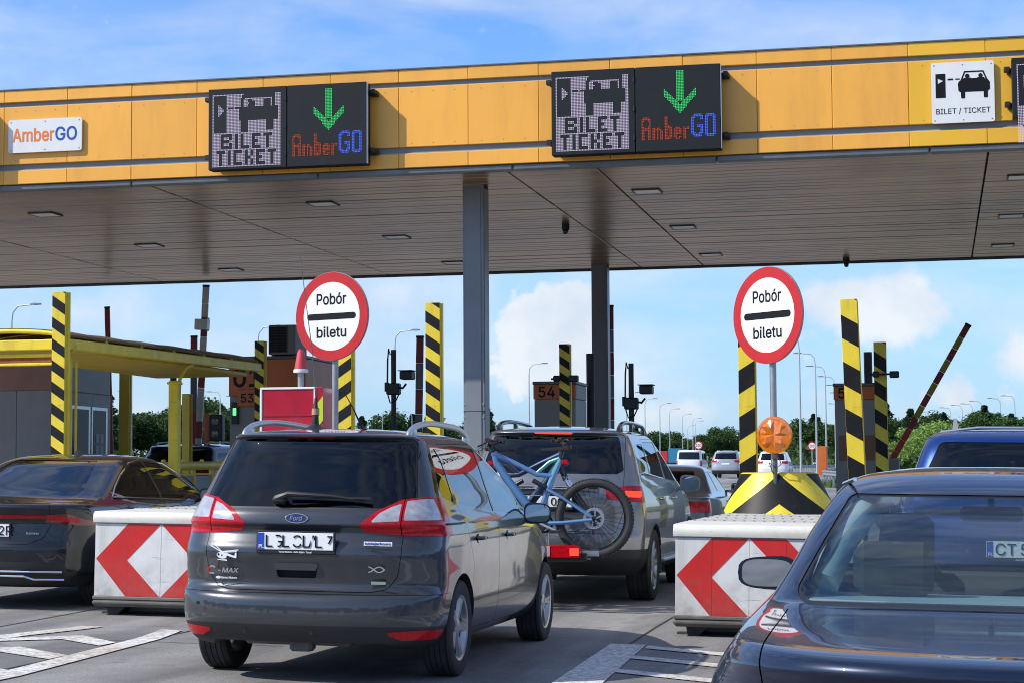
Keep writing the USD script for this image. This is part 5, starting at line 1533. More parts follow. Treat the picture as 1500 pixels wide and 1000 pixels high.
# black fastback on the left
def build_fastback():
    P_ = thing('car', 'black fastback saloon with a full-width red light bar at the left edge', 'car', (-9.16, 17.6, gz(-9.1, 18.5)), ry=ROLL, s=(1.0, 1.03, 1.06))
    PA = paint('paint_black', (0.006, 0.007, 0.009), metal=0.2, rough=0.3, dust=0.012)
    K = [(.20, .20, 4.65, .84, .45, 2.5, .5, 2.4), (.26, .06, 4.85, .90, .5, 2.5, .6, 2.4), (.40, .0, 4.95, .945, .5, 2.6, .7, 2.4), (.56, .0, 4.98, .955, .5, 2.7, .8, 2.4), (.62, .03, 4.98, .955, .48, 2.7, .8, 2.4),
         (.72, .05, 4.95, .955, .48, 2.7, .8, 2.4), (.80, .06, 4.85, .953, .48, 2.7, .8, 2.4), (.88, .03, 4.6, .948, .48, 2.7, .8, 2.4), (.94, .0, 4.35, .938, .48, 2.7, .7, 2.5), (.965, .02, 4.25, .93, .46, 2.7, .6, 2.5),
         (.985, .18, 4.15, .92, .44, 2.7, .6, 2.5), (1.02, .46, 4.0, .90, .42, 2.7, .5, 2.6), (1.08, .66, 3.8, .865, .40, 2.7, .5, 2.6), (1.18, .93, 3.52, .80, .4, 2.7, .45, 2.6), (1.28, 1.20, 3.25, .735, .4, 2.7, .4, 2.6),
         (1.36, 1.43, 3.05, .675, .38, 2.7, .4, 2.6), (1.41, 1.66, 2.88, .61, .35, 2.6, .35, 2.6), (1.435, 1.88, 2.75, .50, .3, 2.5, .3, 2.5), (1.452, 2.2, 2.6, .30, .2, 2.3, .2, 2.3), (1.456, 2.32, 2.5, .02, .1, 2, .1, 2)]
    wy = (1.0, 3.95)
    c = Car(P_, K, wy, .365, ns=120, nc=26, nm=36, taper=(.02, .09), track=.80, floor=.4)
    simple_windows(c, [(-.46, 1.385), (.46, 1.385), (.72, 1.025), (-.72, 1.025)],
                   [[(1.02, 1.045), (2.22, 1.015), (2.22, 1.385), (1.90, 1.355), (1.5, 1.235), (1.15, 1.10)], [(2.28, 1.013), (3.60, .985), (3.25, 1.19), (2.80, 1.36), (2.28, 1.385)]],
                   [(-.56, 1.38), (.56, 1.38), (.78, 1.03), (-.78, 1.03)], ylo=2.6, yhi=4.6, rear_hi=2.0, r=.06)
    for s in (1, -1):
        put('window_trim', MB().tube([(s * .905, 1.03, 1.035), (s * .908, 2.2, 1.008), (s * .90, 3.6, .978)], .009, 6), CHROME, P_)
        p = np.array([(1.03, 1.04), (1.2, 1.13), (1.5, 1.25), (1.9, 1.37), (2.25, 1.402), (2.8, 1.375), (3.25, 1.205), (3.62, .985)])
        x = np.interp(p[:, 1], [k[0] for k in K], [k[3] for k in K])
        put('window_trim', MB().tube(np.column_stack([s * (x - .004), p]), .009, 6), CHROME, P_)
    bar = [(-.60, .836), (.60, .836), (.60, .868), (-.60, .868)]
    c.put('light_bar', c.lens(c.rear(bar, .004, -.2, .5)), REDLENS)
    lamp = [(.605, .872), (.605, .80), (.93, .775), (.99, .80), (.80, .885)]
    for s in (1, -1):
        q = lamp if s > 0 else mirror_poly(lamp)
        skin = c.lens(c.rear(q, .008, -.2, .6))
        inn = [(.62, .862), (.62, .825), (.88, .80), (.88, .85)]
        g = c.rear(inn if s > 0 else mirror_poly(inn), .003, -.2, .6)
        lp = c.put('tail_lamp', skin - g, REDDARK)
        c.put('lamp_strip', skin ^ g, REDLENS, lp)
    tg = panel(c, 'boot_lid', [(-.66, .98), (-.66, .80), (-.60, .66), (-.45, .60), (.45, .60), (.60, .66), (.66, .80), (.66, .98)], PA, .05, -.2, .4)
    b, bb = text('Business', .020); b.apply_scale((1.2, 1, 1))
    put('model_lettering', MB().tm(b, face_rear(.43, .055, .695)), CHROME, tg)
    plate(P_, 0, .035, .725, [('WE', .06, .085, None), ('72R', .34, .085, None)])
    put('chrome_line', MB().tube([(-.80, .10, .352), (-.5, .012, .352), (.5, .012, .352), (.80, .10, .352)], .009, 6), CHROME, P_)
    put('chrome_line', MB().tube([(-.82, .11, .283), (-.55, .01, .283), (-.45, .0, .31), (.45, .0, .31), (.55, .01, .283), (.82, .11, .283)], .009, 6), CHROME, P_)
    c.put('bumper_insert', c.cut(c.rear([(-.80, .22), (.80, .22), (.80, .40), (.74, .44), (-.74, .44), (-.80, .40)], .02, -.2, .4)), BLACKP)
    door_lines(c, [('rear_door', [(1.36, .30), (2.25, .30), (2.25, 1.0), (1.28, 1.02), (1.36, .8)]), ('front_door', [(2.262, .30), (3.55, .30), (3.6, .96), (2.262, 1.0)])], PA, K, .90)
    c.put('body', c.body, PA)
    put('cabin_lining', (c.cav - Manifold.cube((6, 8, 3)).translate((-3, -2, .95))) - ring_solid(loft(K, grow=-.07, **c.a)), LINER, P_)
    fin = MB().man(Manifold.hull_points(np.array([(x, y, z) for x, y, z in ((-.03, 2.0, 1.43), (.03, 2.0, 1.43), (-.01, 2.04, 1.50), (.01, 2.04, 1.50), (-.02, 2.2, 1.44), (.02, 2.2, 1.44))])))
    put('roof_aerial', fin, BLACKG, P_, smooth=40)
    mirror_pair(P_, .93, 3.25, 1.04, PA, w=.21, h=.14, d=.15)
    seats(P_, (1.9, 2.7), .42)
    put('underbody', MB().box((-.72, .5, .22), (.72, 4.6, .4)), LINER, P_)
    for y in wy:
        for s in (1, -1): wheel(P_, (s * .82, y, .365), .365, .26, .265, 10, ALLOY, s, 'single')


build_fastback()


# dark blue saloon in the right foreground
def build_saloon():
    P_ = thing('car', 'near dark blue saloon cut by the lower right corner, its rear window see-through', 'car', (.18, 4.87, gz(.18, 6)), ry=ROLL)
    PA = paint('paint_navy', (0.003, 0.009, 0.028), metal=0.3, rough=0.30, dust=0.012)
    K = [(.25, .15, 4.55, .86, .6, 2.3, .5, 2.4), (.35, .03, 4.72, .90, .7, 2.3, .6, 2.4), (.5, .0, 4.8, .90, .75, 2.3, .7, 2.4), (.7, .02, 4.85, .885, .8, 2.3, .8, 2.4), (.80, .05, 4.75, .86, .8, 2.3, .8, 2.4),
         (.88, .05, 4.6, .828, .75, 2.4, .7, 2.4), (.925, .03, 4.45, .80, .72, 2.5, .7, 2.4), (.952, .045, 4.35, .782, .7, 2.5, .7, 2.4), (.968, .12, 4.28, .772, .65, 2.6, .6, 2.4), (.984, .42, 4.2, .764, .5, 2.8, .6, 2.4),
         (1.003, .95, 4.1, .755, .42, 2.9, .5, 2.4), (1.022, 1.24, 4.0, .742, .36, 3.0, .5, 2.5), (1.06, 1.35, 3.9, .72, .32, 3.2, .45, 2.6), (1.15, 1.50, 3.68, .672, .30, 3.3, .4, 2.6), (1.25, 1.70, 3.42, .625, .28, 3.3, .4, 2.6),
         (1.34, 1.92, 3.2, .575, .28, 3.1, .4, 2.6), (1.39, 2.06, 3.06, .535, .27, 2.9, .35, 2.6), (1.425, 2.2, 2.92, .475, .26, 2.7, .3, 2.5), (1.447, 2.36, 2.8, .36, .2, 2.5, .2, 2.4), (1.459, 2.5, 2.7, .22, .1, 2.3, .1, 2.3), (1.462, 2.55, 2.65, .02, .03, 2, .03, 2)]
    wy = (.98, 3.75)
    c = Car(P_, K, wy, .33, ns=150, nc=30, nm=36, taper=(.02, .09), track=.78, skin=.04, floor=.4)
    simple_windows(c, [(-.495, 1.352), (.495, 1.352), (.645, 1.045), (.60, 1.028), (-.60, 1.028), (-.645, 1.045)],
                   [[(1.62, 1.06), (2.42, 1.04), (2.42, 1.37), (2.15, 1.36), (1.9, 1.26)], [(2.49, 1.038), (3.55, 1.015), (3.15, 1.22), (2.9, 1.345), (2.49, 1.37)]],
                   [(-.48, 1.35), (.48, 1.35), (.66, 1.05), (-.66, 1.05)], GLASS_N, GLASS_C, ylo=2.6, yhi=4.4, rear_hi=2.3, r=.03)
    scr = [(-.495, 1.352), (.495, 1.352), (.645, 1.045), (.60, 1.028), (-.60, 1.028), (-.645, 1.045)]
    c.put('window_seal', c.lens(prism(rnd(scr, .03).offset(.010, JoinType.Round, 2, 16), 'y', -.2, 2.3) - prism(rnd(scr, .03), 'y', -.2, 2.3), False), BLACKP)
    panel(c, 'boot_lid', [(-.66, 1.018), (-.665, .93), (-.62, .60), (.62, .60), (.665, .93), (.66, 1.018)], PA, .01, -.2, 1.22)
    for s in (1, -1):
        lamp = [(.45, .80), (.50, .66), (.95, .64), (.95, .79), (.80, .81)]
        c.put('tail_lamp', c.lens(c.rear(lamp if s > 0 else mirror_poly(lamp), .01, -.2, .5)), REDLENS)
    door_lines(c, [('rear_door', [(1.5, .3), (2.45, .3), (2.45, 1.03), (1.6, 1.05)]), ('front_door', [(2.462, .3), (3.6, .3), (3.6, 1.0), (2.462, 1.03)])], PA, K, .92)
    c.put('body', c.body, PA)
    put('cabin_lining', (c.cav - Manifold.cube((6, 8, 3)).translate((-3, -2, 1.01))) - ring_solid(loft(K, grow=-.07, **c.a)), LINER, P_)
    # parcel shelf, seats with headrests, dashboard, mirror, pillars trim
    put('parcel_shelf', MB().cbox((-.62, 1.36, .99), (.62, 1.84, 1.03), .01), TRIML, P_)
    put('dashboard', MB().cbox((-.68, 3.35, .80), (.68, 3.95, 1.02), .06), SEATM, P_)
    put('steering_wheel', MB().lathe([(.17 + .014 * math.cos(q), .014 * math.sin(q)) for q in np.linspace(0, 2 * math.pi, 9)], 28, xf((-.36, 3.15, .98), rx=65)), BLACKP, P_, smooth=True)
    put('inner_mirror', MB().cbox((-.12, 3.0, 1.25), (.12, 3.04, 1.31), .015).tube([(0, 3.02, 1.30), (0, 3.08, 1.37)], .012, 6), BLACKP, P_)
    for s in (-1, 1):
        put('roof_lining', MB().tube([(s * .45, 2.1, 1.31), (s * .52, 1.85, 1.20), (s * .57, 1.6, 1.06)], .05, 8), TRIML, P_, smooth=50)
        bp = MB().tube([(s * .64, 2.45, 1.0), (s * .575, 2.45, 1.20), (s * .50, 2.45, 1.36)], .045, 8)
        put('pillar_trim', bp, TRIML, P_, smooth=50)
        put('seat_belt', MB().box((s * .56 - .02, 2.44, .9), (s * .56 + .02, 2.45, 1.25), xf(ry=s * -6)), SEATL, P_)
    seats(P_, (1.85,), .40, wd=1.15, m=SEATM, hz=.60)
    seats(P_, (2.75,), .42, wd=1.15, m=SEATM, hz=.66)
    mirror_pair(P_, .765, 3.15, 1.025, PA, w=.24, h=.135, d=.14)
    put('underbody', MB().box((-.72, .5, .24), (.72, 4.4, .4)), LINER, P_)
    for y in wy:
        for s in (1, -1): wheel(P_, (s * .78, y, .33), .33, .225, .225, 5, ALLOY, s, 'twin')
    for s in (1, -1):
        put('drip_rail', MB().tube([(s * .49, 2.1, 1.410), (s * .54, 2.35, 1.393), (s * .54, 2.8, 1.393), (s * .51, 3.1, 1.365)], .008, 6), CHROME, P_)


build_saloon()


# blue pick-up ahead of it
def build_pickup():
    P_ = thing('car', 'bright blue pick-up seen over the roof of the near dark blue saloon', 'car', (.60, 14.15, gz(.6, 15)), ry=ROLL)
    PA = paint('paint_blue', (0.004, 0.030, 0.15), metal=0.35, rough=0.3, dust=0.02)
    K = [(.38, .2, 4.9, .85, .3, 2.8, .5, 2.4), (.5, .03, 5.2, .93, .3, 3, .6, 2.4), (.8, .0, 5.3, .95, .3, 3, .7, 2.4), (1.0, .0, 5.25, .95, .3, 3, .7, 2.4), (1.1, .02, 4.95, .945, .3, 3, .6, 2.4), (1.15, .05, 4.7, .94, .3, 3, .5, 2.5),
         (1.165, .12, 4.6, .93, .3, 3, .5, 2.5), (1.178, 1.25, 4.45, .915, .3, 3, .5, 2.5), (1.20, 1.58, 4.35, .90, .26, 3.2, .5, 2.6), (1.3, 1.66, 4.1, .865, .25, 3.4, .45, 2.6), (1.5, 1.74, 3.75, .80, .25, 3.4, .4, 2.6),
         (1.68, 1.82, 3.4, .735, .24, 3.3, .4, 2.6), (1.755, 1.88, 3.2, .69, .22, 3, .4, 2.6), (1.795, 1.98, 3.1, .62, .2, 2.8, .35, 2.5), (1.822, 2.2, 2.95, .45, .2, 2.5, .3, 2.4), (1.832, 2.4, 2.8, .02, .1, 2, .1, 2)]
    wy = (1.15, 4.3)
    c = Car(P_, K, wy, .38, ns=90, nc=22, nm=30, taper=(.01, .08), track=.8, floor=.55)
    simple_windows(c, [(-.60, 1.715), (.60, 1.715), (.70, 1.50), (.74, 1.27), (-.74, 1.27), (-.70, 1.50)], [[(1.9, 1.26), (2.7, 1.25), (2.7, 1.68), (2.05, 1.68)], [(2.78, 1.25), (4.0, 1.24), (3.5, 1.55), (3.3, 1.66), (2.78, 1.69)]],
                   [(-.62, 1.70), (.62, 1.70), (.80, 1.28), (-.80, 1.28)], GLASS_P, GLASS_T, ylo=2.8, yhi=4.6, rear_hi=2.2, r=.06)
    for s in (1, -1):
        lamp = [(.80, 1.12), (.80, .80), (1, .80), (1, 1.12)]
        c.put('tail_lamp', c.lens(c.rear(lamp if s > 0 else mirror_poly(lamp), .02, -.2, .2)), REDLENS)
    panel(c, 'tailgate', [(-.76, 1.16), (-.76, .62), (.76, .62), (.76, 1.16)], PA, .03, -.2, .2)
    c.put('rear_bumper', c.cut(c.rear([(-1, .3), (1, .3), (1, .6), (-1, .6)], 0, -.2, .4)), STEEL_D)
    c.put('body', c.body, PA)
    put('bed_cover', MB().cbox((-.80, .1, 1.172), (.80, 1.52, 1.192), .01), BLACKP, P_)
    plate(P_, -.03, -.02, .93, [('CT', .062, .08, None), ('5', .235, .08, None), ('2', .30, .08, None), ('7', .36, .08, None), ('H', .42, .08, None)], foot='GULVEREN   auto')
    fin = MB().man(Manifold.hull_points(np.array([(x - .48, y + 2.25, z + 1.78) for x, y, z in ((-.03, -.05, 0), (.03, -.05, 0), (-.012, .14, .14), (.012, .14, .14), (-.03, .2, .0), (.03, .2, .0), (-.01, .18, .14), (.01, .18, .14))])))
    put('roof_aerial', fin, STEEL_G, P_, smooth=40)
    put('roof_bar', MB().tube([(-.60, 2.15, 1.80), (-.3, 2.15, 1.838), (.3, 2.15, 1.838), (.60, 2.15, 1.80)], .012, 8), ALU, P_)
    mirror_pair(P_, .93, 3.5, 1.27, PA, w=.24, h=.22)
    seats(P_, (2.2, 3.1), .65)
    for y in wy:
        for s in (1, -1): wheel(P_, (s * .8, y, .38), .38, .26, .235, 6, ALLOY, s, 'single', 32)


build_pickup()


# plainer builder for the vehicles further off
def far_car(label, loc, paint_, kind='estate', rz=0.0, s=1.0, group=None, lamps=REDLENS, extra=None):
    P_ = thing('car' if kind != 'van' else 'van', label, 'car' if kind != 'van' else 'van', (loc[0], loc[1], gz(*loc)), ry=ROLL * .6, rz=rz, group=group, s=s)
    if kind == 'saloon':
        K = [(.22, .15, 4.4, .84), (.35, .02, 4.6, .89), (.55, .0, 4.65, .91), (.75, .03, 4.6, .91), (.88, .04, 4.4, .90), (.95, .02, 4.2, .89), (.98, .08, 4.1, .88), (1.0, .45, 4.0, .86), (1.03, .80, 3.85, .83), (1.07, .92, 3.7, .80), (1.2, 1.18, 3.3, .73), (1.32, 1.48, 2.95, .66), (1.39, 1.75, 2.7, .58), (1.425, 2.0, 2.5, .40), (1.435, 2.2, 2.3, .03)]
        rw, sw, dz = [(-.52, 1.335), (.52, 1.335), (.66, 1.06), (-.66, 1.06)], [[(1.2, 1.08), (2.05, 1.06), (2.05, 1.33), (1.75, 1.33), (1.4, 1.2)], [(2.12, 1.06), (3.2, 1.04), (2.8, 1.25), (2.6, 1.32), (2.12, 1.34)]], 1.8
        lamp, gate = [(.42, .93), (.46, .80), (.95, .78), (.95, .93)], [(-.60, .96), (-.60, .62), (.60, .62), (.60, .96)]
        r, wy, pl = .32, (.9, 3.6), .74
    elif kind == 'van':
        K = [(.25, .1, 4.6, .86), (.35, .0, 4.85, .93), (.7, .0, 4.9, .95), (1.0, .02, 4.7, .95), (1.1, .04, 4.3, .94), (1.2, .07, 4.0, .93), (1.5, .12, 3.6, .90), (1.75, .17, 3.2, .86), (1.84, .22, 3.0, .80), (1.87, .4, 2.8, .6), (1.88, .8, 2.4, .03)]
        rw, sw, dz = [(-.72, 1.72), (.72, 1.72), (.78, 1.18), (-.78, 1.18)], [[(.5, 1.2), (1.6, 1.2), (1.6, 1.7), (.55, 1.7)], [(1.7, 1.2), (3.6, 1.15), (3.2, 1.6), (3.0, 1.7), (1.7, 1.7)]], .6
        lamp, gate = [(.82, 1.1), (.82, .7), (1, .7), (1, 1.1)], [(-.76, 1.78), (-.76, .5), (.76, .5), (.76, 1.78)]
        r, wy, pl = .33, (.85, 3.85), .8
    else:
        h = 1.0 if kind == 'estate' else 1.09
        K = [(.25, .15, 4.4, .86), (.36, .02, 4.6, .92), (.6, .0, 4.7, .94), (.85, .04, 4.6, .945), (1.0, .05, 4.2, .935), (1.08, .08, 3.9, .92), (1.15, .13, 3.65, .895), (1.35, .27, 3.15, .82), (1.52, .40, 2.75, .755), (1.57, .38, 2.6, .72), (1.60, .45, 2.4, .66), (1.64, .9, 2.1, .42), (1.655, 1.3, 1.7, .03)]
        K = [(k[0] * h, *k[1:]) for k in K]
        rw, sw, dz = [(-.64, 1.50 * h), (.64, 1.50 * h), (.72, 1.14 * h), (-.72, 1.14 * h)], [[(.55, 1.17 * h), (1.15, 1.15 * h), (1.2, 1.46 * h), (.8, 1.46 * h)], [(1.25, 1.15 * h), (2.2, 1.13 * h), (2.2, 1.52 * h), (1.3, 1.5 * h)], [(2.28, 1.13 * h), (3.4, 1.1 * h), (2.9, 1.36 * h), (2.7, 1.48 * h), (2.28, 1.52 * h)]], 1.0
        lamp, gate = [(.55, 1.08 * h), (.58, .95 * h), (1, .93 * h), (1, 1.09 * h)], [(-.74, 1.53 * h), (-.76, .7), (.76, .7), (.74, 1.53 * h)]
        r, wy, pl = .35, (.95, 3.75), .86 * h
    K = [(*k, min(.4, max(.03, k[3] * .45)), 2.8, min(.6, max(.03, k[3] * .6)), 2.5) for k in K]
    c = Car(P_, K, wy, r, ns=64, nc=14, nm=20, taper=(.015, .08), track=.76, floor=.45)
    simple_windows(c, rw, sw, None, GLASS_P, GLASS_T, rear_hi=dz, r=.04)
    for sg in (1, -1):
        c.put('tail_lamp', c.lens(c.rear(lamp if sg > 0 else mirror_poly(lamp), .02, -.2, .4)), lamps)
    panel(c, 'tailgate' if kind != 'saloon' else 'boot_lid', gate, paint_, .04, -.2, .35, .006)
    c.put('rear_bumper', c.cut(c.rear([(-1, .2), (1, .2), (1, .52), (-1, .52)], 0, -.2, .5)) ^ c.rear([(-1, .2), (1, .2), (1, .514), (-1, .514)], 0, -.2, .5), paint_ if kind == 'saloon' else BLACKP)
    c.put('body', c.body, paint_)
    put('cabin_lining', (c.cav - Manifold.cube((6, 8, 3)).translate((-3, -2, .98))), LINER, P_)
    pb = MB().cbox((-.26, -.02, pl - .057), (.26, .02, pl + .057), .004)
    put('number_plate', pb.moved(xf((0, .03, 0))), PLATEW, P_)
    if kind in ('estate', 'suv'):
        z = max(k[0] for k in K)
        rail(P_, [(.58, .55, z - .10), (.585, .75, z + .01), (.58, 1.6, z + .03), (.58, 2.4, z - .06)], .018, ALU if paint_ is not PBLACK else BLACKG)
    mirror_pair(P_, .88, 3.1, 1.1, paint_, w=.2, h=.15)
    for y in wy:
        for sg in (1, -1): wheel(P_, (sg * .79, y, r), r, .22, r * .66, 5, ALLOY, sg, 'twin', 24)
    return P_


PBLACK = mats['paint_black']
PGREY = paint('paint_grey_silver', (0.10, 0.105, 0.115), metal=0.7, rough=0.3)
PSILV = paint('paint_pale_silver', (0.45, 0.45, 0.45), metal=0.6, rough=0.3)
PWHITE = paint('paint_white', (0.72, 0.73, 0.74), metal=0.0, rough=0.4)
far_car('grey saloon squeezed between the silver car and the right sign', (-3.92, 26.0), PGREY, 'saloon', s=1.02)
far_car('black estate car in the far-left lane behind the yellow guard rail', (-15.9, 38.6), PBLACK, 'estate', rz=-8, s=1.03)
far_car('pale silver estate car on the road beyond, left of the striped post', (-13.35, 126), PSILV, 'suv')
far_car('white off-roader on the road beyond, behind the warning lamp', (-9.6, 117), PWHITE, 'suv')
far_car('dark car on the road beyond, between silver estate and white off-roader', (-13.6, 148), PBLACK, 'estate')
far_car('white van on the road beyond, left of the silver estate', (-17.6, 141), PWHITE, 'van')
far_car('tiny white car far along the road, right of the white off-roader', (-22.5, 395), PWHITE, 'saloon', rz=20)
# ---------------------------------------------------------------- booths
FADED = mat('booth_faded_red', (.30, .135, .095), rough=.6, var=.15, vs=1.5, dirt=.6, dirtc=(.24, .20, .18), ds=1.3)


def booth(label, x0, x1, y0, y1, top, band, number=None, nsize=.2, nx=0, roof=.06, side_white=False, big=None, faded=False):
    g = gz((x0 + x1) / 2, y0)
    T = thing('toll_booth', label, 'toll booth', (0, 0, 0))
    OR = FADED if faded else ORANGE
    n = max(1, round((x1 - x0) / .8)); w = (x1 - x0) / n
    for k in range(n):
        put('wall_panel', MB().cbox((x0 + k * w + .004, y0, g), (x0 + (k + 1) * w - .004, y0 + .05, band - .003), .006), BOOTHG, T)
    m = max(1, round((y1 - y0) / .9)); d = (y1 - y0) / m
    for k in range(m):
        put('side_panel', MB().cbox((x1 - .05, y0 + .052 + k * d, g), (x1, y0 + .048 + (k + 1) * d, band - .003), .006), BOOTHG, T)
    put('core', MB().box((x0 + .02, y0 + .03, g), (x1 - .03, y1, top - .03)), STEEL_D, T)
    put('orange_band', MB().cbox((x0 - .015, y0 - .02, band), (x1 + .012, y0 + .04, top), .012), OR, T)
    put('side_band', MB().cbox((x1 - .04, y0 + .043, band), (x1 + .012, y1, top), .012), BOOTHG if side_white else OR, T)
    put('roof', MB().cbox((x0 - .03, y0 - .035, top + .001), (x1 + .03, y1 + .03, top + roof), .012), STEEL_D, T)
    if number:
        letters(T, number, nsize, face_rear(x0 + nx, y0 - .0215, (band + top) / 2 - nsize / 2), INK, name='digit', bold=True, center=False)
    return T


B1 = booth('wide booth with an orange front, number board 53 and an air conditioner on top', -13.86, -12.28, 37.0, 39.4, 3.84, 3.11)
put('number_board', MB().cbox((-13.68, 36.93, 2.90), (-12.9, 36.975, 3.24), .01), ORANGE, B1)
letters(B1, '53', .17, face_rear(-13.60, 36.928, 2.98), INK, name='digit', bold=True, center=False)
letters(B1, '01', .36, face_rear(-13.78, 36.977, 3.30), INK, name='large_digit', bold=True, center=False)
put('signal_case', MB().cbox((-13.80, 36.93, 2.55), (-13.66, 36.98, 2.98), .01), BLACKP, B1)
put('signal_lamp', MB().cbox((-13.765, 36.915, 2.72), (-13.695, 36.929, 2.87), .006), emit('green_lamp', (.15, 1.0, .35), 1.0), B1)
put('door', MB().cbox((-12.276, 37.5, gz(-12, 37) + .1), (-12.262, 38.4, 2.5), .004), STEEL_D, B1)
put('window', MB().cbox((-12.276, 38.5, 1.9), (-12.264, 39.2, 2.6), .003), pane('booth_glass', (.12, .14, .15), 1.5, (.35, .38, .42)), B1)
T = thing('air_conditioner', 'dark air conditioner unit standing on the wide orange booth', 'air conditioner', (-12.78, 37.05, 3.90))
put('case', MB().cbox((-.28, .0, .03), (.28, .75, .62), .015), mat('unit_grey', (.17, .175, .165), rough=.55), T)
for k in range(9):
    put('grille_bar', MB().box((-.255, -.022, .07 + k * .057), (.10, -.006, .082 + k * .057)), BLACKP, T)
put('grille_frame', MB().box((-.27, -.02, .06), (-.255, -.002, .59)).box((.10, -.02, .06), (.115, -.002, .59)).box((-.10, -.021, .06), (-.09, -.002, .59)), BLACKP, T)
put('fan_opening', MB().cbox((-.25, -.004, .07), (.095, .0, .58), .001), INK, T)
put('foot', MB().box((-.25, .1, 0), (-.2, .7, .03)).box((.2, .1, 0), (.25, .7, .03)), STEEL_D, T)
booth('slim booth with orange band and number 54 between the two columns', -7.61, -6.80, 37.0, 38.15, 3.235, 2.95, '54', .20, .09, side_white=True)
B3 = booth('slim dark booth with an orange band and a 5 behind the leaning striped post', -1.85, -1.10, 37.0, 38.1, 3.10, 2.85, '55', .19, .07)
for x in (-1.78, -1.40):
    put('notice', MB().cbox((x, 36.975, 1.72), (x + .30, 36.995, 2.18), .006), mat('notice_brown', (.20, .075, .03), rough=.4), B3)
B4 = booth('grey booth with a faded red top and glazed door at the far left', -21.0, -17.67, 37.0, 39.75, 3.90, 3.30, side_white=True, faded=True)
put('door_frame', MB().cbox((-17.668, 37.75, gz(-17.7, 38) + .05), (-17.645, 38.72, 3.02), .006), ALU, B4)
put('door_glass', MB().cbox((-17.65, 37.83, 1.4), (-17.637, 38.62, 2.95), .004), pane('booth_glass', (.12, .14, .15), 1.5, (.35, .38, .42)), B4)
put('window_frame', MB().cbox((-17.668, 38.78, gz(-17.7, 38) + .05), (-17.645, 39.6, 3.02), .006), ALU, B4)
put('window_glass', MB().cbox((-17.65, 38.86, 1.4), (-17.637, 39.5, 2.95), .004), pane('booth_glass', (.12, .14, .15), 1.5, (.35, .38, .42)), B4)
for k in range(3):
    put('notice_sheet', MB().box((-17.636, 38.98, 1.75 + k * .25), (-17.632, 39.14, 1.95 + k * .25)).box((-17.636, 39.2, 1.75 + k * .25), (-17.632, 39.36, 1.95 + k * .25)), mat('paper_grey', (.35, .38, .42), rough=.7), B4)

# ---------------------------------------------------------------- yellow shelter
T = thing('shelter', 'yellow steel shelter with a vaulted brown roof over the left island', 'shelter')
zr = lambda y: 3.335 + .0145 * (y - 25.5)
y0, y1, xr, xl = 25.5, 33.5, -12.0, -13.95
for nm, x in (('side_beam', xr), ('side_beam', xl)):
    q = MB()
    q.cbox((x - .06, 0, -.075), (x + .06, y1 - y0, .075), .012)
    M = xf((0, y0, zr(y0)), rx=math.degrees(math.atan(.0145)))
    put(nm, q.moved(M), YPAINT if x == xr else YOLD, T)
put('front_beam', MB().cbox((xl + .062, y0, zr(y0) - .075), (xr - .062, y0 + .11, zr(y0) + .075), .012), YPAINT, T)
put('cross_bar', MB().cbox((-16.2, y0 + .06, 3.165), (-12.12, y0 + .12, 3.215), .01), YPAINT, T)
put('cross_bar', MB().cbox((-16.2, y0 + .06, 3.045), (-12.12, y0 + .12, 3.085), .01), YPAINT, T)
put('rust_web', MB().box((-16.2, y0 + .085, 3.085), (-12.12, y0 + .095, 3.165)), mat('rust_web', (.28, .09, .03), rough=.8, var=.3, vs=6), T)
xm, hw = (xl + xr) / 2, (xr - xl) / 2
nb = 6
ROOFM = mat('roof_brown', (.16, .105, .06), rough=.4, var=.15, vs=2, dirt=.4, ds=2)
arc = lambda y, h=.135, dz=0: [(xm + hw * math.cos(a), y, zr(y) + .07 + dz + h * math.sin(a)) for a in np.linspace(0, math.pi, 17)]
for k in range(nb + 1):
    y = y0 + .06 + (y1 - y0 - .12) * k / nb
    put('arch', MB().tube(arc(y), .032, 8), YPAINT if k == 0 else YOLD, T, smooth=50)
for k in range(nb):
    ya, yb = y0 + .06 + (y1 - y0 - .12) * k / nb + .01, y0 + .06 + (y1 - y0 - .12) * (k + 1) / nb - .01
    V = []
    for y in (ya, (ya + yb) / 2, yb):
        V += arc(y, .135 + (.02 if y not in (ya, yb) else 0), .035)
    n = 17
    V2 = [(a, b, c + .008) for a, b, c in V]
    q = MB().add(V, [[i * n + j, i * n + j + 1, (i + 1) * n + j + 1, (i + 1) * n + j] for i in range(2) for j in range(n - 1)]).add(V2, [[i * n + j, (i + 1) * n + j, (i + 1) * n + j + 1, i * n + j + 1] for i in range(2) for j in range(n - 1)])
    put('roof_sheet', q, ROOFM, T, smooth=40)
put('under_tray', MB().cbox((xl + .1, y0 + .3, zr(y0) - .10), (xr - .1, y1 - .3, zr(y0) - .02), .02).moved(xf((0, 0, .04), rx=0)), YOLD, T)
put('support', MB().cbox((xr - .10, 29.5, gz(-12, 29.5)), (xr + .06, 29.66, 3.02), .015).cbox((xr - .12, 29.48, 2.96), (xr + .08, 29.68, 3.0), .01), YPAINT, T)
put('bracket', MB().tube([(xr + .045, 29.58, 2.7), (xr + .05, 29.62, 3.05), (xr + .03, 29.9, 3.24), (xr, 30.3, 3.34)], .03, 8), YOLD, T, smooth=50)
put('front_support', MB().tube([(xr, y0 + .1, gz(-12, 25.5)), (xr, y0 + .1, 3.14), (xr + .03, y0 + .14, 3.24), (xr + .03, y0 + .2, 3.33)], .045, 10).tube([(xr + .09, y0 + .14, gz(-12, 25.5)), (xr + .09, y0 + .14, 3.1)], .02, 8), YOLD, T, smooth=50)
T = thing('guard_rail', 'yellow tube guard rail with grey panels between the left island and the lane', 'guard rail')
q = lambda y: gz(-12.3, y) + 1.30
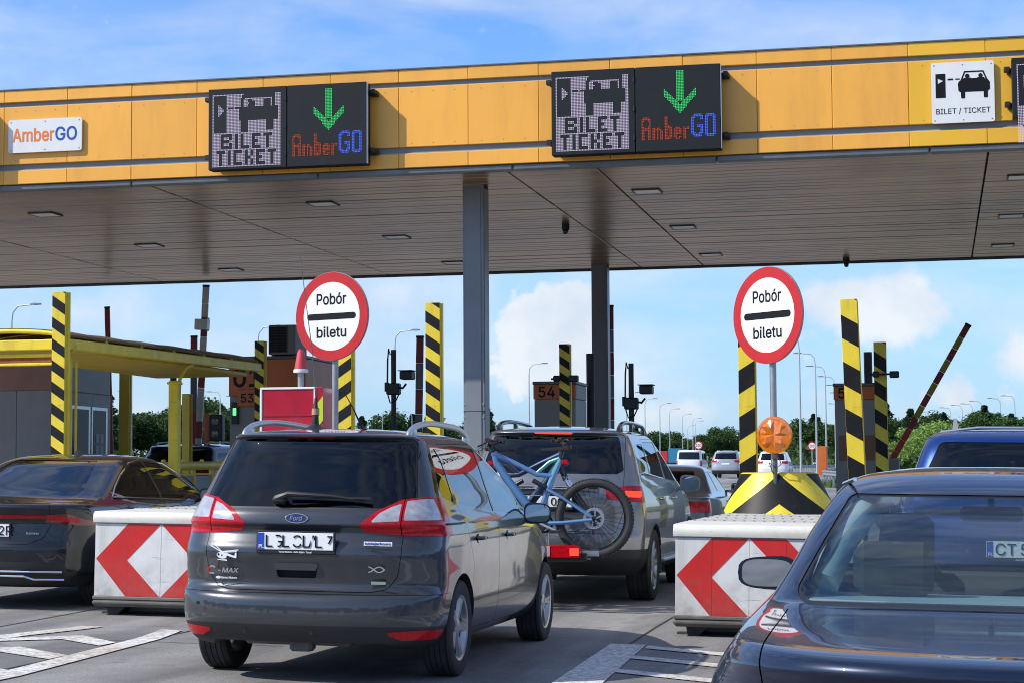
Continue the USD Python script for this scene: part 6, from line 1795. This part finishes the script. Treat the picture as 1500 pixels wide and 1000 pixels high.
put('rail_tube', MB().tube([(-12.3, y, q(y)) for y in np.linspace(27.5, 34.5, 8)], .075, 14), YOLD, T, smooth=50)
for y in np.arange(27.7, 34.5, .85):
    put('rail_post', MB().cbox((-12.335, y - .03, gz(-12.3, y) + .1), (-12.265, y + .03, q(y) - .06), .006), YOLD, T)
    if y + .85 < 34.5:
        put('rail_panel', MB().cbox((-12.31, y + .04, gz(-12.3, y) + .25), (-12.29, y + .81, q(y) - .16), .004), BOOTHG, T)
        put('top_strip', MB().cbox((-12.33, y + .04, q(y) - .15), (-12.27, y + .81, q(y) - .12), .004), YOLD, T)
        put('lug', MB().lathe([(0, .06), (.045, .06), (.03, .11), (0, .12)], 12, xf((-12.3, y + .4, q(y)))), YOLD, T)

# ---------------------------------------------------------------- barriers, signals
def arm(label, a, b, w, colors, n, box_=None, d=.05, name='barrier_arm'):
    a, b = np.array(a, float), np.array(b, float)
    T = thing(name, label, 'barrier')
    t = b - a; L = np.linalg.norm(t); t /= L
    e = np.cross([0, 1, 0], t); e /= np.linalg.norm(e); f = np.cross(t, e)
    M = np.eye(4); M[:3, 0] = e; M[:3, 1] = f; M[:3, 2] = t; M[:3, 3] = a
    for k in range(n):
        put('arm_section', MB().cbox((-w / 2, -d / 2, L * k / n + .002), (w / 2, d / 2, L * (k + 1) / n - .002), .008, M), colors(k), T)
    put('end_cap', MB().cbox((-w / 2 - .006, -d / 2 - .006, L), (w / 2 + .006, d / 2 + .006, L + .05), .008, M), BLACKP, T)
    g = gz(a[0], a[1])
    put('drive_cabinet', MB().cbox((a[0] - .2, a[1] - .18, g), (a[0] + .2, a[1] + .18, max(g + 1.0, a[2] + .1)), .02), BOOTHG, T)
    if box_:
        put('clip_box', MB().cbox((-.20, -.1, box_ - .12), (.10, .1, box_ + .12), .015, M), WHITEP, T)
        put('clip', MB().cbox((-.03, -.09, box_ - .14), (.09, .09, box_ + .16), .01, M), STEEL_D, T)
    return T


DRED = mat('arm_red_dark', (.24, .022, .02), rough=.5, dirt=.3, ds=4)
DWHT = mat('arm_white_dark', (.62, .60, .58), rough=.5, dirt=.4, ds=4)
arm('raised red and white barrier arm with a white box, left of the wide orange booth', (-16.14, 41, 1.25), (-15.93, 41, 5.75), .15, lambda k: DRED if k % 3 == 0 else DWHT, 12, box_=3.66)
arm('raised dark red barrier arm beside the grey booth at the far left', (-18.6, 42, 1.3), (-18.75, 42, 5.42), .12, lambda k: DRED, 4)
arm('raised dark red barrier arm behind the shelter roof', (-17.0, 43, 1.3), (-17.0, 43, 4.78), .16, lambda k: DRED if k % 2 else STEEL_D, 4)
arm('raised red and grey barrier arm just right of the far column', (-6.93, 42, 1.2), (-6.92, 42, 5.15), .14, lambda k: DRED if k % 2 else STEEL_G, 8)
YARM = mat('arm_yellow', (.34, .28, .02), rough=.5)
arm('barrier arm leaning to the right, red below and yellow and dark above', (-.96, 42, 1.70), (.70, 42, 4.56), .13, lambda k: REDP if k < 3 else (DRED if k % 2 else YARM), 12)
arm('raised dark barrier arm behind the camera mast left of the striped post', (-10.28, 38.2, 1.2), (-10.22, 38.2, 4.28), .15, lambda k: DRED if k % 2 else STEEL_D, 6)
T = thing('traffic_signal', 'orange signal post with a black lamp case beside the white-boxed barrier arm', 'traffic signal', (-15.5, 40, gz(-15.5, 40)))
put('post', MB().cbox((-.06, -.05, 0), (.06, .05, 2.36), .01), ORANGE, T)
put('lamp_case', MB().cbox((.07, -.1, 1.75), (.38, .1, 2.32), .02), BLACKP, T)
for z in (1.90, 2.17):
    put('lamp', MB().lathe([(0, 0), (.09, 0), (.08, .02), (0, .03)], 20, face_rear(.225, -.1, z)), BLACKG, T)

# the red lamp board with its beacon on the left island
T = thing('warning_board', 'red board in a white frame with a red cone beacon, before the wide orange booth', 'warning board', (-7.27, 21.3, 0))
RB = mat('board_red', (.42, .012, .035), rough=.16, coat=.8, var=.15, vs=3)
put('board', MB().cbox((-.315, .0, 1.74), (.315, .06, 2.43), .006), RB, T)
for lo, hi in (((-.335, -.012, 2.43), (.335, .07, 2.455)), ((-.335, -.012, 1.70), (.335, .07, 1.73)), ((-.338, -.012, 1.73), (-.312, .07, 2.43)), ((.312, -.012, 1.73), (.338, .07, 2.43))):
    put('frame', MB().cbox(lo, hi, .004), WHITEP, T)
put('fold_line', MB().box((-.31, -.004, 2.115), (.31, .0, 2.122)), REDDARK, T)
put('side_panel', MB().cbox((.34, .0, 1.72), (.42, .35, 2.45), .006), RB, T)
put('yellow_chevron', MB().poly(Polygon([(0, .12), (.08, .22), (.08, .50), (0, .40)]), .003, face_rear(.34, -.0005, 1.85)), mat('fluor', (.50, .62, .01), rough=.4), T)
put('stand', MB().tube([(-.2, .1, gz(-7.4, 21.3)), (-.2, .1, 1.74)], .03, 10).tube([(.2, .1, gz(-7.1, 21.3)), (.2, .1, 1.74)], .03, 10), GALV, T, smooth=50)
put('beacon_post', MB().tube([(.12, .1, 2.40), (.12, .1, 2.68)], .036, 12), GALV, T, smooth=50)
put('beacon_cone', MB().lathe([(0, .012), (.078, .012), (.075, .04), (.04, .235), (.03, .24), (.028, .262), (0, .265)], 24, xf((.12, .1, 2.63))), mat('cone_red', (.55, .05, .06), rough=.45, var=.15, vs=6), T, smooth=40)
put('cone_foot', MB().lathe([(0, 0), (.085, 0), (.085, .035), (.07, .04), (0, .04)], 24, xf((.12, .1, 2.625))), WHITEP, T, smooth=40)

# ---------------------------------------------------------------- street lamps
def lamp_geom(T, h, side, two=False):
    put('pole', MB().tube([(0, 0, 0), (0, 0, h * .5), (0, 0, h * .9)], [.11, .09, .065], 10).box((-.2, -.2, -.3), (.2, .2, .02)), LAMPPOST, T, smooth=50)
    for s in ((side, -side) if two else (side,)):
        put('arm', MB().tube([(0, 0, h * .895), (s * .08, 0, h * .955), (s * .45, 0, h * .992), (s * 1.5, 0, h)], .05, 8), LAMPPOST, T, smooth=50)
        put('lantern', MB().man(Manifold.hull_points(np.array([(s * x, y, h + z) for x, w, z0, z1 in ((1.4, .08, -.03, .06), (1.7, .16, -.05, .09), (2.15, .12, -.03, .06)) for y in (-w, w) for z in (z0, z1)]))), STEEL_G, T, smooth=30)


cls = {}
for nm, sd, two in (('right', 1, False), ('left', -1, False), ('double', 1, True)):
    UsdGeom.Scope.Define(stage, '/World/Looks/Parts') if False else None
first = {}
LAMPS = [(-44.1, 211.6, 'right'), (-47.2, 301, 'right'), (-48.6, 330.2, 'right'), (-49.8, 357.2, 'right'), (-52.8, 393, 'right'), (-55.4, 433.8, 'right'), (-58, 474, 'right'), (-61, 504, 'right'),
         (-11.4, 169.2, 'left'), (-11.7, 197.1, 'left'), (-12.2, 224, 'left'), (-12.5, 251, 'left'), (-13, 280, 'left'), (-14, 310, 'left'), (-17.5, 369, 'left'), (-25.7, 455, 'left'), (-30.6, 494.8, 'left'),
         (-44, 156.3, 'right'), (-107.5, 372.6, 'right'), (-104.7, 384.8, 'left'), (-103.1, 271.3, 'left'), (-113.7, 263.5, 'left'), (-150, 384.3, 'right'), (-107.1, 290, 'double'), (-62, 123.1, 'right'), (-53.1, 148.1, 'right'),
         (4.9, 374.4, 'left'), (6.6, 365.4, 'left'), (7.9, 349.2, 'left'), (10.6, 334.1, 'left'), (12.4, 321.2, 'left'), (2.9, 392, 'left'), (.9, 410, 'left'), (-1.2, 428, 'left'), (-3.4, 446, 'left'), (-70, 560, 'right'), (-66, 620, 'right')]
GL = {'right': ('grey street lamp of the left-hand row along the road beyond', 'street lamps left of the road beyond'), 'left': ('tall grey street lamp of the row right of the road beyond', 'street lamps right of the road beyond')}
for x, y, k in LAMPS:
    if k == 'double':
        lab, grp = 'two-armed street lamp far off behind the barrier arm with the white box', None
    elif x > -4:
        lab, grp = 'tall grey street lamp beyond the blue pick-up’s roof', 'street lamps beyond the blue pick-up'
    elif x < -90:
        lab, grp = 'tall grey street lamp in front of the left-hand trees', 'street lamps before the left-hand trees'
    elif y < 160:
        lab, grp = {123.1: 'street lamp rising behind the shelter roof at the far left', 148.1: 'street lamp rising beside the air conditioner', 156.3: 'street lamp rising behind the dark camera mast'}[y], None
    else:
        lab, grp = GL[k if x > -40 or k == 'right' else 'left']
    if k not in first:
        first[k] = thing('street_lamp', lab, 'street lamp', (x, y, gz(x, y)), group=grp)
        lamp_geom(first[k], 12.0, -1 if k == 'left' else 1, k == 'double')
    else:
        ref(first[k], 'street_lamp', lab, 'street lamp', (x, y, gz(x, y)), group=grp)

# speed limit signs far off, guard rails
for x, y, l in ((-27.5, 230, 'far round 100 speed limit sign left of the striped post'), (-14.2, 230, 'far round 100 speed limit sign right of the warning lamp')):
    T = thing('speed_sign', l, 'road sign', (x, y, gz(x, y)))
    zc = 2.95
    put('post', MB().tube([(0, .06, 0), (0, .06, zc)], .06, 8), GALV, T)
    put('disc', MB().poly(Point(0, 0).buffer(.50, 32), .02, face_rear(0, 0, zc)), WHITEP, T)
    put('red_ring', MB().poly(Point(0, 0).buffer(.50, 32).difference(Point(0, 0).buffer(.38, 32)), .004, face_rear(0, -.0205, zc)), REDP, T)
    letters(T, '100', .30, face_rear(0, -.022, zc - .15), INK, name='digit', bold=True, width=.58)
def crash_rail(label, pts):
    T = thing('crash_rail', label, 'guard rail')
    P = np.array(pts, float); s = np.concatenate([[0], np.cumsum(np.hypot(*np.diff(P, axis=0).T))])
    at = lambda d: (np.interp(d, s, P[:, 0]), np.interp(d, s, P[:, 1]))
    V, n = [], 0
    prof = [(0, .50), (-.04, .54), (-.04, .58), (0, .62), (0, .66), (-.04, .70), (-.04, .74), (0, .78)]
    ds = np.arange(0, s[-1], 4.0)
    for d in ds:
        x, y = at(d); g = gz(x, y)
        V += [(x + a, y, g + z) for a, z in prof] + [(x + a + .02, y, g + z) for a, z in prof[::-1]]
    put('beam', MB().add(V, [[i * 16 + j, i * 16 + (j + 1) % 16, (i + 1) * 16 + (j + 1) % 16, (i + 1) * 16 + j] for i in range(len(ds) - 1) for j in range(16)]), GALV, T)
    for d in ds[:40]:
        x, y = at(d); g = gz(x, y)
        put('post', MB().box((x + .03, y - .05, g), (x + .13, y + .05, g + .72)), GALV, T)
crash_rail('grey steel crash rail along the right verge of the road beyond', [(-3.2, 88), (-5.9, 104), (-6.3, 135), (-8.5, 240)])
crash_rail('grey steel crash rail down the middle of the far road', [(-12.8, 150), (-13.0, 240), (-14.5, 340)])
T = thing('service_cabinet', 'orange service cabinet on the verge right of the far speed sign', 'cabinet', (-8.6, 152, gz(-8.6, 152)))
put('case', MB().cbox((-.35, -.3, .1), (.35, .3, 2.3), .03), ORANGE, T)
put('plinth', MB().box((-.4, -.35, 0), (.4, .35, .1)), CONCRETE, T)
T = thing('lorry', 'far red lorry with a blue-green rear at the left of the road beyond', 'lorry', (-52.5, 380, gz(-40, 380)))
put('trailer', MB().cbox((-2.6, 0, 1.1), (1.0, 12, 3.4), .05), mat('lorry_red', (.5, .03, .04), rough=.4), T)
put('rear_door', MB().cbox((1.1, .0, 1.1), (3.6, 10, 3.9), .05), mat('lorry_teal', (.03, .2, .35), rough=.4), T)
for x in (-1.9, .5, 1.7, 3.1):
    put('wheel', MB().lathe([(0, -.15), (.4, -.15), (.5, -.1), (.5, .1), (.4, .15), (0, .15)], 16, xf((x, 1.0, .5), ry=90)), RUBBER, T, smooth=40)

# ---------------------------------------------------------------- trees
LEAF = leafmat('leaf_green', (0.045, 0.090, 0.022), (0.14, 0.23, 0.06))
LEAFL = leafmat('leaf_light', (0.20, 0.30, 0.07), (0.38, 0.48, 0.15))
NEEDLE = leafmat('needle_dark', (0.026, 0.056, 0.026), (0.07, 0.125, 0.05))
BARK = mat('bark', (.09, .065, .045), rough=.9, var=.3, vs=6)


def leaf_cloud(r, centers, n, size):
    """leaf-sized faces through the lobes' volume, denser at the rim"""
    V = []
    w = np.array([c[3] ** 2 for c in centers]); w /= w.sum()
    idx = r.choice(len(centers), n, p=w)
    C = np.array(centers)[idx]
    d = r.normal(size=(n, 3)); d /= np.linalg.norm(d, axis=1, keepdims=True)
    rad = C[:, 3] * r.uniform(.55, 1.0, n) ** .7 * (1 + .18 * r.normal(size=n))
    P = C[:, :3] + d * rad[:, None] * [1, 1, .85]
    a = r.normal(size=(n, 3)) + d * .4; a /= np.linalg.norm(a, axis=1, keepdims=True)
    b = np.cross(a, r.normal(size=(n, 3))); b /= np.linalg.norm(b, axis=1, keepdims=True)
    s = size * r.uniform(.6, 1.3, n)[:, None]
    V = np.stack([P - a * s, P + b * s * .55, P + a * s, P - b * s * .55], 1).reshape(-1, 3)
    F = np.arange(4 * n).reshape(-1, 4)
    return V, F


def tree_proto(seed, kind):
    r = np.random.default_rng(seed)
    tr = MB()
    if kind == 'pine':
        tr.tube([(0, 0, -.3), (.05, 0, .5), (0, .03, .97)], [.022, .015, .003], 6)
        n = 5200
        z = .16 + .83 * r.random(n) ** .9
        g = r.uniform(0, 2 * math.pi, n)
        lay = .72 + .28 * np.sin(z * 46 + 1.6 * np.sin(g * 3 + seed)) + .16 * np.sin(g * 5 + seed * 2 + z * 9)
        R_ = (.27 * np.clip(1.0 - z, 0, 1) ** .62 + .01) * lay * r.uniform(.25, 1, n) ** .6
        P = np.column_stack([R_ * np.cos(g), R_ * np.sin(g), z - .12 * R_])
        u = np.column_stack([np.cos(g), np.sin(g), -.25 + .4 * r.normal(size=n)]); u /= np.linalg.norm(u, axis=1, keepdims=True)
        w = np.cross(u, r.normal(size=(n, 3))); w /= np.linalg.norm(w, axis=1, keepdims=True)
        q = .019 * r.uniform(.6, 1.3, n)[:, None]
        V, F = np.stack([P - u * q, P + w * q * .45, P + u * q, P - w * q * .45], 1).reshape(-1, 3), np.arange(4 * n).reshape(-1, 4)
    else:
        tr.tube([(0, 0, -.3), (.01, .01, .2), (-.01, .0, .45), (.01, .02, .75)], [.028, .024, .018, .008], 7)
        cs = [(0, 0, .62, .20)]
        for k in range(r.integers(7, 11)):
            g = r.uniform(0, 6.28); z = r.uniform(.32, .86); q = r.uniform(.08, .24) * (1.15 - abs(z - .55))
            cs.append((q * math.cos(g), q * math.sin(g), min(z, .80), r.uniform(.10, .18)))
            tr.tube([(0, 0, max(.2, z - .22)), (q * .5 * math.cos(g), q * .5 * math.sin(g), z - .1), (q * math.cos(g), q * math.sin(g), z)], [.012, .008, .003], 5)
        V, F = leaf_cloud(r, cs, 5200, .021 if kind != 'bush' else .018)
    return tr, (V, F)


protos = {}
def plant(kind, seed, label, x, y, h, group, name='tree', wide=1.0):
    key = (kind, seed)
    z = gz(x, y)
    rz = (x * 37 + y * 11) % 360
    if key not in protos:
        p = thing(name, label, 'tree' if name == 'tree' else 'shrub', (x, y, z), rz=rz, group=group, s=(h * wide, h * wide, h))
        tr, cr = tree_proto(seed, kind)
        put('trunk', tr, BARK, p, smooth=50)
        put('crown', MB().add(*cr), {'pine': NEEDLE, 'broad': LEAF, 'bush': LEAFL}[kind], p)
        protos[key] = p
    else:
        ref(protos[key], name, label, 'tree' if name == 'tree' else 'shrub', (x, y, z), rz=rz, group=group, s=(h * wide, h * wide, h))


r_ = np.random.default_rng(5)
BELTS = [  # (n, slope range x/y, y range, height range, share of pines, where three stretches of it stand)
    (34, (-.50, -.325), (330, 410), (11.5, 15.5), .12, ('behind the grey booth at the far left', 'between dull yellow post and shelter support', 'left of the wide orange booth')),
    (24, (-.30, -.225), (400, 470), (10, 13.5), .3, ('between the left ticket sign and the camera mast', 'between the camera mast and the near column', 'right of the near column')),
    (52, (-.235, -.042), (560, 680), (9.5, 13.5), .2, ('between the two columns', 'right of the far column', 'behind the far vehicles on the road')),
    (16, (-.066, -.018), (380, 430), (8.6, 11), .3, ('left of the slim right-hand booth', 'behind the slim right-hand booth', 'just right of the slim right-hand booth')),
    (60, (-.032, .075), (300, 370), (7.6, 10.4), .4, ('at the foot of the leaning barrier arm', 'behind the blue pick-up’s aerial', 'right of the blue pick-up’s aerial'))]
for n, (s0, s1), (ya, yb), (h0, h1), pine, where in BELTS:
    for i in range(n):
        y = r_.uniform(ya, yb); x = y * (s0 + (s1 - s0) * (i + r_.uniform(-.4, 1.4)) / n)
        k = 'pine' if r_.random() < pine else 'broad'
        sd = int(r_.integers(0, 3 if k == 'pine' else 5))
        h = r_.uniform(h0, h1) * (1.06 if k == 'pine' else 1)
        big = 'taller' if h > (h0 + h1) / 2 else 'lower'
        w = where[min(2, 3 * i // n)]
        plant(k, sd, f'{big} ' + ('dark conifer' if k == 'pine' else 'leafy tree') + f' {w}', x, y, h, f'{big} ' + ('conifers ' if k == 'pine' else 'leafy trees ') + w, wide=r_.uniform(1.0, 1.35) if k == 'broad' else 1.1)
# the forest and the verge trees along the road already passed, which the bodywork and glass mirror
for i in range(44):
    a = math.radians(105 + i * 150 / 43) + r_.uniform(-.02, .02); d = r_.uniform(75, 110)
    x, y = d * math.sin(a) * 1.25, d * math.cos(a) - 10
    plant('broad', int(r_.integers(0, 5)), 'leafy roadside tree back along the approach road', x, y, r_.uniform(11, 17), 'trees back along the approach road', wide=1.3)
for i in range(26):
    x, y = r_.uniform(48, 75), -20 + i * 5.2 + r_.uniform(-2, 2)
    plant('broad', int(r_.integers(0, 5)), 'leafy roadside tree right of the plaza', x, y, r_.uniform(9, 13), 'trees right of the plaza', wide=1.3)
plant('bush', 1, 'light green bushy willow left of the blue pick-up', -1.2, 150, 4.6, None, name='shrub', wide=1.3)
plant('bush', 2, 'light green bushy willow mostly behind the blue pick-up’s aerial', 1.2, 158, 4.8, None, name='shrub', wide=1.3)
plant('bush', 3, 'pale green shrub left of the willow, at the foot of the barrier arm', -3.2, 165, 3.4, None, name='shrub', wide=1.4)
V, F = [], []
for n, (s0, s1), (ya, yb), (h0, h1), pine, where in BELTS:
    m = int(n * 130)
    y = r_.uniform(ya - 12, yb, m); x = y * r_.uniform(s0 - .01, s1 + .01, m)
    z = np.array([gz(a, b) for a, b in zip(x, y)]) + 4.2 * r_.random(m) ** 1.3
    s = r_.uniform(.35, .8, (m, 1))
    P = np.column_stack([x, y, z]); a = r_.normal(size=(m, 3)); a /= np.linalg.norm(a, axis=1, keepdims=True); b = np.cross(a, r_.normal(size=(m, 3))); b /= np.linalg.norm(b, axis=1, keepdims=True)
    V.append(np.stack([P - a * s, P + b * s * .6, P + a * s, P - b * s * .6], 1).reshape(-1, 3))
V = np.vstack(V)
put('undergrowth', MB().add(V, np.arange(len(V)).reshape(-1, 4)), LEAF, label='dense green undergrowth along the foot of the forest', cat='undergrowth', kind='stuff')
m = 9000
y = r_.uniform(84, 170, m); x = r_.uniform(-6.0, 12, m) + np.where(y < 100, (100 - y) * .35, 0)
z = np.array([gz(a, b) for a, b in zip(x, y)]) - .03
hgt = r_.uniform(.15, .45, m); g = r_.uniform(0, 6.28, m); w_ = .05
V = np.stack([np.column_stack([x - w_ * np.cos(g), y - w_ * np.sin(g), z]), np.column_stack([x + w_ * np.cos(g), y + w_ * np.sin(g), z]), np.column_stack([x + .1 * np.sin(g), y + .1 * np.cos(g), z + hgt])], 1).reshape(-1, 3)
put('grass', MB().add(V, np.arange(len(V)).reshape(-1, 3)), leafmat('grass_blade', (.07, .12, .03), (.16, .22, .07)), label='long green grass on the verge right of the far road', cat='grass', kind='stuff')
# ---------------------------------------------------------------- the next lane, just outside the picture: the flanks of the cars mirror it
crash_box('white crash barrier with red chevrons of the next lane to the right', 4.05, 17.3, 1.3, 4.6, .97)
bell('concrete cone bollard of the next island to the right', 4.0, 22.2)
striped_post('striped post at the left of the next island to the right', 3.4, 24.0, 3.3, up=1)
striped_post('striped post at the right of the next island to the right', 4.65, 24.0, 3.3, up=-1)
far_car('black estate car waiting in the next lane to the right', (6.4, 13.0), PBLACK, 'estate')
far_car('grey saloon waiting in the next lane to the right', (6.5, 6.0), PGREY, 'saloon')
far_car('dark estate car waiting two lanes to the right', (9.6, 10.0), PBLACK, 'suv')
